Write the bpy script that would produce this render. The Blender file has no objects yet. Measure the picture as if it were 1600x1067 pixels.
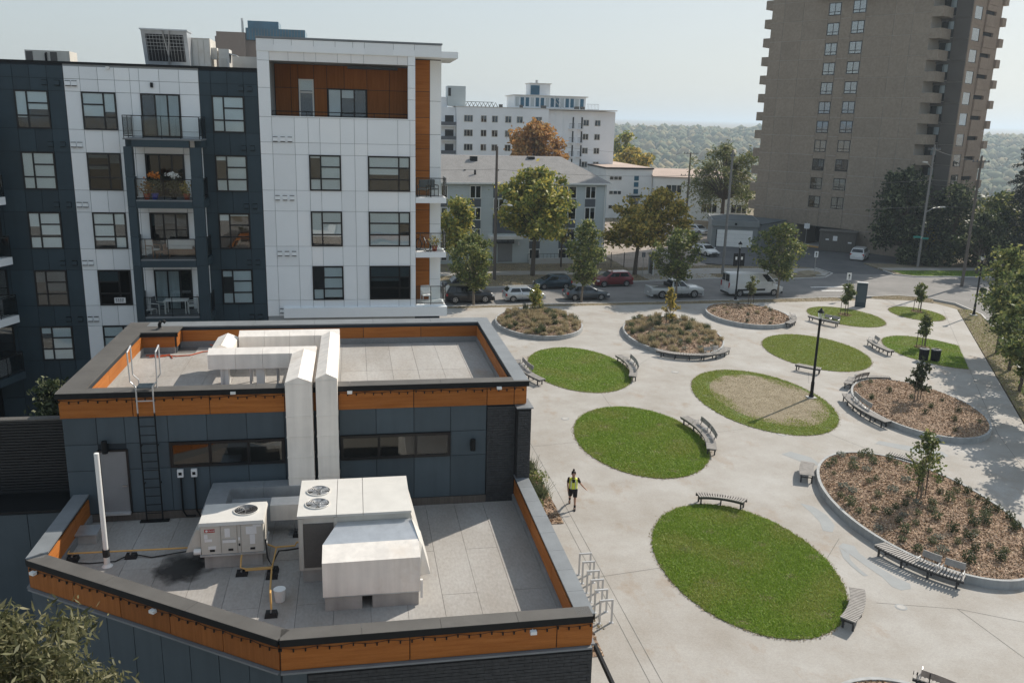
import bpy, math, random
import numpy as np
from mathutils import Vector, Matrix
random.seed(7)
rng = np.random.default_rng(11)
S = bpy.context.scene
COL = S.collection
rad = math.radians

# ------------------------------------------------------------------ camera
CAM_H = 17.2
def make_camera():
    pitch, roll, yaw = rad(14.2522), rad(1.5180), rad(10.5452)
    sy, cy = math.sin(yaw), math.cos(yaw)
    f0 = Vector((sy, cy, 0)); r0 = Vector((cy, -sy, 0)); u0 = Vector((0, 0, 1))
    f = f0 * math.cos(pitch) - u0 * math.sin(pitch)
    u = u0 * math.cos(pitch) + f0 * math.sin(pitch)
    r = r0 * math.cos(roll) + u * math.sin(roll)
    u2 = u * math.cos(roll) - r0 * math.sin(roll)
    cd = bpy.data.cameras.new('camera')
    cd.sensor_width = 36; cd.sensor_fit = 'HORIZONTAL'; cd.lens = 30.335
    cd.clip_start = 0.1; cd.clip_end = 30000
    c = bpy.data.objects.new('camera', cd); COL.objects.link(c)
    m = Matrix((r, u2, -f)).transposed().to_4x4(); m.translation = (0, 0, CAM_H)
    c.matrix_world = m
    S.camera = c
make_camera()

# ------------------------------------------------------------------ light
SUN_EL, SUN_AZ = 37.5, 55.7          # azimuth clockwise from +Y
W = bpy.data.worlds.new('World'); S.world = W; W.use_nodes = True
nt = W.node_tree
bg = nt.nodes['Background']
sky = nt.nodes.new('ShaderNodeTexSky'); sky.sky_type = 'NISHITA'
sky.sun_disc = False; sky.sun_elevation = rad(SUN_EL); sky.sun_rotation = rad(SUN_AZ)
sky.altitude = 600; sky.air_density = 1.3; sky.dust_density = 3.0; sky.ozone_density = 4.0
# thin high haze evens the sky out: a soft power curve on the physical sky
gm = nt.nodes.new('ShaderNodeGamma'); gm.inputs[1].default_value = 0.32
nt.links.new(sky.outputs[0], gm.inputs[0]); tn = nt.nodes.new('ShaderNodeMix'); tn.data_type = 'RGBA'; tn.blend_type = 'MULTIPLY'; tn.inputs[0].default_value = 1.0; tn.inputs[7].default_value = (0.965, 1.0, 1.005, 1)
nt.links.new(gm.outputs[0], tn.inputs[6]); nt.links.new(tn.outputs[2], bg.inputs[0]); bg.inputs[1].default_value = 0.15
sd = bpy.data.lights.new('sun', 'SUN'); sd.energy = 2.1; sd.angle = rad(0.53); sd.color = (1, 0.915, 0.80)
so = bpy.data.objects.new('sun', sd); COL.objects.link(so)
sv = Vector((math.sin(rad(SUN_AZ)) * math.cos(rad(SUN_EL)), math.cos(rad(SUN_AZ)) * math.cos(rad(SUN_EL)), math.sin(rad(SUN_EL))))
so.rotation_euler = (-sv).to_track_quat('-Z', 'Y').to_euler()
so.location = (60, 40, 80)
S.view_settings.view_transform = 'Standard'; S.view_settings.look = 'None'
S.view_settings.exposure = 1.42; S.view_settings.gamma = 1.0
try: S.view_settings.use_curve_mapping = False
except Exception: pass
S.cycles.use_denoising = True
S.cycles.max_bounces = 8; S.cycles.diffuse_bounces = 6; S.cycles.transparent_max_bounces = 12; S.cycles.volume_bounces = 0

# ------------------------------------------------------------------ materials
def mat(name, col, rough=0.7, var=0.12, scale=1.5, bump=0.0, bscale=30, metal=0.0, spec=0.4, col2=None, stretch=(1, 1, 1), fine=0.0, fscale=60, streak=0.0):
    m = bpy.data.materials.new(name); m.use_nodes = True
    n = m.node_tree; N = n.nodes; L = n.links
    b = N['Principled BSDF']; b.inputs['Roughness'].default_value = rough; b.inputs['Metallic'].default_value = metal
    b.inputs['Specular IOR Level'].default_value = spec
    g = N.new('ShaderNodeNewGeometry')
    mp = N.new('ShaderNodeMapping'); mp.inputs['Scale'].default_value = stretch
    L.new(g.outputs['Position'], mp.inputs['Vector'])
    col = tuple(col)
    if var or col2:
        t = N.new('ShaderNodeTexNoise'); t.inputs['Scale'].default_value = scale; t.inputs['Detail'].default_value = 7; t.inputs['Roughness'].default_value = 0.62
        L.new(mp.outputs[0], t.inputs['Vector'])
        r = N.new('ShaderNodeValToRGB')
        c2 = col2 if col2 else tuple(min(1, c * (1 + var)) for c in col)
        c1 = col if col2 else tuple(c * (1 - var) for c in col)
        r.color_ramp.elements[0].position = 0.32; r.color_ramp.elements[1].position = 0.68
        r.color_ramp.elements[0].color = (*c1, 1); r.color_ramp.elements[1].color = (*c2, 1)
        L.new(t.outputs['Fac'], r.inputs[0]); out = r.outputs[0]
        if fine:
            t2 = N.new('ShaderNodeTexNoise'); t2.inputs['Scale'].default_value = fscale; t2.inputs['Detail'].default_value = 3
            L.new(mp.outputs[0], t2.inputs['Vector'])
            r2 = N.new('ShaderNodeMapRange'); r2.inputs[1].default_value = 0.3; r2.inputs[2].default_value = 0.7; r2.inputs[3].default_value = 1 - fine; r2.inputs[4].default_value = 1 + fine
            L.new(t2.outputs['Fac'], r2.inputs[0])
            x = N.new('ShaderNodeVectorMath'); x.operation = 'SCALE'
            L.new(out, x.inputs[0]); L.new(r2.outputs[0], x.inputs['Scale']); out = x.outputs[0]
        if streak:
            m3 = N.new('ShaderNodeMapping'); m3.inputs['Scale'].default_value = (4, 4, 0.25)
            L.new(g.outputs['Position'], m3.inputs['Vector'])
            t3 = N.new('ShaderNodeTexNoise'); t3.inputs['Scale'].default_value = 1.0; t3.inputs['Detail'].default_value = 5
            L.new(m3.outputs[0], t3.inputs['Vector'])
            r3 = N.new('ShaderNodeMapRange'); r3.inputs[1].default_value = 0.35; r3.inputs[2].default_value = 0.7; r3.inputs[3].default_value = 1 + streak * .4; r3.inputs[4].default_value = 1 - streak
            L.new(t3.outputs['Fac'], r3.inputs[0])
            x = N.new('ShaderNodeVectorMath'); x.operation = 'SCALE'
            L.new(out, x.inputs[0]); L.new(r3.outputs[0], x.inputs['Scale']); out = x.outputs[0]
        L.new(out, b.inputs['Base Color'])
    else:
        b.inputs['Base Color'].default_value = (*col, 1)
    if bump:
        t = N.new('ShaderNodeTexNoise'); t.inputs['Scale'].default_value = bscale; t.inputs['Detail'].default_value = 4
        L.new(mp.outputs[0], t.inputs['Vector'])
        bp = N.new('ShaderNodeBump'); bp.inputs['Strength'].default_value = bump; bp.inputs['Distance'].default_value = 0.02
        L.new(t.outputs['Fac'], bp.inputs['Height']); L.new(bp.outputs[0], b.inputs['Normal'])
    return m

def leafmat(name, cols, trans=0.38, rough=0.55):
    """foliage, grass, chips: one colour per island, picked from a ramp"""
    m = bpy.data.materials.new(name); m.use_nodes = True
    N = m.node_tree.nodes; L = m.node_tree.links
    b = N['Principled BSDF']; b.inputs['Roughness'].default_value = rough; b.inputs['Specular IOR Level'].default_value = 0.3
    g = N.new('ShaderNodeNewGeometry'); r = N.new('ShaderNodeValToRGB')
    e = r.color_ramp.elements
    while len(e) < len(cols): e.new(0.5)
    for i, c in enumerate(cols):
        e[i].position = i / max(1, len(cols) - 1); e[i].color = (*c, 1)
    L.new(g.outputs['Random Per Island'], r.inputs[0]); L.new(r.outputs[0], b.inputs['Base Color'])
    if trans:
        t = N.new('ShaderNodeBsdfTranslucent'); L.new(r.outputs[0], t.inputs[0])
        x = N.new('ShaderNodeMixShader'); x.inputs[0].default_value = trans
        L.new(b.outputs[0], x.inputs[1]); L.new(t.outputs[0], x.inputs[2])
        L.new(x.outputs[0], N['Material Output'].inputs[0])
    return m

def glassmat(name, tint=(0.8, 0.86, 0.88), refl=0.22, rough=0.02):
    m = bpy.data.materials.new(name); m.use_nodes = True
    N = m.node_tree.nodes; L = m.node_tree.links; N.remove(N['Principled BSDF'])
    tr = N.new('ShaderNodeBsdfTransparent'); tr.inputs[0].default_value = (*tint, 1)
    gl = N.new('ShaderNodeBsdfGlossy'); gl.inputs['Roughness'].default_value = rough
    fr = N.new('ShaderNodeLayerWeight'); fr.inputs[0].default_value = 0.25
    mr = N.new('ShaderNodeMapRange'); mr.inputs[3].default_value = refl; mr.inputs[4].default_value = 0.9
    L.new(fr.outputs['Fresnel'], mr.inputs[0])
    g = N.new('ShaderNodeNewGeometry'); tx = N.new('ShaderNodeTexNoise'); tx.inputs['Scale'].default_value = 0.9; tx.inputs['Detail'].default_value = 1
    L.new(g.outputs['Position'], tx.inputs['Vector'])
    bp = N.new('ShaderNodeBump'); bp.inputs['Strength'].default_value = 0.12; bp.inputs['Distance'].default_value = 0.05
    L.new(tx.outputs['Fac'], bp.inputs['Height']); L.new(bp.outputs[0], gl.inputs['Normal'])
    x = N.new('ShaderNodeMixShader'); L.new(mr.outputs[0], x.inputs[0]); L.new(tr.outputs[0], x.inputs[1]); L.new(gl.outputs[0], x.inputs[2])
    L.new(x.outputs[0], N['Material Output'].inputs[0])
    return m

M = {}
def dm(key, *a, **k): M[key] = mat(key, *a, **k)
dm('concrete', (0.30, 0.276, 0.245), 0.85, scale=0.34, col2=(0.395, 0.383, 0.362), bump=0.2, bscale=25, fine=0.07, fscale=16)
dm('concrete_new', (0.47, 0.46, 0.44), 0.85, 0.08, scale=0.8, bump=0.1, fine=0.05, fscale=20)
dm('concrete_patch', (0.285, 0.30, 0.305), 0.8, 0.06, scale=1.5)
dm('concrete_wall', (0.36, 0.37, 0.37), 0.85, 0.12, scale=1.2, bump=0.2, bscale=20, streak=0.15)
dm('asphalt', (0.155, 0.15, 0.145), 0.9, scale=0.25, col2=(0.225, 0.215, 0.205), bump=0.2, bscale=40, fine=0.08, fscale=5)
dm('asphalt_dark', (0.075, 0.078, 0.08), 0.9, scale=0.3, col2=(0.12, 0.12, 0.12), bump=0.2, bscale=40)
dm('gravel_lot', (0.24, 0.2, 0.165), 0.95, scale=0.3, col2=(0.34, 0.29, 0.25), bump=0.3, bscale=10, fine=0.15, fscale=4)
dm('dry_ground', (0.15, 0.12, 0.075), 0.95, scale=0.6, col2=(0.235, 0.195, 0.13), bump=0.4, bscale=8, fine=0.2, fscale=6)
dm('soil', (0.17, 0.115, 0.08), 0.95, scale=3, col2=(0.34, 0.235, 0.165), bump=0.6, bscale=20, fine=0.3, fscale=15)
dm('turf_base', (0.075, 0.12, 0.02), 0.95, scale=0.5, col2=(0.13, 0.19, 0.035), bump=0.5, bscale=20, fine=0.3, fscale=12)
dm('dry_turf', (0.20, 0.165, 0.105), 0.95, scale=1.5, col2=(0.3, 0.255, 0.18), bump=0.5, bscale=25, fine=0.2, fscale=14)
dm('paint_white', (0.7, 0.7, 0.68), 0.7, 0.2, scale=3)
dm('white_siding', (0.84, 0.87, 0.885), 0.55, 0.02, scale=0.8)
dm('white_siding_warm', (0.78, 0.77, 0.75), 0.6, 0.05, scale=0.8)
dm('wall_back', (0.3, 0.32, 0.33), 0.8, 0.05)
dm('navy_siding', (0.029, 0.051, 0.066), 0.6, 0.10, scale=0.8, streak=0.06)
dm('navy_back', (0.018, 0.024, 0.032), 0.8, 0.05)
dm('slate_siding', (0.060, 0.083, 0.10), 0.55, 0.07, scale=0.9, streak=0.08)
dm('slate_back', (0.022, 0.03, 0.038), 0.8, 0.05)
dm('black_siding', (0.016, 0.017, 0.019), 0.5, 0.1)
dm('wood', (0.29, 0.095, 0.02), 0.6, scale=2.0, spec=0.15, col2=(0.405, 0.15, 0.038), stretch=(0.35, 0.35, 6), fine=0.12, fscale=25)
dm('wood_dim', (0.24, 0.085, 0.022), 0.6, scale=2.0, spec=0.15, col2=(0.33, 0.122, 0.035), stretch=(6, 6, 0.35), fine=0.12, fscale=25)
dm('cap', (0.105, 0.10, 0.093), 0.6, 0.14, scale=1.2, fine=0.08, spec=0.25)
dm('cap_blue', (0.185, 0.20, 0.212), 0.5, 0.12, scale=1.2, fine=.06)
dm('black_metal', (0.009, 0.010, 0.011), 0.5, 0.1, spec=0.2)
dm('black_frame', (0.010, 0.010, 0.011), 0.35, 0.0)
dm('roof_sheet', (0.285, 0.262, 0.235), 0.9, scale=0.45, col2=(0.375, 0.365, 0.35), bump=0.25, bscale=60, fine=0.09, fscale=14, stretch=(1, .45, 1))
dm('roof_sheet_dark', (0.2, 0.205, 0.21), 0.9, 0.15, scale=0.8, bump=0.2, fine=0.1, fscale=18)
dm('roof_seam', (0.13, 0.127, 0.12), 0.9, 0.2)
dm('stain', (0.035, 0.033, 0.031), 0.8, 0.3, scale=3)
dm('duct', (0.86, 0.80, 0.73), 0.5, 0.06, scale=1.2, streak=0.10, bump=0.06, bscale=5)
dm('galvanised', (0.52, 0.54, 0.56), 0.34, 0.1, scale=3, metal=0.6)
dm('steel', (0.5, 0.5, 0.5), 0.3, 0.1, metal=0.9)
dm('unit_paint', (0.55, 0.525, 0.475), 0.5, 0.06, scale=2, streak=0.08)
dm('unit_top', (0.60, 0.585, 0.55), 0.5, 0.07, scale=1.5, fine=0.03)
dm('unit_coil', (0.10, 0.092, 0.085), 0.6, 0.15, scale=30)
dm('hood_metal', (0.87, 0.81, 0.74), 0.42, 0.05, scale=1.5, streak=0.13)
dm('curb_metal', (0.40, 0.385, 0.365), 0.7, 0.12, scale=2, streak=0.15)
dm('red_label', (0.4, 0.02, 0.015), 0.4, 0)
dm('white_label', (0.75, 0.75, 0.75), 0.5, 0.04)
dm('white_paint', (0.75, 0.75, 0.73), 0.45, 0.04)
dm('gas_yellow', (0.60, 0.36, 0.12), 0.5, 0.12)
dm('rubber', (0.015, 0.015, 0.016), 0.75, 0.1)
dm('door_grey', (0.22, 0.22, 0.225), 0.5, 0.06)
dm('interior', (0.022, 0.022, 0.023), 0.9, 0.3, scale=1.2)
dm('interior_warm', (0.07, 0.035, 0.018), 0.9, 0.4, scale=1.5)
dm('blind', (0.82, 0.85, 0.85), 0.8, 0.04, scale=1)
dm('curtain', (0.50, 0.54, 0.55), 0.8, 0.15, scale=6, stretch=(1, 1, 0.1))
dm('brick_dark', (0.038, 0.040, 0.043), 0.7, 0.3, scale=8, bump=0.2, bscale=30)
dm('brick_joint', (0.02, 0.02, 0.021), 0.9, 0.1)
dm('tower_panel', (0.275, 0.228, 0.18), 0.9, 0.05, scale=0.5, bump=0.3, bscale=10, fine=0.14, fscale=3)
dm('tower_joint', (0.36, 0.33, 0.29), 0.9, 0.05)
dm('tower_side', (0.31, 0.235, 0.18), 0.9, 0.08, scale=0.5, bump=0.3, bscale=10, fine=0.1, fscale=3)
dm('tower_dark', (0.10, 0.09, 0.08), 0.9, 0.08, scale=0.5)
dm('grey_siding', (0.50, 0.55, 0.56), 0.7, 0.05, scale=1, stretch=(0.2, 0.2, 10))
dm('spandrel', (0.09, 0.10, 0.115), 0.6, 0.06)
dm('shingle', (0.24, 0.232, 0.225), 0.9, 0.1, scale=1, fine=0.15, fscale=8)
dm('mid_stucco', (0.80, 0.82, 0.84), 0.8, 0.05, scale=0.3)
dm('low_stucco', (0.74, 0.76, 0.76), 0.8, 0.06, scale=0.4)
dm('low_roof', (0.42, 0.33, 0.28), 0.9, 0.1, scale=0.4)
dm('garage_wall', (0.21, 0.225, 0.225), 0.8, 0.08, scale=1)
dm('garage_roof', (0.10, 0.115, 0.12), 0.8, 0.1)
dm('shed_wood', (0.13, 0.12, 0.105), 0.85, 0.15, scale=2, stretch=(5, 5, 0.3))
dm('bench_wood', (0.33, 0.31, 0.29), 0.75, 0.2, scale=5, fine=0.1)
dm('bench_metal', (0.05, 0.05, 0.052), 0.5, 0.1)
dm('alu', (0.6, 0.6, 0.6), 0.35, 0.05, metal=0.5)
dm('pole_wood', (0.115, 0.098, 0.085), 0.9, 0.2, scale=3, stretch=(6, 6, 0.4))
dm('pole_grey', (0.22, 0.21, 0.2), 0.9, 0.2, scale=3, stretch=(6, 6, 0.4))
dm('bark', (0.10, 0.078, 0.06), 0.95, 0.3, scale=8, stretch=(2, 2, 0.5), bump=0.5, bscale=12)
dm('bark_young', (0.20, 0.165, 0.13), 0.9, 0.25, scale=8)
dm('stake', (0.09, 0.07, 0.055), 0.9, 0.2)
dm('tyre', (0.012, 0.012, 0.013), 0.8, 0)
dm('rim', (0.45, 0.45, 0.46), 0.3, 0, metal=0.7)
dm('car_glass', (0.012, 0.016, 0.02), 0.06, 0, spec=0.6)
dm('car_trim', (0.015, 0.015, 0.016), 0.5, 0)
dm('tail_red', (0.35, 0.012, 0.01), 0.25, 0)
dm('lamp_clear', (0.7, 0.7, 0.7), 0.15, 0)
def carpaint(key, c, metal=0.25, rough=0.28):
    dm(key, c, rough, 0, metal=metal, spec=0.5)
    M[key].node_tree.nodes['Principled BSDF'].inputs['Coat Weight'].default_value = 0.6
carpaint('paint_black', (0.008, 0.009, 0.012)); carpaint('paint_silver', (0.55, 0.57, 0.58), 0.4); carpaint('paint_slate', (0.07, 0.085, 0.10), 0.4)
carpaint('paint_blue', (0.015, 0.04, 0.06), 0.3); carpaint('paint_red', (0.16, 0.008, 0.014), 0.2); carpaint('paint_car_white', (0.62, 0.63, 0.63), 0.05)
carpaint('paint_navy', (0.01, 0.013, 0.022)); carpaint('paint_bright_red', (0.35, 0.02, 0.015), 0.1)
dm('skin', (0.45, 0.26, 0.18), 0.5, 0.05); dm('hair', (0.03, 0.017, 0.01), 0.6, 0.1); dm('cloth_black', (0.012, 0.012, 0.014), 0.85, 0.1)
dm('vest_yellow', (0.72, 0.78, 0.09), 0.6, 0.05); dm('vest_silver', (0.55, 0.58, 0.52), 0.35, 0.0)
dm('sign_green', (0.01, 0.22, 0.19), 0.4, 0.0); dm('orange_cord', (0.5, 0.09, 0.03), 0.6, 0.0)
dm('glass_block', (0.03, 0.12, 0.19), 0.1, 0.2, scale=0.3); dm('far_brown', (0.22, 0.17, 0.14), 0.9, 0.05)
dm('rock', (0.3, 0.24, 0.17), 0.9, 0.2); dm('flower_white', (0.8, 0.8, 0.78), 0.6, 0); dm('flower_orange', (0.6, 0.2, 0.03), 0.6, 0.2, scale=20)
dm('pot_blue', (0.05, 0.07, 0.4), 0.4, 0); dm('pot_red', (0.35, 0.07, 0.04), 0.6, 0); dm('wicker', (0.25, 0.14, 0.08), 0.8, 0.2, scale=20); dm('cushion', (0.6, 0.58, 0.55), 0.9, 0.1)
M['glass'] = glassmat('glass', (0.92, 0.96, 0.97), 0.07); M['glass_dark'] = glassmat('glass_dark', (0.5, 0.55, 0.57), 0.06)
M['glass_tower'] = glassmat('glass_tower', (0.42, 0.53, 0.58), 0.34)
M['leaf_street'] = leafmat('leaf_street', [(0.06, 0.084, 0.034), (0.114, 0.15, 0.05), (0.18, 0.216, 0.072), (0.384, 0.36, 0.12)])
for k_ in ('white_siding', 'navy_siding', 'slate_siding', 'wood', 'wood_dim', 'tower_panel', 'roof_sheet'):
    for j_, f_ in enumerate((.95, 1.04) if k_ in ('white_siding', 'tower_panel', 'roof_sheet') else (.88, 1.12)):
        q_ = M[k_].copy(); M['%s_%d' % (k_, j_)] = q_
        for e_ in [n for n in q_.node_tree.nodes if n.type == 'VALTORGB'][0].color_ramp.elements: e_.color = (*[min(.9, c * f_) for c in e_.color[:3]], 1)
def tone(k): return k + random.choice(('', '', '_0', '_1')) if k + '_0' in M else k
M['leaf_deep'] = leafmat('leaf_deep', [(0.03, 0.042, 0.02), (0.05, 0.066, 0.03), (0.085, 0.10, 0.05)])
M['leaf_olive'] = leafmat('leaf_olive', [(0.097, 0.137, 0.038), (0.194, 0.234, 0.055), (0.359, 0.344, 0.082), (0.661, 0.522, 0.11)])
M['leaf_gold'] = leafmat('leaf_gold', [(0.1, 0.12, 0.03), (0.24, 0.22, 0.05), (0.55, 0.42, 0.1), (0.65, 0.47, 0.13)])
M['leaf_orange'] = leafmat('leaf_orange', [(0.21, 0.137, 0.046), (0.399, 0.21, 0.063), (0.546, 0.273, 0.084), (0.357, 0.252, 0.105)])
M['leaf_dark'] = leafmat('leaf_dark', [(0.014, 0.024, 0.011), (0.025, 0.04, 0.016), (0.045, 0.062, 0.024), (0.08, 0.1, 0.045), (0.26, 0.28, 0.15)])
M['leaf_conifer'] = leafmat('leaf_conifer', [(0.006, 0.013, 0.01), (0.011, 0.02, 0.014), (0.016, 0.027, 0.016)], 0.05)
M['leaf_willow'] = leafmat('leaf_willow', [(0.074, 0.105, 0.042), (0.137, 0.168, 0.063), (0.21, 0.221, 0.095), (0.315, 0.294, 0.126)])
M['leaf_pale'] = leafmat('leaf_pale', [(0.05, 0.055, 0.025), (0.11, 0.115, 0.05), (0.18, 0.175, 0.085), (0.27, 0.25, 0.14)])
M['leaf_shrub'] = leafmat('leaf_shrub', [(0.06, 0.08, 0.04), (0.1, 0.12, 0.06), (0.16, 0.175, 0.095)])
M['leaf_straw'] = leafmat('leaf_straw', [(0.24, 0.19, 0.1), (0.38, 0.31, 0.19), (0.5, 0.42, 0.28), (0.22, 0.2, 0.1)])
M['leaf_blue'] = leafmat('leaf_blue', [(0.104, 0.13, 0.111), (0.182, 0.208, 0.169), (0.247, 0.26, 0.221)])
M['grass'] = leafmat('grass', [(0.115, 0.203, 0.016), (0.189, 0.304, 0.024), (0.27, 0.392, 0.041), (0.392, 0.459, 0.101)], 0.3)
M['grass_olive'] = leafmat('grass_olive', [(0.163, 0.219, 0.025), (0.25, 0.312, 0.037), (0.338, 0.375, 0.075), (0.425, 0.413, 0.138)], 0.3)
M['straw'] = leafmat('straw', [(0.24, 0.18, 0.09), (0.39, 0.3, 0.165), (0.495, 0.405, 0.255), (0.195, 0.18, 0.075)], 0.15)
M['mulch'] = leafmat('mulch', [(0.13, 0.075, 0.042), (0.32, 0.205, 0.12), (0.50, 0.355, 0.225), (0.68, 0.55, 0.41)], 0, 0.9)
M['forest'] = leafmat('forest', [(0.065, 0.09, 0.04), (0.085, 0.11, 0.045), (0.14, 0.14, 0.055), (0.24, 0.18, 0.075), (0.075, 0.1, 0.042), (0.15, 0.14, 0.06)], 0, 0.9)

def fade_edge(m, r0, r1):
    """wet stain: opaque in the middle of its own object, soaking away towards a ragged rim"""
    N = m.node_tree.nodes; L = m.node_tree.links; b = N['Principled BSDF']
    tc = N.new('ShaderNodeTexCoord'); ln = N.new('ShaderNodeVectorMath'); ln.operation = 'LENGTH'; L.new(tc.outputs['Object'], ln.inputs[0])
    t = N.new('ShaderNodeTexNoise'); t.inputs['Scale'].default_value = 2.2; t.inputs['Detail'].default_value = 6; L.new(tc.outputs['Object'], t.inputs['Vector'])
    ad = N.new('ShaderNodeMath'); ad.operation = 'MULTIPLY_ADD'; ad.inputs[1].default_value = 1.1; L.new(t.outputs['Fac'], ad.inputs[0]); L.new(ln.outputs['Value'], ad.inputs[2])
    r = N.new('ShaderNodeMapRange'); r.inputs[1].default_value = r0 + .55; r.inputs[2].default_value = r1 + .55; r.inputs[3].default_value = .93; r.inputs[4].default_value = 0; L.new(ad.outputs[0], r.inputs[0]); L.new(r.outputs[0], b.inputs['Alpha'])
fade_edge(M['stain'], .45, .95)
def wear(m, tan, k1, dark, k2):
    N = m.node_tree.nodes; L = m.node_tree.links; b = N['Principled BSDF']; src = b.inputs['Base Color'].links[0].from_socket; g = N.new('ShaderNodeNewGeometry')
    for sc, lo, hi, col, k, st in ((.55, .56, .74, tan, k1, (1, .6, 1)), (5.5, .69, .76, dark, k2, (1, 1, 1)), (1.6, .66, .72, dark, k2 * .5, (.25, 1.4, 1))):
        mp = N.new('ShaderNodeMapping'); mp.inputs['Scale'].default_value = st; mp.inputs['Location'].default_value = (sc * 3, sc, 0); L.new(g.outputs['Position'], mp.inputs[0])
        t = N.new('ShaderNodeTexNoise'); t.inputs['Scale'].default_value = sc; t.inputs['Detail'].default_value = 8; t.inputs['Roughness'].default_value = .68; L.new(mp.outputs[0], t.inputs['Vector'])
        r = N.new('ShaderNodeMapRange'); r.inputs[1].default_value = lo; r.inputs[2].default_value = hi; r.inputs[4].default_value = k; L.new(t.outputs['Fac'], r.inputs[0])
        x = N.new('ShaderNodeMix'); x.data_type = 'RGBA'; L.new(r.outputs[0], x.inputs[0]); L.new(src, x.inputs[6]); x.inputs[7].default_value = (*col, 1); src = x.outputs[2]
    L.new(src, b.inputs['Base Color'])
wear(M['concrete'], (.275, .21, .15), .8, (.14, .12, .10), .5); wear(M['roof_sheet'], (.26, .19, .13), .45, (.12, .11, .10), .4); wear(M['asphalt'], (.12, .11, .1), .4, (.06, .06, .06), .5)
wear(M['unit_top'], (.45, .36, .26), .55, (.3, .26, .2), .4); wear(M['hood_metal'], (.62, .5, .38), .5, (.4, .33, .26), .3); wear(M['turf_base'], (.2, .16, .06), .5, (.04, .05, .015), .4)

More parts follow.
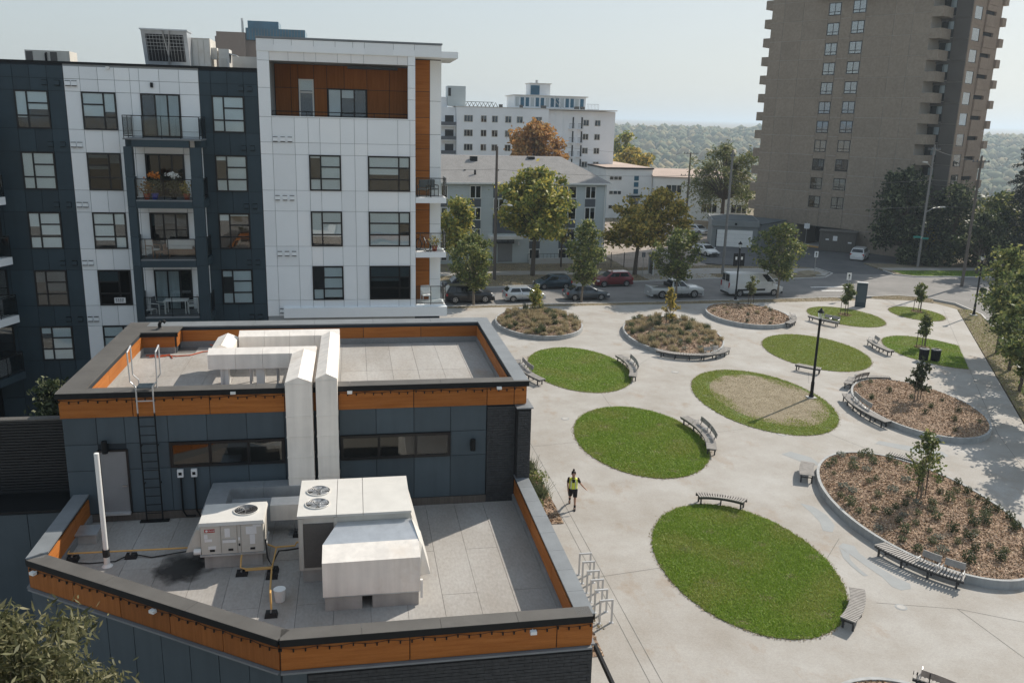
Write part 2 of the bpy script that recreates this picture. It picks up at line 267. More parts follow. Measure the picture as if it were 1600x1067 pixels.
# ------------------------------------------------------------------ mesh building
class MB:
    def __init__(s): s.v = []; s.f = []; s.mi = []; s.k = 0
    def add(s, vs, fs):
        o = len(s.v); s.v += [tuple(p) for p in vs]
        for f in fs: s.f.append(tuple(i + o for i in f)); s.mi.append(s.k)
        return s
    def box(s, x0, x1, y0, y1, z0, z1):
        return s.add([(x0, y0, z0), (x1, y0, z0), (x1, y1, z0), (x0, y1, z0), (x0, y0, z1), (x1, y0, z1), (x1, y1, z1), (x0, y1, z1)],
                     [(0, 3, 2, 1), (4, 5, 6, 7), (0, 1, 5, 4), (1, 2, 6, 5), (2, 3, 7, 6), (3, 0, 4, 7)])
    def hexa(s, p):     # 8 points, bottom 4 counter-clockwise then top 4
        return s.add(p, [(0, 3, 2, 1), (4, 5, 6, 7), (0, 1, 5, 4), (1, 2, 6, 5), (2, 3, 7, 6), (3, 0, 4, 7)])
    def prism(s, poly, z0, z1):
        n = len(poly)
        vs = [(x, y, z0) for x, y in poly] + [(x, y, z1) for x, y in poly]
        return s.add(vs, [tuple(range(n))[::-1], tuple(range(n, 2 * n))] + [(i, (i + 1) % n, n + (i + 1) % n, n + i) for i in range(n)])
    def extrude_x(s, poly, x0, x1):   # poly in (y,z)
        n = len(poly)
        vs = [(x0, y, z) for y, z in poly] + [(x1, y, z) for y, z in poly]
        return s.add(vs, [tuple(range(n)), tuple(range(n, 2 * n))[::-1]] + [(i, n + i, n + (i + 1) % n, (i + 1) % n) for i in range(n)])
    def extrude_y(s, poly, y0, y1):   # poly in (x,z)
        n = len(poly)
        vs = [(x, y0, z) for x, z in poly] + [(x, y1, z) for x, z in poly]
        return s.add(vs, [tuple(range(n))[::-1], tuple(range(n, 2 * n))] + [(i, (i + 1) % n, n + (i + 1) % n, n + i) for i in range(n)])
    def tube(s, pts, r, n=6, cap=True):
        pts = [Vector(p) for p in pts]
        rs = r if isinstance(r, (list, tuple)) else [r] * len(pts)
        vs = []; fs = []
        ref = None
        for i, p in enumerate(pts):
            a = pts[max(0, i - 1)]; b = pts[min(len(pts) - 1, i + 1)]
            d = (b - a)
            d = d.normalized() if d.length > 1e-9 else Vector((0, 0, 1))
            if ref is None:
                ref = Vector((0, 0, 1)) if abs(d.z) < 0.9 else Vector((1, 0, 0))
            u = d.cross(ref).normalized(); w = d.cross(u)
            ref = -w if False else ref
            for k in range(n):
                t = 2 * math.pi * (k + 0.5) / n
                vs.append(p + (u * math.cos(t) + w * math.sin(t)) * rs[i])
        for i in range(len(pts) - 1):
            for k in range(n):
                a = i * n + k; b = i * n + (k + 1) % n
                fs.append((a, a + n, b + n, b))
        if cap:
            fs.append(tuple(range(n))); e = (len(pts) - 1) * n
            fs.append(tuple(range(e, e + n))[::-1])
        return s.add(vs, fs)
    def lathe(s, prof, cx=0, cy=0, n=16):   # prof [(r,z)]
        vs = []; fs = []
        for r, z in prof:
            for k in range(n):
                t = 2 * math.pi * k / n
                vs.append((cx + r * math.cos(t), cy + r * math.sin(t), z))
        for i in range(len(prof) - 1):
            for k in range(n):
                a = i * n + k; b = i * n + (k + 1) % n
                fs.append((a, b, b + n, a + n))
        fs.append(tuple(range(n))[::-1]); e = (len(prof) - 1) * n
        fs.append(tuple(range(e, e + n)))
        return s.add(vs, fs)
    def ball(s, c, r, sz=1.0, nu=8, nv=5):
        vs = []; fs = []
        for j in range(nv + 1):
            ph = math.pi * j / nv
            for k in range(nu):
                t = 2 * math.pi * k / nu
                rr = max(1e-4, math.sin(ph)) * r
                vs.append((c[0] + rr * math.cos(t), c[1] + rr * math.sin(t), c[2] - math.cos(ph) * r * sz))
        for j in range(nv):
            for k in range(nu):
                a = j * nu + k; b = j * nu + (k + 1) % nu
                fs.append((a, b, b + nu, a + nu))
        return s.add(vs, fs)
    def mesh(s, name, mats, smooth=False):
        me = bpy.data.meshes.new(name); me.from_pydata(s.v, [], s.f)
        for m in (mats if isinstance(mats, (list, tuple)) else [mats]): me.materials.append(M[m] if isinstance(m, str) else m)
        if any(s.mi): me.polygons.foreach_set('material_index', s.mi)
        if smooth:
            me.polygons.foreach_set('use_smooth', [True] * len(s.f))
            try: me.set_sharp_from_angle(angle=rad(40))
            except Exception: pass
        me.update(); return me
    def build(s, name, mats, parent=None, smooth=False, **tags):
        return put(name, s.mesh(name, mats, smooth), parent, **tags)

def put(name, me, parent=None, loc=(0, 0, 0), rz=0.0, **tags):
    o = bpy.data.objects.new(name, me); COL.objects.link(o)
    o.location = loc; o.rotation_euler = (0, 0, rz)
    if parent is not None: o.parent = parent
    for k, v in tags.items():
        if v is not None: o[k] = v
    return o
def thing(name, label, cat, loc=(0, 0, 0), rz=0.0, group=None):
    return put(name, None, None, loc, rz, label=label, category=cat, group=group)
_uc = {}
def ucube(m):
    if m not in _uc: _uc[m] = MB().box(-.5, .5, -.5, .5, -.5, .5).mesh('block', m)
    return _uc[m]
def box(name, m, x0, x1, y0, y1, z0, z1, parent=None, **tags):
    """a plain piece: shares one unit mesh per material"""
    o = put(name, ucube(m), parent, ((x0 + x1) / 2, (y0 + y1) / 2, (z0 + z1) / 2), 0.0, **tags)
    o.scale = (abs(x1 - x0), abs(y1 - y0), abs(z1 - z0)); return o
def structure(name, mb, m, **k): return mb.build(name, m, None, kind='structure', **k)
def copy_tree(o, parent=None, **tags):
    c = o.copy(); COL.objects.link(c)
    if parent is not None: c.parent = parent
    for k, v in tags.items(): c[k] = v
    for ch in KIDS.get(o, None) or [x for x in o.children]: copy_tree(ch, c)
    return c
KIDS = {}
def quads(name, V, m, parent=None, **tags):
    """V: (N,4,3) array of separate quads -> one mesh"""
    V = np.asarray(V, dtype=np.float32); n = len(V)
    me = bpy.data.meshes.new(name)
    me.vertices.add(n * 4); me.vertices.foreach_set('co', V.reshape(-1))
    me.loops.add(n * 4); me.loops.foreach_set('vertex_index', np.arange(n * 4, dtype=np.int32))
    me.polygons.add(n); me.polygons.foreach_set('loop_start', np.arange(0, n * 4, 4, dtype=np.int32))
    try: me.polygons.foreach_set('loop_total', np.full(n, 4, dtype=np.int32))
    except Exception: pass
    me.materials.append(M[m]); me.update(calc_edges=True)
    if name is None: return me
    return put(name, me, parent, **tags)
def leaves(C, size, flat=0.0, aspect=0.5, up=None):
    """one diamond-shaped leaf quad at each centre of C"""
    n = len(C); a = rng.normal(size=(n, 3)); a /= np.linalg.norm(a, axis=1)[:, None] + 1e-9
    if flat: a[:, 2] *= (1 - flat)
    b = np.cross(a, rng.normal(size=(n, 3))); b /= np.linalg.norm(b, axis=1)[:, None] + 1e-9
    s = size * rng.uniform(0.5, 1.5, n)[:, None]
    a = a * s; b = b * s * aspect
    return np.stack([C - a, C + b - a * 0.1, C + a, C - b - a * 0.1], 1)
def blades(P, h, w, lean=0.5):
    """grass blades standing at P"""
    n = len(P); t = rng.uniform(0, 2 * math.pi, n)
    d = np.stack([np.cos(t), np.sin(t), np.zeros(n)], 1)
    hh = h * rng.uniform(0.6, 1.3, n)[:, None]; ln = rng.normal(size=(n, 3)) * lean; ln[:, 2] = 1
    top = P + ln * hh; d = d * w
    return np.stack([P - d, P + d, top + d * 0.35, top - d * 0.35], 1)

# ================================================================== ground, streets, plaza
def sheet(name, poly, z, m, **k):
    b = MB(); b.add([(x, y, z) for x, y in poly], [tuple(range(len(poly)))])
    return structure(name, b, m, **k)
def slab(name, poly, z0, z1, m, **k): return structure(name, MB().prism(poly, z0, z1), m, **k)
def clip(poly, a, n):      # keep the side where (p-a).n <= 0
    out = []
    for i in range(len(poly)):
        p = Vector(poly[i]); q = Vector(poly[(i + 1) % len(poly)])
        dp = (p - a).dot(n); dq = (q - a).dot(n)
        if dp <= 0: out.append(tuple(p))
        if dp * dq < 0: out.append(tuple(p + (q - p) * (dp / (dp - dq))))
    return out
def oval(cx, cy, a, b, ang, n=72, grow=0.0):
    c, s = math.cos(rad(ang)), math.sin(rad(ang))
    return [(cx + c * (a + grow) * math.cos(t) - s * (b + grow) * math.sin(t), cy + s * (a + grow) * math.cos(t) + c * (b + grow) * math.sin(t))
            for t in [2 * math.pi * i / n for i in range(n)]]
def in_poly(P, poly):
    x, y = P[:, 0], P[:, 1]; r = np.zeros(len(P), bool); n = len(poly)
    for i in range(n):
        x1, y1 = poly[i]; x2, y2 = poly[(i + 1) % n]
        c = ((y1 > y) != (y2 > y)) & (x < (x2 - x1) * (y - y1) / (y2 - y1 + 1e-12) + x1); r ^= c
    return r
def scatter(poly, dens):
    a = np.array(poly); lo, hi = a.min(0), a.max(0)
    n = int(dens * np.prod(hi - lo)); P = rng.uniform(lo, hi, (n, 2)); return P[in_poly(P, poly)]

def terrain_z(r):
    if r < 230: return -0.10
    if r < 560: t = (r - 230) / 330; return -0.10 - 44 * (3 * t * t - 2 * t ** 3)
    if r < 900: return -44.1
    if r < 1650: t = (r - 900) / 750; return -44.1 + 48 * (3 * t * t - 2 * t ** 3)
    return 3.9 + (min(r, 14000) - 1650) * 0.009
b = MB(); rs = [0, 150, 230, 270, 310, 350, 400, 450, 500, 560, 650, 780, 900, 980, 1060, 1140, 1220, 1300, 1380, 1460, 1540, 1650, 2200, 3200, 5000, 8000, 12000]
na = 96; vs = [(0, 0, -0.10)]; fs = []
for r in rs[1:]:
    for k in range(na):
        t = 2 * math.pi * k / na; back = 1 if math.sin(t) > -0.15 else 0
        vs.append((r * math.cos(t), r * math.sin(t), terrain_z(r) if back else -0.10))
for k in range(na): fs.append((0, 1 + k, 1 + (k + 1) % na))
for i in range(len(rs) - 2):
    for k in range(na):
        a0 = 1 + i * na + k; a1 = 1 + i * na + (k + 1) % na; fs.append((a0, a0 + na, a1 + na, a1))
b.add(vs, fs); structure('ground', b, 'dry_ground')

near_curb = [(-45, 76.8), (8.6, 80.1), (25.3, 80.9), (44.4, 82.0), (54.5, 82.7), (57.7, 83.1), (60.3, 81.9), (61.7, 78.6), (60.6, 73.3), (56.7, 66.3), (48.8, 53.8), (29, 21.5), (19.5, 6)]
far_curb = [(-45, 85.5), (14.4, 89.6), (28.6, 92.0), (44.4, 94.5), (49, 93.3), (55.8, 94.3), (58.3, 97.0), (58.2, 101.0)]
road = near_curb + [(34, 6), (45, 20), (62, 46), (72, 62), (76, 74), (80, 82), (130, 81), (130, 92.6), (82.3, 93.4), (67.9, 94.3), (65.9, 95.8), (66.4, 99), (67.2, 105), (75, 103), (77, 112), (66, 122), (60, 131), (52, 124), (46, 112), (44.5, 105.5), (53, 101.5)] + far_curb[::-1]
sheet('road', road, 0.0, 'asphalt')
sheet('driveway', [(58.0, 97.0), (65.9, 96.2), (66.4, 99), (67.2, 105), (75, 103), (77, 112), (66, 122), (60, 131), (52, 124), (46, 112), (44.5, 105.5), (53, 101.8), (57.8, 101)], 0.006, 'asphalt_dark')
sheet('gravel_yard', [(33, 101.6), (44.5, 103.2), (46, 112), (52, 124), (60, 132), (58, 152), (36, 152), (33.5, 120)], 0.004, 'gravel_lot')
# plaza paving with the right-hand sidewalk, set 10 cm above the road
plaza = [(-160, -60), (-15, -60), (21, 8), (39.75, 43.0), (59.5, 75.6), (59.2, 78.4), (57.6, 80.0), (53.4, 81.3), (51.0, 80.35), (39.3, 80.0), (25, 79.6), (12.2, 79.2), (-45, 75.2), (-160, 66)]  # stretch behind the camera and far left is unseen, added to bounce light
slab('plaza', plaza, -0.3, 0.10, 'concrete')
PZ = 0.10
boulevard_near = [(-45, 75.2), (12.2, 79.2), (25, 79.6), (39.3, 80.0), (50.2, 80.3), (50.2, 82.4), (44.4, 81.85), (25.3, 80.75), (8.6, 79.95), (-45, 76.65)]
slab('near_verge', boulevard_near, -0.3, 0.085, 'dry_ground')
tip = [(53.6, 81.45), (57.6, 80.15), (59.3, 79.0), (60.4, 80.6), (59.8, 81.8), (57.6, 82.9), (54.6, 82.55)]
slab('corner_verge', tip, -0.3, 0.085, 'dry_ground')
boul_r = [(59.65, 75.7), (39.9, 43.0), (21.2, 8), (20.4, 7.6), (29.0, 22.0), (48.6, 53.9), (56.5, 66.4), (60.4, 73.4), (61.0, 75.2)]
slab('side_verge', boul_r, -0.3, 0.085, 'dry_ground')
def ribbon(pts, w0, w1):
    """closed polygon between two offsets of a polyline"""
    L = []; R = []
    for i, p in enumerate(pts):
        a = Vector(pts[max(0, i - 1)]); c = Vector(pts[min(len(pts) - 1, i + 1)]); d = (c - a).normalized(); n = Vector((-d.y, d.x))
        L.append(tuple(Vector(p) + n * w0)); R.append(tuple(Vector(p) + n * w1))
    return L, R
def kerb(name, pts, w, z1):
    L, R = ribbon(pts, 0, w); b = MB()
    for i in range(len(pts) - 1):
        b.hexa([(*L[i], -.3), (*L[i + 1], -.3), (*R[i + 1], -.3), (*R[i], -.3), (*L[i], z1), (*L[i + 1], z1), (*R[i + 1], z1), (*R[i], z1)])
    return structure(name, b, 'concrete_new')
kerb('near_kerb', near_curb, -0.16, 0.115)
kerb('far_kerb', far_curb, 0.16, 0.115)
kerb('far_kerb', [(66.4, 99), (65.9, 95.8), (67.9, 94.3), (82.3, 93.4), (130, 92.6)], 0.16, 0.115)
slab('far_verge', [(-45, 85.7), (14.4, 89.8), (28.6, 92.2), (44.4, 94.7), (48.9, 93.5), (54.5, 95.0), (54, 97.4), (34, 96.8), (17.9, 97.0), (-45, 93.5)], -.3, 0.085, 'dry_ground')
slab('far_sidewalk', [(-45, 93.5), (17.9, 97.0), (34, 96.8), (54, 97.4), (56.2, 95.2), (57.9, 97.2), (57.6, 100.5), (43.1, 101.0), (30.8, 99.0), (18.4, 99.6), (-45, 96)], -.3, 0.10, 'concrete')
slab('bus_pad', [(33.2, 93.0), (42.0, 94.35), (42.0, 97.1), (33.0, 96.85)], -.3, 0.104, 'concrete')
slab('far_yard', [(-45, 96), (18.4, 99.6), (30.8, 99.0), (33, 99.4), (33, 101.6), (33.2, 106.5), (-45, 101)], -.3, 0.09, 'dry_ground')
slab('far_yard', [(33, 99.4), (43.1, 101.0), (57.6, 100.5), (57, 101.6), (53, 101.7), (44.5, 103.1), (33, 101.6)], -.3, 0.088, 'dry_ground')
slab('corner_yard', [(66.2, 96.2), (67.9, 94.5), (82.3, 93.6), (130, 92.8), (130, 150), (86, 128), (76.4, 113), (75.3, 102.7), (67.3, 104.8)], -.3, 0.085, 'dry_ground')
slab('corner_sidewalk', [(66.7, 100.6), (67.2, 98.9), (80.4, 98.2), (130, 97), (130, 99.2), (80.4, 100.4)], -.3, 0.10, 'concrete')
slab('corner_lawn', [(67.2, 95.9), (68.3, 94.7), (82.3, 93.8), (100, 93.4), (100, 97.4), (80.4, 97.9), (67.4, 98.5)], -.3, 0.095, 'turf_base')
slab('traffic_island', [(54.1, 98.2), (56.3, 99.3), (56.9, 98.0), (56.4, 96.3), (53.9, 95.6)], -.3, 0.11, 'dry_turf')
structure('painted_stop_bar', MB().hexa([(50.6, 88.2, .004), (55.6, 88.4, .004), (55.6, 88.8, .004), (50.6, 88.6, .004), (50.6, 88.2, .008), (55.6, 88.4, .008), (55.6, 88.8, .008), (50.6, 88.6, .008)]), 'paint_white')
structure('painted_stop_bar', MB().hexa([(50.8, 86.2, .004), (54.2, 86.0, .004), (54.2, 86.4, .004), (50.8, 86.6, .004), (50.8, 86.2, .008), (54.2, 86.0, .008), (54.2, 86.4, .008), (50.8, 86.6, .008)]), 'paint_white')

# saw-cut joints and repair patches in the plaza paving
def joint(pts, w=0.02):
    L, R = ribbon(pts, -w / 2, w / 2); n = len(pts)
    b = MB(); b.add([(*p, PZ + .004) for p in L] + [(*p, PZ + .004) for p in R], [(i, n + i, n + i + 1, i + 1) for i in range(n - 1)])
    return structure('paving_joint', b, 'roof_seam')
for pts in ([(8.95, 8), (8.95, 34), (8.75, 39.4), (8.7, 42)], [(9.35, 8), (9.35, 39), (9.2, 60)], [(20.3, 8), (37.2, 42.2), (58.2, 76.0)], [(11.8, 29.6), (8.95, 29.2)], [(11.8, 43.6), (9.2, 43.2)], [(19, 26), (21.8, 25.2), (23, 8)],
            [(21.8, 25.2), (27, 22)], [(19.2, 44), (22.2, 44.6)], [(19, 29.5), (20.4, 31)], [(15.8, 52.4), (15.6, 49.4)], [(20, 58), (22, 60.5)], [(27, 43.2), (28.2, 39.8)], [(31, 53), (32.4, 55.6)], [(9.2, 52), (12, 54)], [(30, 61), (24, 60)], [(40, 60.5), (42.4, 60.3)]):
    joint(pts)
def patch(pts, z=0.005):
    b = MB(); b.add([(x, y, PZ + z) for x, y in pts], [tuple(range(len(pts)))]); return structure('paving_patch', b, 'concrete_patch')
patch([(20.0, 30.35), (20.35, 30.6), (20.7, 30.3), (20.55, 29.7), (20.65, 28.6), (20.9, 27.6), (21.15, 27.1), (20.95, 26.75), (20.5, 26.7), (20.3, 27.0), (20.35, 27.7), (20.2, 28.7), (20.1, 29.6)])
patch([(19.95, 30.2), (20.1, 29.7), (19.85, 29.2), (19.8, 28.5), (19.85, 27.9), (19.65, 27.9), (19.6, 28.6), (19.65, 29.4)], 0.007)
patch([(20.5, 34.6), (20.95, 34.2), (21.1, 33.2), (20.9, 32.2), (20.45, 31.6), (20.1, 31.8), (20.4, 32.6), (20.5, 33.6)])
patch([(22.6, 40.6), (23.3, 40.9), (24.0, 40.0), (24.0, 38.9), (23.4, 38.9), (23.0, 39.8)])
patch([(28.8, 41.5), (29.3, 41.9), (31.9, 39.9), (31.8, 39.2), (31.0, 39.2)])

for x, y, r_ in ((19.75, 25.6, .17), (24.2, 43.6, .28), (12.2, 47.5, .2), (22.5, 56.5, .22)):
    b = MB().lathe([(r_ + .05, PZ - .05), (r_ + .05, PZ + .006), (r_, PZ + .007)], x, y, 20); structure('utility_cover', b, 'concrete_patch'); structure('utility_lid', MB().lathe([(r_ - .01, PZ), (r_ - .012, PZ + .012)], x, y, 20), 'curb_metal')
# ---- lawns: ovals of turf with standing grass
LAWN = {'front': (15.32, 29.59, 5.43, 3.50, 86.1), 'second': (15.58, 43.72, 5.59, 3.60, 86.2), 'third': (15.74, 58.07, 5.82, 3.58, 89.8), 'dry': (25.92, 49.89, 6.75, 4.16, 85.8),
        'lamp': (35.93, 61.06, 5.68, 3.84, 81.7), 'bench': (45.77, 73.16, 4.43, 3.13, 88.8), 'corner': (53.78, 73.89, 3.25, 2.29, 81.5), 'bin': (45.95, 60.3, 5.17, 3.37, 87.1)}
WN = Vector((0.850, -0.527)); WA = Vector((37.3, 42.2)) - WN * 0.12
for key, e in LAWN.items():
    P = [(x + random.gauss(0, .022), y + random.gauss(0, .022)) for x, y in oval(*e, n=220)]
    if key == 'bin': P = clip(P, WA, WN)
    slab('lawn', P, -.2, PZ + 0.02, 'turf_base')
    dens = {'front': 1500, 'second': 1100, 'third': 700, 'dry': 600, 'lamp': 600}.get(key, 450)
    Q = scatter(P, dens)
    n = len(Q)
    if key == 'dry':
        c, s = math.cos(rad(e[4])), math.sin(rad(e[4])); d = Q - np.array(e[:2])
        u = (d[:, 0] * c + d[:, 1] * s) / e[2]; v = (-d[:, 0] * s + d[:, 1] * c) / e[3]
        k = np.sqrt(((u - 0.02) / 0.74) ** 2 + ((v + 0.12) / 0.80) ** 2) + 0.10 * np.sin(7 * u + 3 * v) + 0.09 * np.sin(13 * v - 5 * u) + rng.normal(0, .08, n)
        dead = k < 1.0
        inner = oval(e[0] + 0.45, e[1] + 0.1, e[2] * 0.80, e[3] * 0.82, e[4])
        slab('bare_soil', inner, -.1, PZ + 0.026, 'dry_turf')
        A = Q[dead][::3]; V = blades(np.c_[A, np.full(len(A), PZ + .02)], 0.025, 0.02, 1.4)
        quads('dead_grass', V, 'straw', kind='stuff')
        Q = Q[~dead]; mt = 'grass_olive'
    else: mt = 'grass' if key in ('front', 'second', 'third', 'bin') else 'grass_olive'
    nz = np.sin(Q[:, 0] * 1.1 + 2 * np.sin(Q[:, 1] * .7 + e[0])) + np.sin(Q[:, 1] * 1.7 + 1.5 * np.sin(Q[:, 0] * 1.3)) + rng.normal(0, .8, n if key != 'dry' else len(Q))
    worn = np.sin(Q[:, 0] * 1.9 + e[1]) * np.sin(Q[:, 1] * 2.3 + e[0]) + rng.normal(0, .16, len(Q)) > .93
    for sel, m2, hh in ((worn, 'straw', .035), ((nz > .45) & ~worn, 'grass_olive', .05), ((nz <= .45) & ~worn, mt, .06)):
        V = blades(np.c_[Q[sel], np.full(sel.sum(), PZ + .01)], hh, 0.014 if key == 'front' else 0.019, 0.8); quads('grass', V, m2, kind='stuff')
    # a worn straw rim along the edge
    E0 = np.array(oval(*e, n=1500)) + rng.normal(0, .065, (1500, 2))
    if key == 'bin': E0 = E0[((E0 - np.array(WA)) @ np.array(WN)) < 0]
    quads('grass_edge', blades(np.c_[E0, np.full(len(E0), PZ + .005)], 0.04, 0.02, 0.9), 'straw', kind='stuff')
# thin grass and straw on the verges
for poly, d, mt in ((boulevard_near, 60, 'straw'), (tip, 120, 'straw'), (boul_r, 110, 'straw'), (boul_r, 60, 'grass_olive')):
    Q = scatter(poly, d); quads('verge_grass', blades(np.c_[Q, np.full(len(Q), .08)], 0.06, 0.022, 0.9), mt, kind='stuff')
for poly, d, mt in (([(-20, 87.6), (14.4, 89.9), (28.6, 92.4), (44, 94.8), (44, 96.9), (17.9, 96.8), (-20, 94.8)], 30, 'straw'), ([(16, 100), (33, 99.5), (33, 105.5), (16, 104)], 16, 'straw'),
                    ([(34, 99.6), (43.1, 101.1), (57, 100.7), (53, 101.6), (44.5, 103), (34, 101.6)], 40, 'straw'), ([(67.2, 95.9), (68.3, 94.7), (82.3, 93.8), (92, 93.6), (92, 97.4), (80.4, 97.9), (67.4, 98.5)], 60, 'grass')):
    Q = scatter(poly, d); quads('verge_grass', blades(np.c_[Q, np.full(len(Q), .085)], 0.09, 0.035, 0.9), mt, kind='stuff')

# ---- raised planters
PLANTER = {'large': (25.5, 32.92, 6.80, 3.92, 84.0), 'right': (34.95, 46.66, 5.90, 3.60, 79.0), 'middle': (26.0, 66.6, 6.75, 4.0, 82.5), 'left': (15.64, 71.6, 5.3, 3.75, 89.0), 'back': (36.0, 73.6, 4.9, 3.75, 85.0), 'bottom': (15.3, 15.9, 5.6, 3.5, 85.0)}
PLAB = {'large': 'large raised oval planter with a concrete rim and dense mulch at the right edge', 'right': 'raised oval planter cut straight beside the right sidewalk with bare mulch',
        'middle': 'raised oval planter full of straw coloured grasses with a bench along its front', 'left': 'raised oval planter nearest the apartment block, full of dry grasses', 'back': 'raised oval planter in front of the white van, mostly bare mulch', 'bottom': 'raised oval planter cropped by the lower edge of the view'}
PH = {'large': 0.42, 'right': 0.40, 'middle': 0.40, 'left': 0.40, 'back': 0.42, 'bottom': 0.4}
MULCH = {}
def planter(key):
    e = PLANTER[key]; h = PZ + PH[key] - 0.05
    out = oval(*e); inn = oval(*e, grow=-0.14)
    if key == 'right': out = clip(out, WA, WN); inn = clip(inn, WA - WN * .14, WN)
    t = thing('planter', PLAB[key], 'planter', (e[0], e[1], 0), 0, 'raised planters in the plaza')
    R = lambda P: [(x - e[0], y - e[1]) for x, y in P]
    b = MB(); out2, inn2 = R(out), R(inn)
    if len(out2) == len(inn2):
        n = len(out2)
        vs = [(x, y, 0.0) for x, y in out2] + [(x * 1.0, y * 1.0, h) for x, y in out2] + [(x, y, h) for x, y in inn2] + [(x, y, 0.05) for x, y in inn2]
        for i in range(n):
            j = (i + 1) % n
            b.f += [(i, j, n + j, n + i), (n + i, n + j, 2 * n + j, 2 * n + i), (2 * n + i, 2 * n + j, 3 * n + j, 3 * n + i)]; b.mi += [0, 0, 0]
        b.v += vs
    else:
        b.prism(out2, 0, h)
    b.build('planter_wall', 'concrete_wall', t)
    # mulch mound
    g = MB(); n = len(inn2); rings = [1.0, 0.93, 0.7, 0.4, 0.15]; zz = [h - .05, h + .0, h + .10, h + .17, h + .19]
    if key == 'right': zz = [h + .004, h + .03, h + .09, h + .13, h + .14]
    if key in ('middle', 'left'): zz = [h - .05, h + .03, h + .20, h + .34, h + .38]
    for r_, z_ in zip(rings, zz): g.v += [(x * r_, y * r_, z_) for x, y in inn2]
    for k in range(len(rings) - 1):
        for i in range(n):
            j = (i + 1) % n; g.f.append((k * n + i, k * n + j, (k + 1) * n + j, (k + 1) * n + i)); g.mi.append(0)
    g.f.append(tuple(range((len(rings) - 1) * n, len(rings) * n))); g.mi.append(0)
    g.build('mulch_bed', 'soil', t)
    def hz(P):
        d = (P - np.array(e[:2])); c, s = math.cos(rad(e[4])), math.sin(rad(e[4]))
        k = np.sqrt(((d[:, 0] * c + d[:, 1] * s) / (e[2] - .14)) ** 2 + ((-d[:, 0] * s + d[:, 1] * c) / (e[3] - .14)) ** 2)
        return np.interp(k, rings[::-1], zz[::-1])
    MULCH[key] = (inn, hz)
    Q = scatter(inn, {'large': 330, 'right': 240, 'back': 120, 'bottom': 150}.get(key, 120)); Z = hz(Q)
    C = np.c_[Q - np.array(e[:2]), Z + rng.uniform(0.0, .03, len(Q))]
    V = leaves(C, 0.05 if key in ('large', 'right', 'bottom') else 0.07, flat=0.5, aspect=0.45)
    quads('mulch_chips', V, 'mulch', t, kind='stuff')
for k_ in PLANTER: planter(k_)
# planting strip along the shop wall
strip = [(5.9, 33.9), (8.85, 33.9), (8.85, 39.3), (8.65, 43.6), (5.9, 43.6)]
slab('planting_bed', strip, -.2, PZ + .03, 'soil')
Q = scatter(strip, 260); quads('mulch_chips', leaves(np.c_[Q, PZ + .035 + rng.uniform(0, .03, len(Q))], .06, .5, .45), 'mulch', kind='stuff')
strip2 = [(6.0, 24.2), (7.9, 24.2), (7.9, 26.0), (6.0, 26.0)]
slab('planting_bed', strip2, -.2, PZ + .02, 'soil')
Q = scatter(strip2, 150); quads('mulch_chips', leaves(np.c_[Q, PZ + .03 + rng.uniform(0, .03, len(Q))], .05, .5, .45), 'mulch', kind='stuff')

# ---- far bank of the river valley: woods that read as one mass
def blob_mass(name, P, R, m, sub=1, **k):
    import bmesh
    bm = bmesh.new(); bmesh.ops.create_icosphere(bm, subdivisions=sub, radius=1.0)
    bv = np.array([v.co for v in bm.verts]); bf = np.array([[v.index for v in f.verts] for f in bm.faces]); bm.free()
    nb, nf = len(bv), len(bf); n = len(P)
    s = R[:, None, :] * (1 + rng.normal(0, .16, (n, nb, 1)))
    V = P[:, None, :] + bv[None] * s
    F = bf[None] + (np.arange(n) * nb)[:, None, None]
    me = bpy.data.meshes.new(name); me.vertices.add(n * nb); me.vertices.foreach_set('co', V.astype(np.float32).reshape(-1))
    me.loops.add(n * nf * 3); me.loops.foreach_set('vertex_index', F.astype(np.int32).reshape(-1))
    me.polygons.add(n * nf); me.polygons.foreach_set('loop_start', np.arange(0, n * nf * 3, 3, dtype=np.int32))
    try: me.polygons.foreach_set('loop_total', np.full(n * nf, 3, dtype=np.int32))
    except Exception: pass
    me.materials.append(M[m]); me.update(calc_edges=True)
    return put(name, me, None, **k)
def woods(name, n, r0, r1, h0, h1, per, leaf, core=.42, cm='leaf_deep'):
    r_ = np.sqrt(rng.uniform(r0 ** 2, r1 ** 2, n)); t_ = rad(90) - rng.uniform(rad(5), rad(52), n); z_ = np.array([terrain_z(r) for r in r_]); hh = rng.uniform(h0, h1, n) * (1 + .3 * (rng.random(n) < .07))
    P = np.stack([r_ * np.cos(t_), r_ * np.sin(t_), z_ + hh * .55], 1); k = P.repeat(per, 0); d = rng.normal(size=(n * per, 3)); d /= np.linalg.norm(d, axis=1)[:, None]; d[:, 2] = np.abs(d[:, 2]) * 1.2 - .25
    quads(name, leaves(k + d * (hh * .5).repeat(per)[:, None] * rng.uniform(.6, 1.05, (n * per, 1)), leaf, aspect=.8), 'forest', kind='stuff')
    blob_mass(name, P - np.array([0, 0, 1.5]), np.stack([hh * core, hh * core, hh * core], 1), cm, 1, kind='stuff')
woods('far_woods', 6000, 950, 1700, 9, 15, 9, 1.5, .58, 'forest')
woods('valley_woods', 1500, 330, 640, 6, 11, 60, .55)

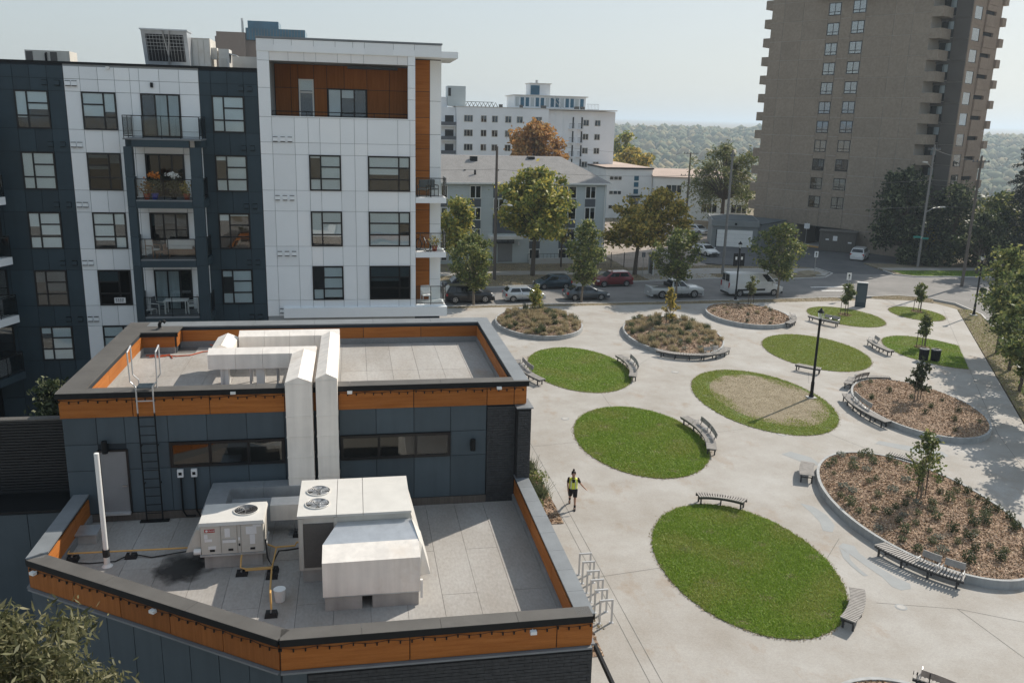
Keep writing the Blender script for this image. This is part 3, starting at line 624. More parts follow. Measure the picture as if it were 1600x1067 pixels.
# ================================================================== building kit (facades face local -y)
_fm = {}
PA = [(0, .36, 0, .34), (0, .36, .34, 1), (.36, 1, 0, .34), (.36, 1, .34, .67), (.36, 1, .67, 1)]
PB = [(1 - b, 1 - a, c, d) for a, b, c, d in PA]
PW = [(0, .73, 0, .34), (0, .73, .34, .67), (0, .73, .67, 1), (.73, 1, 0, .34), (.73, 1, .34, .67), (.73, 1, .67, 1)]
PD = [(0, .36, 0, 1), (.36, .68, 0, 1), (.68, 1, 0, 1)]
P3 = [(0, .345, 0, 1), (.345, .68, 0, 1), (.68, 1, 0, 1)]
P2 = [(0, .5, 0, 1), (.5, 1, 0, 1)]
PT = [(0, .5, .27, 1), (.5, 1, .27, 1), (0, .5, 0, .27), (.5, 1, 0, .27)]
def window(par, x0, x1, z0, z1, y, panes, blinds=(), t=0.075, fm='black_frame', glass='glass', back='interior', name='window', proud=0.08, blind='blind'):
    w, h = x1 - x0, z1 - z0
    key = (round(w, 3), round(h, 3), tuple(panes), t, fm, back, proud, name)
    if key not in _fm:
        b = MB(); b.k = 1; b.box(0, w, -0.012, 0.0, 0, h); b.k = 0
        for u0, u1, v0, v1 in panes:
            a0, a1, c0, c1 = u0 * w, u1 * w, v0 * h, v1 * h
            l = t if u0 == 0 else t / 2; r = t if u1 == 1 else t / 2; d = t if v0 == 0 else t / 2; q = t if v1 == 1 else t / 2
            b.box(a0, a0 + l, -proud, -.012, c0, c1); b.box(a1 - r, a1, -proud, -.012, c0, c1)
            b.box(a0 + l, a1 - r, -proud, -.012, c0, c0 + d); b.box(a0 + l, a1 - r, -proud, -.012, c1 - q, c1)
        _fm[key] = b.mesh(name, [fm, back])
    o = put(name, _fm[key], par, (x0, y, z0))
    for i, (u0, u1, v0, v1) in enumerate(panes):
        a0, a1, c0, c1 = u0 * w + t / 2, u1 * w - t / 2, v0 * h + t / 2, v1 * h - t / 2
        box('pane', glass, a0, a1, -proud * .62, -proud * .5, c0, c1, o)
        if i < len(blinds) and blinds[i] > 0:
            box('blind', blind, a0, a1, -.03, -.02, c1 - (c1 - c0) * blinds[i], c1, o)
    return o
def panels(par, xs, zs, m, y0, th=0.025, holes=(), g=0.011, name='wall_panel', wob=0.0):
    for i in range(len(xs) - 1):
        for j in range(len(zs) - 1):
            cx, cz = (xs[i] + xs[i + 1]) / 2, (zs[j] + zs[j + 1]) / 2
            if any(a < cx < b and c < cz < d for a, b, c, d in holes): continue
            dy = random.uniform(-wob, wob)
            box(name, tone(m), xs[i] + g, xs[i + 1] - g, y0 + dy, y0 + th, zs[j] + g, zs[j + 1] - g, par)
def rail(par, pts, z, h=1.05, n=None, r=0.022, glass=True, name='railing', mid=0.1):
    b = MB()
    for i in range(len(pts) - 1):
        a, c = Vector((*pts[i], 0)), Vector((*pts[i + 1], 0)); L = (c - a).length; k = max(1, round(L / (n or 0.95)))
        b.tube([a + Vector((0, 0, z + h)), c + Vector((0, 0, z + h))], r * 1.3, 4); b.tube([a + Vector((0, 0, z + mid)), c + Vector((0, 0, z + mid))], r, 4)
        for j in range(k + 1):
            p = a + (c - a) * (j / k); b.tube([p + Vector((0, 0, z)), p + Vector((0, 0, z + h))], r, 4)
    o = b.build(name, 'black_metal', par)
    if glass:
        for i in range(len(pts) - 1):
            a, c = Vector(pts[i]), Vector(pts[i + 1]); d = (c - a).normalized() * .04; e = Vector((-d.y, d.x)) * .1
            g = MB().hexa([(*(a + d - e), z + .14), (*(c - d - e), z + .14), (*(c - d + e), z + .14), (*(a + d + e), z + .14), (*(a + d - e), z + h - .06), (*(c - d - e), z + h - .06), (*(c - d + e), z + h - .06), (*(a + d + e), z + h - .06)])
            g.build('glass_panel', 'glass_clear', o)
    return o
M['glass_clear'] = glassmat('glass_clear', (0.93, 0.95, 0.95), 0.02)
def rbox(name, m, p0, p1, o0, o1, z0, z1, par=None, **k):
    """box along p0->p1, from offset o0 to o1 on its right-hand side"""
    a, c = Vector(p0), Vector(p1); d = (c - a); L = d.length; d.normalize(); n = Vector((d.y, -d.x)); mid = (a + c) / 2 + n * (o0 + o1) / 2
    o = put(name, ucube(m), par, (mid.x, mid.y, (z0 + z1) / 2), math.atan2(d.y, d.x), **k); o.scale = (L, abs(o1 - o0), z1 - z0); return o

# ================================================================== six-storey apartment block
AY = 48.1
apt = thing('apartment_building', 'six-storey apartment block clad in white and navy panels with stacked balconies', 'apartment building', (0, AY, 0))
box('wall_core', 'navy_back', -18.7, -14.11, .03, 14, 0, 19.45, apt)
box('wall_core', 'wall_back', -14.11, -7.68, .03, 14.02, 0, 19.45, apt)
box('wall_core', 'navy_back', -7.68, -4.77, .03, 14, 0, 19.45, apt)
box('wall_core', 'wall_back', -4.75, 3.3, .03, 12, 0, 17.12, apt)
box('wall_core', 'navy_back', 3.3, 4.86, 1.65, 12.01, 0, 20.4, apt)
box('wall_core', 'navy_back', -4.75, 3.3, 3.03, 12, 17.12, 20.4, apt)
box('wall_core', 'wall_back', -4.75, -4.18, .03, 3.03, 17.12, 20.4, apt)
box('wall_core', 'wall_back', -4.18, 3.3, .03, 3.03, 19.98, 20.4, apt)
Hd = [18.12, 15.13, 12.11, 9.09, 6.08]; Sl = [16.27, 13.24, 10.21, 7.19, 4.23]
zs = [0, 2.2, 4.23, 6.08, 7.19, 9.09, 10.21, 12.11, 13.24, 15.13, 16.27, 18.12, 18.72, 19.33]
ho = lambda a, c: [(a, c, Sl[i], Hd[i]) for i in range(5)]
panels(apt, [-18.7, -17.6, -16.46, -15.68, -14.88, -14.12], zs, 'navy_siding', 0, holes=ho(-16.46, -14.88))
panels(apt, [-14.10, -13.36, -12.52, -11.73, -11.0, -10.56, -9.6, -8.64, -7.69], zs, 'white_siding', 0, holes=ho(-13.36, -11.73) + [(-10.56, -8.64, f, h) for f, h in zip((15.9, 12.9, 9.9, 6.9, 3.9), Hd)] + [(-10.56, -8.64, 15.13, 16.27), (-10.56, -8.64, 12.11, 13.24), (-10.56, -8.64, 9.09, 10.21), (-10.56, -8.64, 6.08, 7.19)])
for h in (15.13, 12.11, 9.09, 6.08): box('wall_panel', 'white_siding', -10.55, -8.65, 0, .025, h + .011, h + .78, apt)
panels(apt, [-7.67, -7.1, -6.3, -5.49, -4.79], zs, 'navy_siding', 0, holes=[(-7.1, -5.49, Sl[i], Hd[i]) for i in range(5)])
bl = lambda: [random.choice((0, .0, 1, 1, .55)) for _ in range(5)]
BL = {('d', 0): (.1, 1, 0, .5, 1), ('d', 1): (1, 1, 1, 1, 1), ('d', 2): (1, .6, 1, .9, 1), ('d', 3): (0, .5, 0, .8, 1), ('d', 4): (1, .3, 1, 1, 1),
      ('w', 0): (0, .8, 0, 1, 1), ('w', 1): (0, .4, 0, .3, .4), ('w', 2): (1, .5, .3, 1, 1), ('w', 3): (0, 0, 0, 0, 1), ('w', 4): (1, 1, 1, 1, 1),
      ('m', 0): (.9, 1, 1, 1, 1), ('m', 1): (1, .2, 1, 1, 1), ('m', 2): (0, .3, 0, 0, .2), ('m', 3): (1, .3, 1, 1, 1), ('m', 4): (0, 0, 0, 0, 0)}
for i in range(5):
    window(apt, -16.46, -14.88, Sl[i], Hd[i], 0.02, PA, BL['d', i], glass='glass' if i != 3 else 'glass_dark')
    window(apt, -13.36, -11.73, Sl[i], Hd[i], 0.02, PB, BL['w', i], glass='glass_dark' if i in (1, 3) else 'glass')
    window(apt, -7.1, -5.49, Sl[i], Hd[i], 0.02, PA, BL['m', i], back='interior_warm' if i == 2 else 'interior')
    window(apt, -10.55, -8.65, Sl[i] - .31, Hd[i], 0.02, PD, [(0, .97, .97), (0, 0, 0), (.3, .25, .3), (.97, .97, 0), (0, 0, 0)][i], name='patio_door', back='interior_warm' if i in (1, 2) else 'interior', blind='curtain', glass='glass' if i in (0, 3) else 'glass_dark')
# vent hoods in pairs
def vent_hood(x, z, m):
    b = MB(); b.box(x - .12, x + .12, -.10, .0, z - .09, z + .11); 
    b.k = 1; b.box(x - .115, x + .115, -.11, -.0, z - .125, z - .092); b.box(x - .115, x + .115, -.115, 0, z + .112, z + .135)  # black bars build the shadow lines above and below into the hood
    b.build('vent_hood', [m, 'black_metal'], apt)
for i, h in enumerate(Hd):
    for x, m in ((-15.0, 'navy_siding'), (-14.42, 'navy_siding'), (-13.92, 'white_siding'), (-13.62, 'white_siding'), (-5.62, 'navy_siding'), (-5.18, 'navy_siding')): vent_hood(x, h + .38, m)
for z in (16.0, 12.95, 9.95, 6.78):
    for x in (-4.0, -3.62, -3.25): vent_hood(x, z, 'white_siding')
# parapet caps
for x0, x1 in ((-18.7, -16.4), (-16.4, -14.1), (-14.1, -11.9), (-11.9, -9.8), (-9.8, -7.69), (-7.69, -6.2), (-6.2, -4.8)): box('coping', 'black_metal', x0 + .004, x1 - .004, -.05, .45, 19.43, 19.54, apt)
# white corner block
wz = [6.48, 7.37, 9.26, 10.35, 12.25, 13.35, 15.23, 15.85, 17.14]
wx = [-4.77, -4.15, -3.0, -2.3, -1.7, -0.64, .1, .79, 2.4, 3.05, 3.35]
wh = [(-2.3, -.64, 7.37, 9.26), (-2.3, -.64, 10.35, 12.25), (-2.3, -.64, 13.35, 15.23), (.79, 3.05, 7.37, 9.26), (.79, 3.05, 10.35, 12.25), (.79, 3.05, 13.35, 15.23)]
panels(apt, wx, wz, 'white_siding', -.02, th=.045, holes=wh, g=.009)
panels(apt, [-4.77, -4.15], [17.14, 18.6, 19.95, 20.42], 'white_siding', -.02, th=.045, g=.009)
panels(apt, [2.95, 3.35], [17.14, 18.2, 18.8, 19.95, 20.42], 'white_siding', -.02, th=.4, g=.009)
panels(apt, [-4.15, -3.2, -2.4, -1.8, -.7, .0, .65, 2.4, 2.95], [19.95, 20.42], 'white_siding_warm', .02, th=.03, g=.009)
panels(apt, [-4.77, -3.9, -3.0, -1.9, -.8, .1, .7, 2.2, 3.3, 4.74], [20.42, 21.02], 'white_siding', -.06, th=.08, g=.009)
box('roof_slab', 'white_siding', -4.77, 5.62, -.045, 4.2, 20.40, 20.72, apt)
box('parapet_core', 'wall_back', -4.74, 4.72, .03, 11.9, 20.73, 21.0, apt)
for x0, x1 in ((-4.8, -1.6), (-1.6, 1.6), (1.6, 4.78)): box('coping', 'cap_blue', x0 + .004, x1 - .004, -.10, .4, 21.03, 21.12, apt)
for i, (s, h) in enumerate(((13.35, 15.23), (10.35, 12.25), (7.37, 9.26))):
    window(apt, -2.3, -.64, s, h, 0.0, PA, [(1, .1, 1, 1, 1), (.1, 1, .1, 1, 1), (1, 0, .8, 1, 1)][i])
    window(apt, .79, 3.05, s, h, 0.0, PW, [(0, .6, 1, 0, 0, 1), (1, 1, 1, 1, 0, 1), (0, .35, 1, 0, 0, 1)][i], glass='glass' if i < 2 else 'glass_dark')
# rooftop loggia, wood lined
lx = [-4.15, -3.3, -2.9, -2.05, -1.35, -.4, .85, 2.1, 3.3]
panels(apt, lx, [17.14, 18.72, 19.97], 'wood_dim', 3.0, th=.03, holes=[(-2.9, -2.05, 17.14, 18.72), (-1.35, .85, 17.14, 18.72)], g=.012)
window(apt, -2.88, -2.07, 17.14, 19.2, 3.0, [(0, 1, 0, .66), (0, 1, .66, 1)], (0, .9), name='loggia_door', fm='white_paint', proud=.1)
window(apt, -1.33, .83, 17.14, 18.75, 3.0, P3, (.95, .3, 0), name='loggia_window', blind='white_label')
box('loggia_floor', 'concrete_new', -4.15, 2.95, .03, 3.0, 17.125, 17.16, apt); box('loggia_sill', 'white_siding', -4.16, 2.96, -.05, .12, 17.15, 17.2, apt)
box('ceiling_heater', 'slate_siding', -.2, 2.5, 1.6, 2.2, 19.78, 19.9, apt)
rail(apt, [(-4.12, .2), (2.92, .2)], 17.16, .28, n=1.8, glass=False)
# recessed corner: wood strip, white return, three balconies
panels(apt, [3.33, 4.26], [6.5, 7.6, 8.7, 9.8, 10.9, 12.2, 13.3, 14.4, 15.6, 16.4, 17.3, 18.7, 20.36], 'wood', 1.62, th=.03, g=.012, name='wood_panel')
panels(apt, [4.26, 4.9], [6.5, 8.2, 9.8, 11.4, 13.0, 14.6, 16.4, 18.2, 20.36], 'white_siding', 1.60, th=.05, g=.009)
for z in (13.04, 10.02, 7.02):
    b = box('balcony_slab', 'white_siding', 3.36, 5.05, .0, 1.6, z - .30, z, apt)
    rail(apt, [(3.38, .05), (5.02, .05), (5.02, 1.58)], z, 1.05, n=.8, glass=True)
box('balcony_slab', 'white_siding', -3.9, 5.1, -.28, .0, 6.42, 6.96, apt)
# projecting balcony tower in navy
bf = [15.95, 12.95, 9.95, 6.95]
for x0, x1 in ((-11.12, -10.72), (-8.02, -7.48)):
    panels(apt, [x0, x1], [0, 2, 4, 6.6, 9.6, 11.1, 12.6, 14.1, 15.55], 'navy_siding', -1.95, th=.42, g=.008, name='column_panel')
for i, z in enumerate(bf):
    box('balcony_slab', 'cap_blue', -11.1 if i == 0 else -10.7, -7.45 if i == 0 else -8.04, -1.97, -.02, z - .07, z, apt)
    box('balcony_beam', 'navy_siding', -10.71, -8.03, -1.93, -1.55, z - .42, z - .075, apt)
    box('side_beam', 'navy_siding', -7.82, -7.5, -1.52, -.02, z - .42, z - .072, apt); box('side_beam', 'navy_siding', -11.1, -10.78, -1.52, -.02, z - .42, z - .072, apt)
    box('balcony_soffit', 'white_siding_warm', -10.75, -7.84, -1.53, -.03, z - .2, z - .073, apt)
    if i == 0: rail(apt, [(-11.05, -.05), (-11.05, -1.9), (-7.5, -1.9), (-7.5, -.05)], z, 1.08)
    else:
        rail(apt, [(-10.7, -1.88), (-8.04, -1.88)], z, 1.02, n=1.35); rail(apt, [(-7.55, -1.5), (-7.55, -.05)], z, 1.02, n=.45); rail(apt, [(-11.05, -1.5), (-11.05, -.05)], z, 1.02, n=.45)
MB().box(-10.02, -9.9, -.12, 0, 18.42, 18.66).build('wall_lamp', 'black_metal', apt); MB().box(-12.06, -11.9, -.16, 0, 19.22, 19.36).build('camera_dome', 'white_paint', apt)
# splayed wing at the left edge with its own balconies
wing = [(-19.0, -.2), (-21.6, -8.5), (-34, -8.5), (-34, 8), (-18.72, 8)]
MB().prism(wing, 0, 19.3).build('side_wing', 'navy_siding', apt)
for i, z in enumerate((15.95, 12.95, 9.95, 6.95, 3.95)):
    mt = 'white_siding' if i < 4 else 'navy_siding'
    MB().prism([(-19.0, -.9), (-17.05, -1.0), (-19.4, -7.6), (-21.35, -7.4)], z - .38, z).build('balcony_slab', mt, apt)
    rail(apt, [(-19.0, -.92), (-17.1, -1.02), (-19.4, -7.5)], z, 1.05, n=1.1)
    window(apt, -18.62, -17.75, z + .05, z + 2.2, -.0, [(0, 1, 0, 1)], name='patio_door')
MB().prism([(-19.1, -1.2), (-18.2, -2.9), (-19.6, -6.9), (-21.2, -6.9)], 6.9, 12.6).build('bay_wall', 'white_siding', apt)

# rooftop plant on the apartment block
t = thing('rooftop_ventilator', 'tall grey air handler with a slanted hood and mesh intake on the apartment roof', 'rooftop unit', (-9.5, 52.0, 19.45))
MB().extrude_x([(-1.4, 1.95), (-.75, .25), (0, .25), (0, 1.95)], -1.35, .95).build('intake_hood', 'galvanised', t)
b = MB()
for i in range(8): b.tube([(-1.15, -1.33 + i * .066, 1.68 - i * .17), (.75, -1.33 + i * .066, 1.68 - i * .17)], .012, 4)
for i in range(12): b.tube([(-1.1 + i * .165, -1.37, 1.74), (-1.1 + i * .165, -.88, .44)], .010, 4)
for a_, c_ in ((-.25, -.05), (.1, -.15)): b.tube([(a_, -1.5, 1.94), (c_, -.82, .3)], .035, 5)
b.build('intake_mesh', 'steel', t, kind='stuff')
b = MB().hexa([(-1.15, -.86, .42), (.75, -.86, .42), (.75, -.80, .42), (-1.15, -.80, .42), (-1.15, -1.35, 1.75), (.75, -1.35, 1.75), (.75, -1.29, 1.75), (-1.15, -1.29, 1.75)]); b.build('intake_opening', 'interior', t)
box('hood_lip', 'galvanised', -1.4, 1.0, -1.5, .05, 1.95, 2.02, t); box('cabinet', 'unit_paint', -1.3, 1.9, 0, 2.2, .25, 1.75, t); box('base_frame', 'galvanised', -1.4, 2.0, -.8, 2.3, 0, .24, t)
for k in range(3): box('access_panel', 'unit_top', 1.0 + k * .3, 1.27 + k * .3, -.03, 0, .3, 1.65, t)
t = thing('rooftop_unit', 'white box plant beside the slanted-hood air handler', 'rooftop unit', (-7.2, 52.3, 19.45))
MB().box(0, .55, 0, 1.2, 0, 1.25).build('cabinet', 'unit_top', t); MB().box(.12, .4, -.05, 0, .3, .75).build('service_panel', 'unit_paint', t); MB().hexa([(.55, 0, 1.0), (.95, 0, .9), (.95, 1, .9), (.55, 1, 1.0), (.55, 0, 1.05), (.95, 0, .95), (.95, 1, .95), (.55, 1, 1.05)]).build('rain_hood', 'galvanised', t)
MB().box(-.5, -.1, .1, .6, .7, 1.3).build('vent_box', 'unit_top', t)
t = thing('roof_penthouse', 'low white metal penthouse on the apartment roof beside the white corner block', 'penthouse', (-5.0, 55, 19.45)); MB().box(-2.6, 1.0, 0, 5, 0, 1.05).build('wall', 'unit_top', t)
t = thing('rooftop_unit', 'small grey condenser with fans on the far left of the apartment roof', 'rooftop unit', (-16.7, 54, 19.45))
MB().box(-1.0, 1.3, 0, 1.4, .1, .92).build('cabinet', 'unit_paint', t)
for k in range(2): box('louvre', 'unit_coil', -.95 + k * 1.25, -.6 + k * 1.25, -.02, 0, .2, .85, t)
MB().tube([(.1, -.1, 0), (.1, -.1, .75), (.1, .05, .8)], .06, 6).build('conduit', 'black_metal', t)
# things on the balconies
def chair(x, y, z, rz, m1, m2, label, grp=None):
    t = thing('patio_chair', label, 'chair', (x, y, z), rz, grp)
    b = MB()
    for sx in (-.25, .25):
        for sy in (-.24, .24): b.tube([(sx, sy, 0), (sx, sy, .62 if sy < 0 else .9)], .022, 5)
        b.tube([(sx, -.24, .62), (sx, .24, .62)], .025, 5)
    b.build('chair_frame', m1, t); MB().box(-.24, .24, -.24, .24, .38, .44).build('seat', m2, t); MB().hexa([(-.24, .19, .46), (.24, .19, .46), (.24, .24, .46), (-.24, .24, .46), (-.24, .26, .92), (.24, .26, .92), (.24, .31, .92), (-.24, .31, .92)]).build('backrest', m2, t)
    return t
chair(-10.2, AY - 1.35, 6.95, 1.2, 'white_paint', 'spandrel', 'white framed chair left of the table on the lowest navy balcony')
chair(-8.5, AY - 1.0, 6.95, -1.3, 'white_paint', 'white_label', 'white chair right of the table on the lowest navy balcony')
t = thing('patio_table', 'white patio table on the lowest navy balcony', 'table', (-9.3, AY - 1.1, 6.95)); b = MB()
for sx in (-.5, .5):
    for sy in (-.3, .3): b.tube([(sx, sy, 0), (sx, sy, .7)], .025, 5)
b.build('leg_frame', 'white_paint', t); MB().box(-.58, .58, -.36, .36, .7, .74).build('tabletop', 'white_paint', t)
chair(-10.25, AY - 1.2, 9.95, 1.0, 'wicker', 'cushion', 'wicker armchair with pale cushion on the middle navy balcony')
t = thing('wicker_sofa', 'wicker loveseat with white cushions on the middle navy balcony', 'sofa', (-8.95, AY - .75, 9.95))
MB().box(-.75, .75, -.35, .35, .1, .4).build('sofa_base', 'wicker', t); MB().box(-.75, .75, .2, .36, .41, .85).build('backrest', 'cushion', t); MB().box(-.6, .6, -.33, .19, .41, .53).build('seat_cushion', 'cushion', t)
for s in (-.83, .75): MB().box(s, s + .08, -.35, .35, .1, .62).build('armrest', 'wicker', t)
t = thing('side_table', 'small wooden table in front of the wicker loveseat', 'table', (-9.7, AY - 1.45, 9.95)); MB().box(-.35, .35, -.2, .2, .3, .36).build('tabletop', 'wicker', t)
b = MB(); [b.tube([(sx, sy, 0), (sx, sy, .3)], .025, 5) for sx in (-.3, .3) for sy in (-.15, .15)]; b.build('leg_frame', 'wicker', t)
def potted(x, y, z, label, pot, leafm, flower, h):
    t = thing('potted_plant', label, 'plant', (x, y, z), 0, 'potted flowers on the upper navy balcony')
    MB().lathe([(.12, 0), (.18, .28), (.2, .3), (.17, .3)], n=10).build('pot', pot, t)
    C = rng.normal(0, [.17, .15, .17], (240, 3)) + np.array([0, 0, .3 + h / 2]); quads('foliage', leaves(C, .055), leafm, t)
    if flower: quads('blossom', leaves(rng.normal(0, [.15, .1, .07], (110, 3)) + np.array([0, -.05, .35 + h]), .05, aspect=.9), flower, t)
potted(-10.25, AY - 1.6, 12.95, 'red-leaved plant in a terracotta pot at the left of the upper navy balcony', 'pot_red', 'leaf_orange', None, .6)
potted(-9.9, AY - 1.45, 12.95, 'orange flowers in a blue pot on the upper navy balcony', 'pot_blue', 'leaf_shrub', 'flower_orange', .85)
potted(-9.0, AY - 1.4, 12.95, 'tall plant topped with white blossom on the upper navy balcony', 'rubber', 'leaf_dark', 'flower_white', .85)
potted(-8.35, AY - 1.5, 12.95, 'rusty potted shrub at the right of the upper navy balcony', 'pot_red', 'leaf_gold', None, .6)
t = thing('bicycle', 'bicycle leaning on the middle white corner balcony', 'bicycle', (3.8, AY + .6, 10.02), .5)
for y in (-.45, .45):
    b = MB(); b.tube([(0, y + .3 * math.cos(a), .32 + .3 * math.sin(a)) for a in [i * math.pi / 7 for i in range(15)]], .022, 5); b.build('wheel', 'rubber', t)
b = MB(); b.tube([(0, -.45, .32), (0, -.1, .75), (0, .3, .78), (0, .05, .32), (0, -.1, .75)], .02, 5); b.tube([(0, .45, .32), (0, .3, .78), (0, .27, .95)], .02, 5); b.tube([(-.22, .25, .98), (.22, .25, .98)], .015, 5); b.build('frame', 'paint_slate', t)
chair(4.35, AY + .9, 13.04, .4, 'black_metal', 'slate_siding', 'dark patio chair on the top white corner balcony'); chair(3.8, AY + .7, 13.04, -.3, 'black_metal', 'slate_siding', 'dark patio chair nearer the wood strip on the top white corner balcony')
chair(4.0, AY + .8, 7.02, .2, 'white_paint', 'white_label', 'white chair on the lowest white corner balcony')
potted(4.45, AY + .5, 10.02, 'yellow-leaved potted plant beside the bicycle', 'pot_red', 'leaf_gold', None, .45)
t = thing('window_notice', 'white paper notice standing in the window below the middle balcony rows', 'sign', (-12.35, AY - .075, 7.32)); MB().box(-.28, .28, -.004, 0, 0, .3).build('paper', 'white_label', t)
b = MB(); [b.box(-.22 + k * .11, -.14 + k * .11, -.007, -.0045, .17 + .0 * k, .23) for k in range(4)]; [b.box(-.2 + k * .1, -.13 + k * .1, -.007, -.0045, .07, .12) for k in range(4)]; b.build('lettering', 'slate_back', t)

# ================================================================== low commercial pavilion in the foreground
PY = 27.84
pav = thing('pavilion', 'low slate-clad shop building with orange wood fascias and two flat roofs', 'building', (0, PY, 0))
D0, D1 = (-1.93, 18.78 - PY), (-9.03, 23.6 - PY)      # the splayed front-left wall
box('wall_core', 'slate_back', -9.2, 5.72, .03, 9.7, 0, 7.72, pav)
low = [(5.72, .03), (5.72, 18.82 - PY), D0, D1, (-9.0, .03)]
MB().prism(low, 0, 4.12).build('wall_core', 'slate_back', pav)
# upper facade panels
hol = [(-6.05, -2.4, 5.98, 6.87), (-.6, 3.12, 5.98, 6.87), (-8.2, -7.36, 4.55, 6.0), (-8.2, -7.36, 5.98, 6.66)]
panels(pav, [-9.2, -8.2, -7.36, -6.05, -4.85, -3.6, -2.4], [4.47, 5.98, 6.87, 7.79], 'slate_siding', 0, th=.028, holes=hol, g=.010)
panels(pav, [-2.4, -.62], [4.47, 5.98, 6.87, 7.79], 'slate_siding', 0, th=.028, g=.010)
panels(pav, [-.62, .6, 1.87, 3.12, 4.36], [4.47, 5.98, 6.87, 7.79], 'slate_siding', 0, th=.028, holes=hol, g=.010)
box('base_board', 'pole_wood', -9.2, 5.7, -.03, .028, 4.16, 4.45, pav)
window(pav, -6.04, -2.41, 5.99, 6.86, .02, P3, (0, 0, 0), t=.09, proud=.09, glass='glass_dark', back='interior')
window(pav, -.59, 3.11, 5.99, 6.86, .02, P3, (0, 0, 0), t=.09, proud=.09, glass='glass_dark', back='interior')
d = MB(); d.box(-8.24, -8.18, -.06, .02, 4.5, 6.68); d.box(-7.38, -7.32, -.06, .02, 4.5, 6.68); d.box(-8.18, -7.38, -.06, .02, 6.62, 6.68)
dr = d.build('door_frame', 'black_frame', pav); MB().box(-8.175, -7.385, -.035, .02, 4.53, 6.615).build('door', 'door_grey', dr); MB().box(-7.55, -7.42, -.1, -.036, 5.42, 5.46).build('door_handle', 'steel', dr); MB().box(-8.2, -7.36, -.2, -.0, 4.47, 4.53).build('door_sill', 'alu', pav)
for x, z in ((-7.97, 6.82), (3.88, 6.40)):
    b = MB(); b.box(x - .09, x + .09, -.06, .0, z - .06, z + .06); b.lathe([(.09, z - .2), (.09, z + .2), (.07, z + .22)], x, -.16, 10); b.build('wall_lamp', 'black_metal', pav)
# brick pier at the right of the upper facade
def brick_field(par, x0, x1, z0, z1, y0, w=.39, h=.088, stop=290):
    n = 0; j = 0; z = z0
    while z + h <= z1 + 1e-6:
        x = x0 - (w / 2 if j % 2 else 0)
        while x < x1 - .02:
            a, c = max(x, x0) + .005, min(x + w, x1) - .005
            if c - a > .03 and n < stop: box('brick', 'brick_dark', a, c, y0 + random.uniform(-.006, .006), y0 + .06, z + .005, z + h - .005, par); n += 1
            x += w
        z += h; j += 1
pier = MB().box(4.38, 5.82, -.02, .6, 0, 7.72).build('brick_pier', 'brick_joint', pav); brick_field(pier, 4.38, 5.36, 4.2, 7.72, -.045)
pier2 = MB().box(5.40, 5.86, -.34, -.03, 0, 7.70).build('brick_pier', 'brick_joint', pav); brick_field(pier2, 5.40, 5.86, 4.2, 7.70, -.372, w=.23)
box('pier_cap', 'cap_blue', 5.34, 5.92, -.42, .6, 7.725, 7.765, pav)
# upper fascia: wood panels, black drip edge, coping
fx = [-9.24, -7.05, -4.7, -2.35]
def fascia(p0, p1, cuts, z0, z1, o=(.0, .05), m='wood', name='fascia_panel'):
    a, c = Vector(p0), Vector(p1)
    for i in range(len(cuts) - 1):
        q0, q1 = a + (c - a) * cuts[i], a + (c - a) * cuts[i + 1]; d = (q1 - q0).normalized() * .012
        rbox(name, tone(m), q0 + d, q1 - d, o[0], o[1], z0, z1, pav)
def coping(p0, p1, cuts, z, o, m='cap', th=.05, drop=.14, ex=(0, 0)):
    a, c = Vector(p0), Vector(p1); u = (c - a).normalized()
    for i in range(len(cuts) - 1):
        q0, q1 = a + (c - a) * cuts[i], a + (c - a) * cuts[i + 1]
        rbox('coping', m, q0 + u * .004, q1 - u * .004, o[0], o[1], z - th, z, pav)
    rbox('drip_edge', 'black_metal', a, c, o[1] - .02, o[1] + .004, z - th - drop, z - .012, pav)
ev = lambda n: [i / n for i in range(n + 1)]
fascia((-9.24, 0), (5.72, 0), [0, .146, .303, .46, .575, .742, .909, .972, 1.0], 7.79, 8.43)
coping((-9.3, 0), (5.8, 0), ev(5), 8.63, (-.42, .12))
coping((5.72, 0), (5.72, 9.75), ev(7), 8.632, (-.43, .09), 'cap_blue'); fascia((5.70, 0.02), (5.70, 9.7), ev(4), 7.79, 8.43)
coping((5.72, 9.72), (-9.25, 9.72), ev(6), 8.63, (-.80, .05), 'cap_blue'); fascia((5.7, 9.7), (-9.2, 9.7), ev(6), 7.79, 8.43)
coping((-9.22, 9.7), (-9.22, 0), ev(4), 8.632, (-.70, .09), 'cap'); fascia((-9.2, 9.7), (-9.2, 0.02), ev(4), 7.79, 8.43)
# parapet cores and inner faces
for x0, x1, y0, y1 in ((-9.15, 5.65, .05, .36), (-9.15, 5.65, 8.92, 9.65), (5.28, 5.66, .37, 8.9), (-9.16, -8.54, .37, 8.9)): box('parapet_core', 'slate_back', x0, x1, y0, y1, 7.70, 8.56, pav)
fascia((-8.5, 8.88), (5.25, 8.88), [0, .1, .28, .46, .64, .82, 1], 8.0, 8.46, (0, .03)); rbox('base_flashing', 'roof_sheet_dark', (-8.5, 8.88), (5.25, 8.88), 0, .06, 7.72, 8.0, pav)
fascia((5.25, 8.82), (5.25, .4), ev(3), 8.0, 8.46, (0, .03)); rbox('base_flashing', 'roof_sheet_dark', (5.25, 8.8), (5.25, .4), 0, .06, 7.72, 8.0, pav)
fascia((-8.51, .4), (-8.51, 7.9), ev(3), 8.0, 8.46, (0, .03)); rbox('base_flashing', 'roof_sheet', (-8.51, .4), (-8.51, 7.9), 0, .06, 7.72, 8.0, pav)
fascia((5.25, .38), (-8.5, .38), ev(4), 8.0, 8.46, (0, .03))
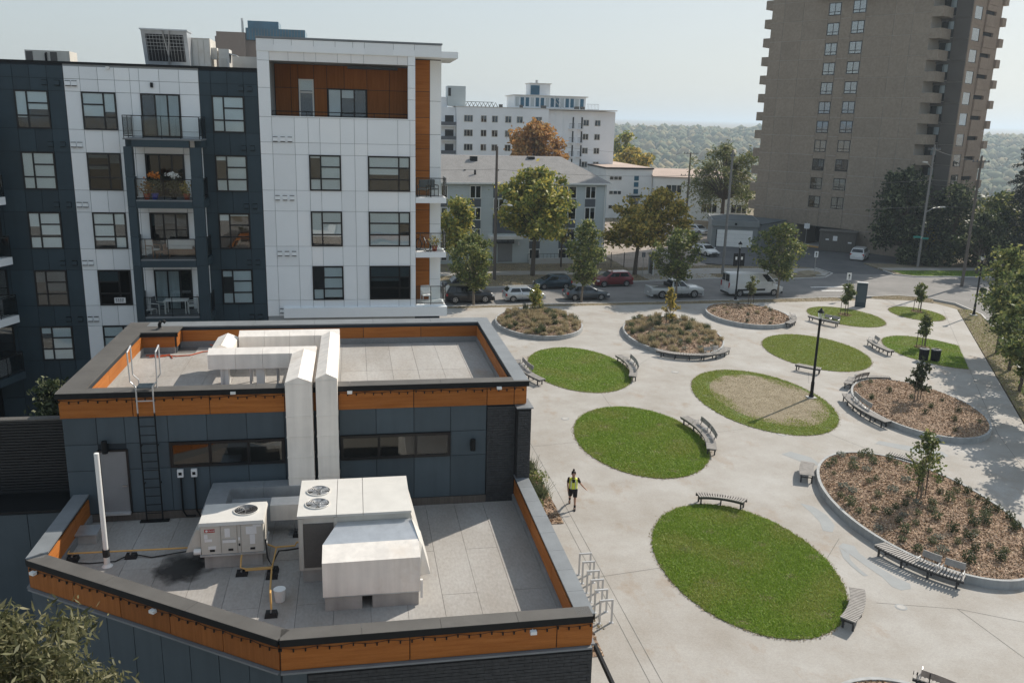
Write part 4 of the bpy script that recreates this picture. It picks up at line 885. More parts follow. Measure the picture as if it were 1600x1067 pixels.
# wide raised corner of the parapet
box('parapet_corner', 'slate_back', -8.53, -7.22, 7.95, 8.9, 7.7, 8.55, pav); box('coping', 'cap', -8.56, -7.1, 7.85, 8.95, 8.585, 8.64, pav)
fascia((-8.5, 7.93), (-7.24, 7.93), [0, 1], 8.0, 8.46, (0, .03)); rbox('base_flashing', 'roof_sheet_dark', (-8.5, 7.93), (-7.24, 7.93), 0, .06, 7.72, 8.0, pav); fascia((-7.2, 7.95), (-7.2, 8.85), [0, 1], 8.0, 8.46, (0, .03))
rbox('drip_edge', 'black_metal', (-8.5, 7.83), (-7.1, 7.83), 0, .02, 8.45, 8.6, pav)
t = thing('roof_vent', 'small gooseneck vent pipe on the rear left corner of the upper shop roof', 'vent', (-7.9, PY + 8.45, 8.64)); MB().tube([(0, 0, 0), (0, 0, .2), (.05, 0, .3), (.16, 0, .33), (.24, 0, .26)], .07, 8).build('pipe', 'black_metal', t); MB().lathe([(.14, 0), (.14, .02), (.08, .05)], n=10).build('flange', 'cap', t)
# roof sheets
sx = [-8.45 + i * .98 for i in range(15)]; sx[-1] = 5.2
for i in range(14):
    for y0, y1 in ((.4, 4.6), (4.615, 8.8)):
        if i < 2 and y1 > 8: y1 = 7.85
        box('roof_sheet', tone('roof_sheet'), sx[i] + .005, sx[i + 1] - .005, y0, y1, 7.72, 7.752 + .004 * (i % 2), pav)
box('roof_seam', 'roof_seam', -8.5, 5.25, .38, 8.85, 7.70, 7.735, pav)
# lower roof
sx = [-8.9, -7.9, -6.9, -5.85, -4.8, -3.75, -2.75, -1.75, -.75, .25, 1.25, 2.25, 3.25, 4.25, 5.36]
D0v, D1v = Vector(D0), Vector(D1)
def yfront(x):   # inner face of the front parapet
    return -8.72 if x > -1.9 else D0[1] + (x - D0[0]) / (D1[0] - D0[0]) * (D1[1] - D0[1]) + .42
MB().prism([(5.4, -.04), (5.4, -8.72), (-1.8, -8.72), (-8.9, -4.0), (-8.9, -.04)], 4.10, 4.175).build('roof_seam', 'roof_seam', pav)
for i in range(14):
    a, c = sx[i] + .005, sx[i + 1] - .005; ys = [-.05, -3.4 - 2.6 * (i % 2), None]
    for k in range(2):
        t1 = ys[k] - .005; e0 = max(yfront(a), -99) + .02; e1 = yfront(c) + .02
        b0 = e0 if ys[k + 1] is None else max(ys[k + 1] + .008, e0); b1 = e1 if ys[k + 1] is None else max(ys[k + 1] + .008, e1)
        if b0 >= t1 - .05 and b1 >= t1 - .05: continue
        b0 = min(b0, t1 - .03); b1 = min(b1, t1 - .03)
        MB().prism([(a, t1), (a, b0), (c, b1), (c, t1)], 4.17, 4.2 + .004 * (i % 2)).build('roof_sheet', tone('roof_sheet'), pav)
# lower parapet: right, front, splayed, left
R0, R1 = (5.74, -.02), (5.74, 18.80 - PY)
for p0, p1, cuts, m in ((R1, R0, ev(8), 'cap_blue'), (D0, (5.76, D0[1]), ev(4), 'cap'), (D1, D0, ev(3), 'cap'), ((-9.0, 0), D1, ev(2), 'cap_blue')):
    a, c = Vector(p0), Vector(p1)
    coping(a, c, cuts, 5.18, (-.38, .09), m)
    rbox('parapet_core', 'slate_back', a, c, -.3, -.02, 4.1, 5.1, pav)
    fascia(a, c, [i / max(2, len(cuts) // 2 + 1) for i in range(max(2, len(cuts) // 2 + 1) + 1)] if m == 'cap_blue' else ([0, .4, .88, 1] if a.y == c.y else ev(5)), 4.33, 4.99, (0, .05), 'wood' if a.y == c.y or m == 'cap_blue' else 'wood_dim')  # splayed side takes darker wood: its shade is put into the colour
    fascia(a, c, ev(3), 4.45, 4.99, (-.36, -.31), 'wood'); rbox('base_flashing', 'roof_sheet_dark', a, c, -.42, -.31, 4.15, 4.45, pav)
    rbox('ledge', 'cap_blue', a, c, -.25, .14, 4.26, 4.31, pav)
# lower walls: slate panels left, dark brick right
for i in range(9):
    q0, q1 = D1v + (D0v - D1v) * (i / 9), D1v + (D0v - D1v) * ((i + 1) / 9); d = (q1 - q0).normalized() * .012; rbox('wall_panel', 'slate_siding', q0 + d, q1 - d, 0, .03, 0.2, 4.24, pav)
bw = MB().box(-1.3, 5.80, -9.10, -8.95, 0, 4.25).build('brick_wall', 'brick_joint', pav); brick_field(bw, -1.3, 5.80, 2.75, 4.25, -9.125, w=.41, h=.094, stop=299)
box('wall_panel', 'slate_siding', -1.9, -1.33, -9.08, -9.03, .2, 4.24, pav)
box('side_wall', 'brick_dark', 5.72, 5.80, -8.9, -.4, 0, 4.25, pav); box('side_wall', 'brick_dark', 5.73, 5.78, .0, 9.6, 0, 7.75, pav)
box('entrance_fin', 'black_metal', 5.9, 7.0, -9.0, -8.9, 2.62, 2.76, pav); MB().hexa([(6.5, -6.9, 2.7), (6.58, -6.9, 2.7), (6.58, -9.9, 2.7), (6.5, -9.9, 2.7), (6.5, -6.9, 2.86), (6.58, -6.9, 2.86), (6.58, -9.9, 2.86), (6.5, -9.9, 2.86)]).build('entrance_canopy', 'black_metal', pav)
# service wing on the left: ribbed black wall above a slate wall
MB().box(-20, -9.22, .75, .95, 0, 7.5).build('service_wall', 'black_siding', pav); b = MB()
for k in range(25): b.box(-20, -9.25, .70, .75, 5.06 + k * .098, 5.12 + k * .098)
b.build('wall_ribs', 'black_siding', pav, kind='stuff'); box('coping', 'cap', -20, -9.25, .68, .98, 7.5, 7.56, pav)
box('service_wall', 'slate_back', -20, -9.05, -.6, .7, 0, 4.9, pav)
panels(pav, [-20, -17.5, -15, -12.9, -11.6, -10.3, -9.06], [.2, 4.88], 'slate_siding', -.63, th=.03); box('coping', 'black_metal', -20, -9.1, -.7, .72, 4.92, 5.0, pav)
# festoon of small bulbs under the drip edges
def festoon(p0, p1, z, label):
    a, c = Vector((*p0, z)), Vector((*p1, z)); L = (c - a).length; n = int(L / .28); w = MB(); pts = []; bulbs = MB()
    for i in range(n * 2 + 1):
        p = a + (c - a) * (i / (2 * n)); p.z -= .05 * math.sin(math.pi * ((i / 6) % 1)); pts.append(p)
        if i % 2 == 0: bulbs.box(p.x - .018, p.x + .018, p.y - .018, p.y + .018, p.z - .08, p.z - .015)
    t = thing('string_lights', label, 'string lights', (0, 0, 0)); w.tube(pts, .009, 3).build('wire', 'black_metal', t); bulbs.build('bulbs', 'black_metal', t, kind='stuff')
festoon((-9.2, PY - .08), (-2.4, PY - .08), 8.40, 'string of small dark bulbs on the upper wood fascia left of the ducts'); festoon((-.6, PY - .08), (5.6, PY - .08), 8.40, 'string of small dark bulbs on the upper wood fascia right of the ducts')
festoon((-8.98, 23.47), (-1.95, 18.69), 4.96, 'string of small dark bulbs along the splayed lower fascia'); festoon((-1.9, 18.7), (5.7, 18.7), 4.96, 'string of small dark bulbs along the front lower fascia')
def floodlight(x, y, z, rz, label):
    t = thing('floodlight', label, 'floodlight', (x, y, z), rz, 'white floodlights on the wood fascias'); MB().box(-.08, .08, -.12, .0, -.03, .05).build('lamp_head', 'white_paint', t); MB().tube([(0, 0, 0), (0, .06, .02)], .025, 6).build('bracket', 'white_paint', t)
for x, y, z, rz, l in ((-3.95, PY - .06, 8.5, 0, 'white floodlight on the upper fascia left of the ducts'), (-.25, PY - .13, 8.42, 0, 'white floodlight on the upper fascia just right of the ducts'), (4.75, PY - .13, 8.42, 0, 'white floodlight near the right end of the upper fascia'),
                       (4.2, 18.66, 4.9, 0, 'white floodlight near the right end of the front lower fascia'), (-5.2, 20.9, 4.9, -.6, 'white floodlight midway along the splayed lower fascia'), (-8.8, 23.3, 4.9, -.6, 'white floodlight at the left end of the splayed lower fascia')): floodlight(x, y, z, rz, l)

# ---------------------------------------------------------------- roof equipment
# wall-climbing ducts
def duct_run(label, x0, x1, ztop, yback, xleft, ylow, zlow, xleft_low):
    t = thing('air_duct', label, 'air duct', (x0, PY, 0)); w = x1 - x0
    y0, y1 = -.62, -.12
    zs_ = [5.0, 5.7, 6.4, 7.1, 7.8, ztop - .25]
    for i in range(len(zs_) - 1): MB().box(0, w, y0, y1, zs_[i] + .004, zs_[i + 1] - .004).build('duct_section', 'duct', t); MB().box(-.012, w + .012, y0 - .012, y1 + .012, zs_[i + 1] - .03, zs_[i + 1] + .0).build('duct_flange', 'duct', t)
    # gabled elbow and run over the roof
    zt = ztop - .25; m = w / 2; zb = ztop - .74
    MB().extrude_y([(0, zt + .003), (w, zt + .003), (w, zt + .05), (m, zt + .22), (0, zt + .05)], y0, y1).build('duct_elbow', 'hood_metal', t)
    n = 3
    for i in range(n):
        a, c = y1 + (yback - y1) * i / n, y1 + (yback - y1) * (i + 1) / n; MB().extrude_y([(0, zb), (w, zb), (w, zt + .05), (m, zt + .22), (0, zt + .05)], a + .004, c - .004).build('duct_section', 'hood_metal', t)
    xl = xleft - x0; n = 4
    for i in range(n):
        a, c = w + (xl - w) * i / n, w + (xl - w) * (i + 1) / n; MB().extrude_x([(yback + .004, zb), (yback + .75, zb), (yback + .75, zt + .05), (yback + .37, zt + .21), (yback + .004, zt + .05)], min(a, c) + .004, max(a, c) - .004).build('duct_section', 'duct', t)
    if xleft < -5: MB().extrude_y([(xl + .004, zb), (xl + .75, zb), (xl + .75, zt + .05), (xl + .37, zt + .21), (xl + .004, zt + .05)], yback + .754, yback + 2.6).build('duct_section', 'hood_metal', t)
    b = MB()
    for k in range(4): x = w + (xl - w) * (.12 + .25 * k); b.box(x - .03, x + .03, yback + .1, yback + .16, 7.75, zb); b.box(x - .03, x + .03, yback + .6, yback + .66, 7.75, zb)
    for k in range(2): y = y1 + .8 + k * (yback - 1.4); b.box(.05, .11, y, y + .06, 7.75, zb)
    b.build('duct_support', 'galvanised', t)
    for k in range(3): x = w + (xl - w) * (.2 + .33 * k); MB().box(x - .14, x + .14, yback + .15, yback + .5, 7.76, zb - .003).build('duct_cradle', 'white_paint', t)
    # low run to the left in front of the wall
    xl = xleft_low - x0; h = 5.42; lo = 4.86
    for i in range(2):
        a, c = w + (xl - w) * i / 2, w + (xl - w) * (i + 1) / 2; MB().extrude_x([(y0 - .03, lo), (y1, lo), (y1, h), (y0 - .03, h)], min(a, c) + .004, max(a, c) - .004).build('duct_section', 'galvanised', t)
    MB().box(xl - .006, xl + .62, ylow, y0 - .034, lo - .02, h + .003).build('duct_section', 'galvanised', t)
    return t
duct_run('left sheet-metal duct climbing the slate wall and turning left on the upper roof', -2.28, -1.44, 9.15, 3.0, -5.2, -2.45, 5, -4.75)
t = duct_run('right sheet-metal duct climbing the slate wall to the back of the upper roof', -1.32, -.64, 9.25, 5.2, -4.4, -1.0, 5, -1.6)
t = thing('air_duct', 'short low duct between the rear of the small and the large rooftop units', 'air duct', (-4.0, 26.1, 0))
MB().extrude_x([(0, 4.72), (.62, 4.72), (.62, 5.25), (0, 5.25)], 0, 1.2).build('duct_section', 'galvanised', t); MB().extrude_x([(0, 4.722), (.62, 4.722), (.62, 5.252), (0, 5.252)], 1.206, 2.3).build('duct_section', 'duct', t)
b = MB(); b.box(1.9, 1.96, .1, .16, 4.2, 4.72); b.box(1.75, 2.1, -.05, .35, 4.2, 4.24); b.build('duct_support', 'steel', t)
# small packaged unit
t = thing('rooftop_unit', 'small beige packaged air conditioner with one fan and a red label', 'rooftop unit', (-4.6, 24.13, 4.2), math.radians(.5))
MB().box(.08, 1.72, .1, 1.2, 0, .43).build('roof_curb', 'curb_metal', t); MB().box(-.02, 1.84, -.02, 1.32, .43, .49).build('base_rail', 'galvanised', t)
cab = MB().box(.02, 1.79, .03, 1.28, .49, 1.40).build('cabinet', 'unit_paint', t)
for a, c in ((.03, .58), (.60, 1.04), (1.06, 1.14), (1.16, 1.78)): MB().box(a, c, 0, .028, .5, 1.38).build('access_panel', 'unit_paint', t)
b = MB(); b.hexa([(-.02, -.03, 1.40), (1.83, -.03, 1.40), (1.83, 1.32, 1.40), (-.02, 1.32, 1.40), (.0, .0, 1.50), (1.8, .0, 1.50), (1.8, 1.29, 1.50), (.0, 1.29, 1.50)]); b.build('top_lid', 'unit_top', t)
def fan(par, x, y, z, r, blades_=4, m='rubber', hub='steel'):
    b = MB(); n = 24
    for k in range(n):
        a0, a1 = 2 * math.pi * k / n, 2 * math.pi * (k + 1) / n; P = lambda rr, a, zz: (x + rr * math.cos(a), y + rr * math.sin(a), zz)
        b.add([P(r, a0, z), P(r, a1, z), P(r * 1.08, a1, z), P(r * 1.08, a0, z), P(r, a0, z + .035), P(r, a1, z + .035), P(r * 1.08, a1, z + .035), P(r * 1.08, a0, z + .035)], [(4, 7, 6, 5), (0, 1, 5, 4), (3, 7, 6, 2), (0, 4, 5, 1)])
    f = b.build('fan_ring', 'unit_top', par); MB().lathe([(r, z + .002), (r, z + .006)], x, y, 24).build('fan_well', 'interior', f)
    g = MB()
    for k in range(blades_):
        a = 2 * math.pi * k / blades_ + .4; c, s = math.cos(a), math.sin(a); Q = lambda u, v, w: (x + c * u - s * v, y + s * u + c * v, z + w)
        g.add([Q(.06, -.05, .012), Q(r * .93, -.13, .010), Q(r * .93, .12, .026), Q(.06, .06, .02), Q(.06, -.05, .016), Q(r * .93, -.13, .014), Q(r * .93, .12, .03), Q(.06, .06, .024)], [(0, 1, 2, 3), (4, 7, 6, 5), (0, 4, 5, 1), (1, 5, 6, 2), (2, 6, 7, 3), (3, 7, 4, 0)])
    g.build('fan_blades', m, f); MB().lathe([(.09, z + .012), (.08, z + .05)], x, y, 10).build('fan_hub', hub, f)
    w = MB()
    for rr in (.3, .5, .7, .88): w.tube([(x + r * rr * math.cos(2 * math.pi * k / 24), y + r * rr * math.sin(2 * math.pi * k / 24), z + .055) for k in range(25)], .006, 3)
    for k in range(8): w.tube([(x + .05 * math.cos(k * .785), y + .05 * math.sin(k * .785), z + .055), (x + r * math.cos(k * .785), y + r * math.sin(k * .785), z + .04)], .006, 3)
    w.build('fan_guard', 'steel', f, kind='stuff')
fan(t, 1.25, .72, 1.50, .34)
for x0, x1, z0, z1, m in ((.12, .22, 1.0, 1.14, 'white_label'), (.13, .34, .9, .99, 'white_label'), (.7, .85, 1.02, 1.3, 'white_label'), (.63, 1.0, .84, .93, 'white_label'), (1.3, 1.6, 1.08, 1.32, 'white_label'), (1.4, 1.55, .76, 1.07, 'white_label'), (1.5, 1.74, 1.31, 1.38, 'white_label'), (.22, .44, .66, .76, 'white_label'),
                          (.26, .4, .58, .65, 'rubber'), (.78, .92, .58, .65, 'rubber'), (1.4, 1.54, .58, .65, 'rubber'), (1.07, 1.13, .9, 1.0, 'white_label'), (1.075, 1.125, .72, .8, 'rubber'), (.63, 1.0, .94, .965, 'curb_metal')): MB().box(x0, x1, -.006, -.001, z0, z1).build('decal', m, t)
rl = MB().box(.14, .43, -.008, -.001, 1.2, 1.30).build('brand_plate', 'red_label', t)
b = MB().extrude_y([(.20 + .035 * math.cos(i * .5236), 1.25 + .035 * math.sin(i * .5236)) for i in range(12)], -.011, -.0085); b.build('brand_mark', 'white_label', rl)
def text(s, size, m, par, loc, rot, name='lettering', ext=.002):
    cu = bpy.data.curves.new(name, 'FONT'); cu.body = s; cu.size = size; cu.extrude = ext; cu.align_x = 'CENTER'; cu.align_y = 'CENTER'
    o = bpy.data.objects.new(name, cu); bpy.context.view_layer.update(); dg = bpy.context.evaluated_depsgraph_get(); COL.objects.link(o)
    me = bpy.data.meshes.new_from_object(o.evaluated_get(bpy.context.evaluated_depsgraph_get())); COL.objects.unlink(o); bpy.data.objects.remove(o)
    me.materials.clear(); me.materials.append(M[m]); q = put(name, me, par, loc); q.rotation_euler = rot; return q
text('TRANE', .065, 'white_label', rl, (.33, -.012, 1.25), (rad(90), 0, 0))
MB().hexa([(-.02, .2, .55), (-.02, 1.1, .55), (-.45, 1.1, .5), (-.45, .2, .5), (-.02, .2, 1.2), (-.02, 1.1, 1.2), (-.12, 1.1, 1.2), (-.12, .2, 1.2)]).build('intake_hood', 'unit_paint', t)
MB().tube([(0, .1, .56), (-.2, .1, .56)], .09, 10).build('drain_stub', 'white_paint', t)
# large unit with two fans, hood and economiser
t = thing('rooftop_unit', 'large beige rooftop unit with two top fans and a white sheet-metal hood', 'rooftop unit', (-1.72, 22.95, 4.2))
MB().box(.08, 3.1, .1, 2.4, 0, .42).build('roof_curb', 'curb_metal', t); MB().box(0, 3.16, 0, 2.47, .43, 2.06).build('cabinet', 'unit_paint', t)
for a, c in ((-.02, 1.06), (1.075, 1.81), (1.825, 3.18)): MB().box(a, c, -.03, 2.5, 2.06, 2.13).build('top_lid', 'unit_top', t)
MB().box(.14, .98, -.03, -.001, .52, 1.88).build('coil_guard', 'unit_coil', t)
for k in range(7): MB().box(1.2 + (k % 4) * .5, 1.22 + (k % 4) * .5, -.012, -.001, .6 + .5 * (k // 4), .62 + .5 * (k // 4)).build('screw', 'steel', t)
MB().box(3.16, 3.168, .9, 1.5, .9, 1.5).build('access_panel', 'unit_top', t)
for x in (.03, .99): MB().box(x, x + .10, -.035, -.001, .45, 2.04).build('corner_post', 'unit_paint', t)
fan(t, .52, 1.62, 2.13, .33, 5, 'galvanised'); fan(t, .52, .72, 2.13, .33, 5, 'galvanised')
x0, x1 = .70, 3.32; yb = -1.57
h = MB().hexa([(x0, yb, .45), (x1, yb, .45), (x1, -.95, .45), (x0, -.95, .45), (x0, yb, 1.46), (x1, yb, 1.47), (x1, -.95, 1.70), (x0, -.95, 1.69)]); hd = h.build('hood', 'hood_metal', t)
MB().hexa([(x0, -.945, .45), (x1, -.945, .45), (3.15, -.04, .6), (1.1, -.04, .6), (x0, -.945, 1.685), (x1, -.945, 1.695), (3.15, -.04, 1.90), (1.1, -.04, 1.89)]).build('hood_throat', 'galvanised', t)
MB().box(x0 + .02, x1 - .02, yb + .03, yb + 1.2, .40, .445).build('hood_flange', 'galvanised', t)
for a, c in ((x0 + .05, 1.74), (2.02, x1 - .04)): MB().box(a, c, yb + .06, -.2, 0, .4).build('roof_curb', 'curb_metal', t)
for a in (1.35, 2.5): MB().box(a, a + .012, yb - .006, yb, .47, 1.45).build('standing_seam', 'duct', hd)
MB().hexa([(3.17, .05, .5), (3.55, -.2, .55), (3.55, 1.9, .55), (3.17, 2.2, .5), (3.17, .05, 2.0), (3.32, .0, 1.5), (3.32, 1.9, 1.5), (3.17, 2.2, 2.0)]).build('economiser_hood', 'unit_top', t)
MB().hexa([(3.325, -1.3, .75), (3.62, -1.3, .8), (3.62, -.3, .8), (3.17, -.1, .75), (3.325, -1.0, 1.7), (3.42, -.9, 1.5), (3.42, -.3, 1.6), (3.17, -.1, 1.95)]).build('economiser_hood', 'unit_top', t)
MB().box(x1 + .01, x1 + .07, yb + .05, yb + .12, .2, .75).build('downpipe', 'white_paint', t)
# vent stack, gas pipe on sleepers, bucket, hatch
t = thing('vent_stack', 'tall white vent pipe standing on the lower roof in front of the grey door', 'pipe', (-7.36, 24.75, 4.2)); MB().lathe([(.07, .55), (.07, 3.55), (.05, 3.56)], n=14).build('pipe', 'white_paint', t); MB().lathe([(.1, .32), (.1, .55)], n=14).build('collar', 'rubber', t); MB().lathe([(.16, 0), (.10, .06), (.085, .08), (.085, .32)], n=14).build('pipe_base', 'white_paint', t)
def sleeper(x, y, label, rz=0): 
    t = thing('pipe_support', label, 'pipe support', (x, y, 4.2), rz, 'black rubber pipe supports on the lower roof'); MB().hexa([(-.17, -.13, 0), (.17, -.13, 0), (.17, .13, 0), (-.17, .13, 0), (-.14, -.10, .13), (.14, -.10, .13), (.14, .10, .13), (-.14, .10, .13)]).build('rubber_block', 'rubber', t); MB().box(-.02, .02, -.08, .08, .13, .17).build('pipe_saddle', 'steel', t)
for x, y, l in ((-8.45, 25.25, 'black support under the gas pipe nearest the left parapet'), (-6.8, 25.2, 'black support under the gas pipe between the vent stack and the small unit'), (-3.42, 23.72, 'black support below the small unit outlet'), (-2.55, 23.8, 'black support at the pipe crossing beside the large unit'), (-2.55, 23.45, 'lower black support beside the pipe crossing'), (-2.39, 21.4, 'lone black support holding the short bent gas pipe near the bucket'), (-1.95, 26.0, 'black support of the low duct behind the units')): sleeper(x, y, l)
z = 4.2 + .2
def pipe(label, pts): return put('gas_pipe', MB().tube(pts, .028, 7).mesh('gas_pipe', 'gas_yellow', True), None, label=label, category='pipe')
pipe('yellow gas pipe running from the left wall along the roof to the small unit', [(-8.78, 27.6, 5.05), (-8.78, 27.6, 4.75), (-8.70, 27.5, 4.75), (-8.70, 27.4, 4.40), (-8.6, 25.3, z), (-5.0, 25.22, z)])
pipe('yellow gas pipe looping below the small unit to the lower roof supports', [(-3.45, 24.1, 4.62), (-3.45, 23.95, 4.6), (-3.45, 23.75, 4.42), (-3.3, 23.68, z), (-2.56, 23.7, z), (-2.5, 24.6, 4.55), (-3.0, 24.7, 4.75)])
pipe('yellow gas pipe from the crossing to the large unit', [(-2.5, 24.6, 4.57), (-1.95, 24.6, 4.58), (-1.9, 24.62, 4.68), (-1.7, 24.62, 4.68)])
pipe('yellow gas pipe end running down to the lone support', [(-3.3, 23.60, z), (-2.56, 23.62, z), (-2.5, 22.4, z), (-2.42, 21.75, z + .35), (-2.40, 21.5, z + .42), (-2.38, 21.4, z)])
put('cable', MB().tube([(-8.5, 25.05, 4.25), (-7.9, 24.95, 4.22), (-7.2, 24.98, 4.22), (-6.8, 25.25, 4.3), (-6.2, 25.1, 4.22), (-5.2, 25.2, 4.3)], .02, 5).mesh('cable', 'rubber'), None, label='black cable lying beside the yellow gas pipe', category='cable')
put('cable', MB().tube([(-2.78, 24.3, 5.0), (-2.72, 24.1, 4.5), (-2.6, 24.0, 4.3), (-2.4, 24.3, 4.6), (-2.2, 24.5, 4.5), (-1.75, 24.6, 4.5)], .025, 5).mesh('cable', 'rubber'), None, label='black cable hanging between the two rooftop units', category='cable')
t = thing('bucket', 'white plastic bucket on the lower roof', 'bucket', (-2.22, 22.15, 4.2)); MB().lathe([(.13, 0), (.16, .34), (.17, .36), (.15, .36)], n=14).build('pail', 'white_paint', t)
t = thing('roof_drain_box', 'low metal-lidded box by the vent stack', 'box', (-8.35, 26.5, 4.2)); MB().box(-.3, .3, -.25, .25, 0, .3).build('box_body', 'curb_metal', t); MB().hexa([(-.34, -.3, .3), (.34, -.3, .3), (.34, .3, .36), (-.34, .3, .36), (-.34, -.3, .33), (.34, -.3, .33), (.34, .3, .39), (-.34, .3, .39)]).build('box_lid', 'galvanised', t)
b = MB(); b.add([(1.6 * math.cos(i * .2618), 1.15 * math.sin(i * .2618), 0) for i in range(24)], [tuple(range(24))]); so_ = structure('roof_stain', b, 'stain'); so_.location = (-5.15, 24.35, 4.2095)
# conduits with boxes, and the roof ladder
for x, l in ((-5.75, 'left wall conduit with a white box below the long window'), (-5.32, 'right wall conduit with a white box below the long window')):
    t = thing('conduit', l, 'conduit', (x, PY - .05, 4.25)); MB().tube([(0, -.02, 1.42), (0, -.02, .2), (.1, -.05, .04), (.4, -.05, .03)], .03, 6).build('pipe', 'black_metal', t); MB().box(-.09, .09, -.09, .03, 1.42, 1.68).build('junction_box', 'white_label', t)
    MB().box(-.05, .05, -.10, -.091, 1.5, 1.6).build('isolator', 'black_metal', t)
lad = thing('roof_ladder', 'dark wall ladder ending in a grey walk-through over the upper parapet', 'ladder', (-6.62, PY, 4.2))
b = MB()
for x in (-.25, .25): b.tube([(x, -.22, 0), (x, -.22, 3.75)], .024, 6)
b.build('rail', 'black_metal', lad)
for k in range(12): MB().tube([(-.25, -.22, .3 + k * .3), (.25, -.22, .3 + k * .3)], .014, 5).build('rung', 'black_metal', lad)
b = MB()
for x in (-.25, .25):
    for z_ in (1.3, 2.6): b.tube([(x, -.22, z_), (x, .0, z_)], .02, 5)
b.build('wall_bracket', 'black_metal', lad)
b = MB()
for s in (-1, 1):
    b.tube([(s * .25, -.22, 3.7), (s * .25, -.22, 4.62), (s * .4, -.22, 4.8), (s * .42, -.22, 5.75), (s * .42, .25, 5.85), (s * .42, .25, 4.9), (s * .27, .3, 4.7), (s * .27, .3, 4.2)], .024, 6)
b.tube([(-.27, .3, 4.35), (.27, .3, 4.35)], .02, 5); b.tube([(-.25, -.22, 4.15), (.25, -.22, 4.15)], .02, 5)
b.build('grab_rails', 'alu', lad)
b = MB()
for k in range(5): b.box(-.25, .25, -.2 + k * .1, -.15 + k * .1, 4.56, 4.6)
b.build('platform', 'slate_siding', lad); MB().box(-.45, .45, -.3, -.14, 0, .05).build('foot_plate', 'black_metal', lad)
def rope(pts, m, label, name='hose'): put(name, MB().tube(pts, .022, 5).mesh(name, m), None, label=label, category='hose')
rope([(-8.1, PY + 7.4, 7.78), (-7.8, PY + 7.2, 7.78), (-7.5, PY + 7.35, 7.78), (-7.7, PY + 7.5, 7.78), (-7.1, PY + 7.3, 7.78), (-6.6, PY + 7.4, 7.78), (-6.2, PY + 7.9, 7.78), (-5.6, PY + 8.1, 7.78), (-5.5, PY + 8.3, 7.8), (-6.0, PY + 8.6, 7.9)], 'orange_cord', 'red hose lying along the rear left of the upper roof')
rope([(-8.3, PY + 7.5, 7.78), (-7.9, PY + 7.6, 7.78), (-8.1, PY + 7.2, 7.8), (-7.4, PY + 7.55, 7.78), (-7.2, PY + 7.0, 7.78)], 'orange_cord', 'coil of red hose against the raised parapet corner')

# ================================================================== brown apartment tower
tw = thing('apartment_tower', 'tall brown precast apartment tower with stacked corner balconies', 'tower', (69.0, 121.8, 0), rad(-59))
TOPS = [35.02 - 2.75 * k for k in range(11)]
def fl(k): return 35.02 - 2.75 * k
MB().prism([(-10.75, .1), (-2.85, .1), (-2.85, 6), (6.5, 6), (6.5, .1), (13.7, .1), (13.7, 3.1), (17.6, 3.1), (17.6, 12), (-10.75, 14)], -.3, 3.05).build('base_core', 'tower_joint', tw)
MB().prism([(-10.75, .1), (13.7, .1), (13.7, 3.1), (17.6, 3.1), (17.6, 12), (-10.75, 14)], 3.06, 46).build('wall_core', 'tower_joint', tw)
box('garage_ceiling', 'tower_dark', -2.84, 6.49, .12, 5.9, 2.95, 3.05, tw); box('garage_back', 'interior', -2.8, 6.45, 5.8, 5.98, 0, 2.94, tw); MB().hexa([(-1.6, .3, 0), (6, .3, 0), (6, 5.7, -.2), (-1.6, 5.7, -.2), (-1.6, .3, .05), (6, .3, .05), (6, 5.7, .02), (-1.6, 5.7, .02)]).build('ramp', 'concrete_new', tw)
box('ramp_kerb', 'gas_yellow', -2.3, 2.4, -1.6, -1.3, .0, .22, tw)
xs = [-10.75, -8.6, -5.4, -1.37, .62, 2.36, 4.4, 8.6, 11.2, 13.7]
wcols = [(-1.37, .62), (2.36, 4.4)]
zl = [46, 43.3, 40.5, 37.75] + [fl(k) + .55 for k in range(0, 12)]      # panel joints, one per storey
zl = sorted(set([3.05] + [round(z, 3) for z in zl if z > 3.4]))
for i in range(len(xs) - 1):
    if (xs[i], xs[i + 1]) in wcols: continue
    for j in range(len(zl) - 1): box('precast_panel', tone('tower_panel'), xs[i] + .035, xs[i + 1] - .035, .06 + random.uniform(-.006, .006), .1, zl[j] + .035, zl[j + 1] - .035, tw)
for i, x in ((0, -10.75), (1, -8.6), (2, -5.4), (6, 6.5), (7, 8.6), (8, 11.2)):
    x2 = [-8.6, -5.4, -2.85, 8.6, 11.2, 13.7][[0, 1, 2, 6, 7, 8].index(i)]; box('precast_panel', 'tower_panel', x + .02, x2 - .02, 0, .1, -.2, 3.03, tw)
for c, (a, e) in enumerate(wcols):
    for k in range(11):
        z1 = fl(k) + (.08 if c else 0); z0 = z1 - 1.72
        window(tw, a + .06, e - .06, z0, z1, .09, PT, (random.choice((0, .6, 0, .9)), random.choice((0, .5, 0, .9)), 0, 0), t=.09, proud=.06, glass='glass_tower' if k < 8 else 'glass_dark', blind='curtain')
        zb = fl(k + 1) + (.08 if c else 0) if k < 10 else 3.05
        box('spandrel_panel', 'tower_panel', a + .02, e - .02, .01, .1, zb + .04, z0 - .04, tw)
    for z0, z1 in ((35.2, 37.7), (37.8, 46)): box('spandrel_panel', 'tower_panel', a + .02, e - .02, .01, .1, z0, z1, tw)
box('sky_lounge', 'tower_dark', -3.2, 9.4, -.9, .0, 35.75, 44, tw)
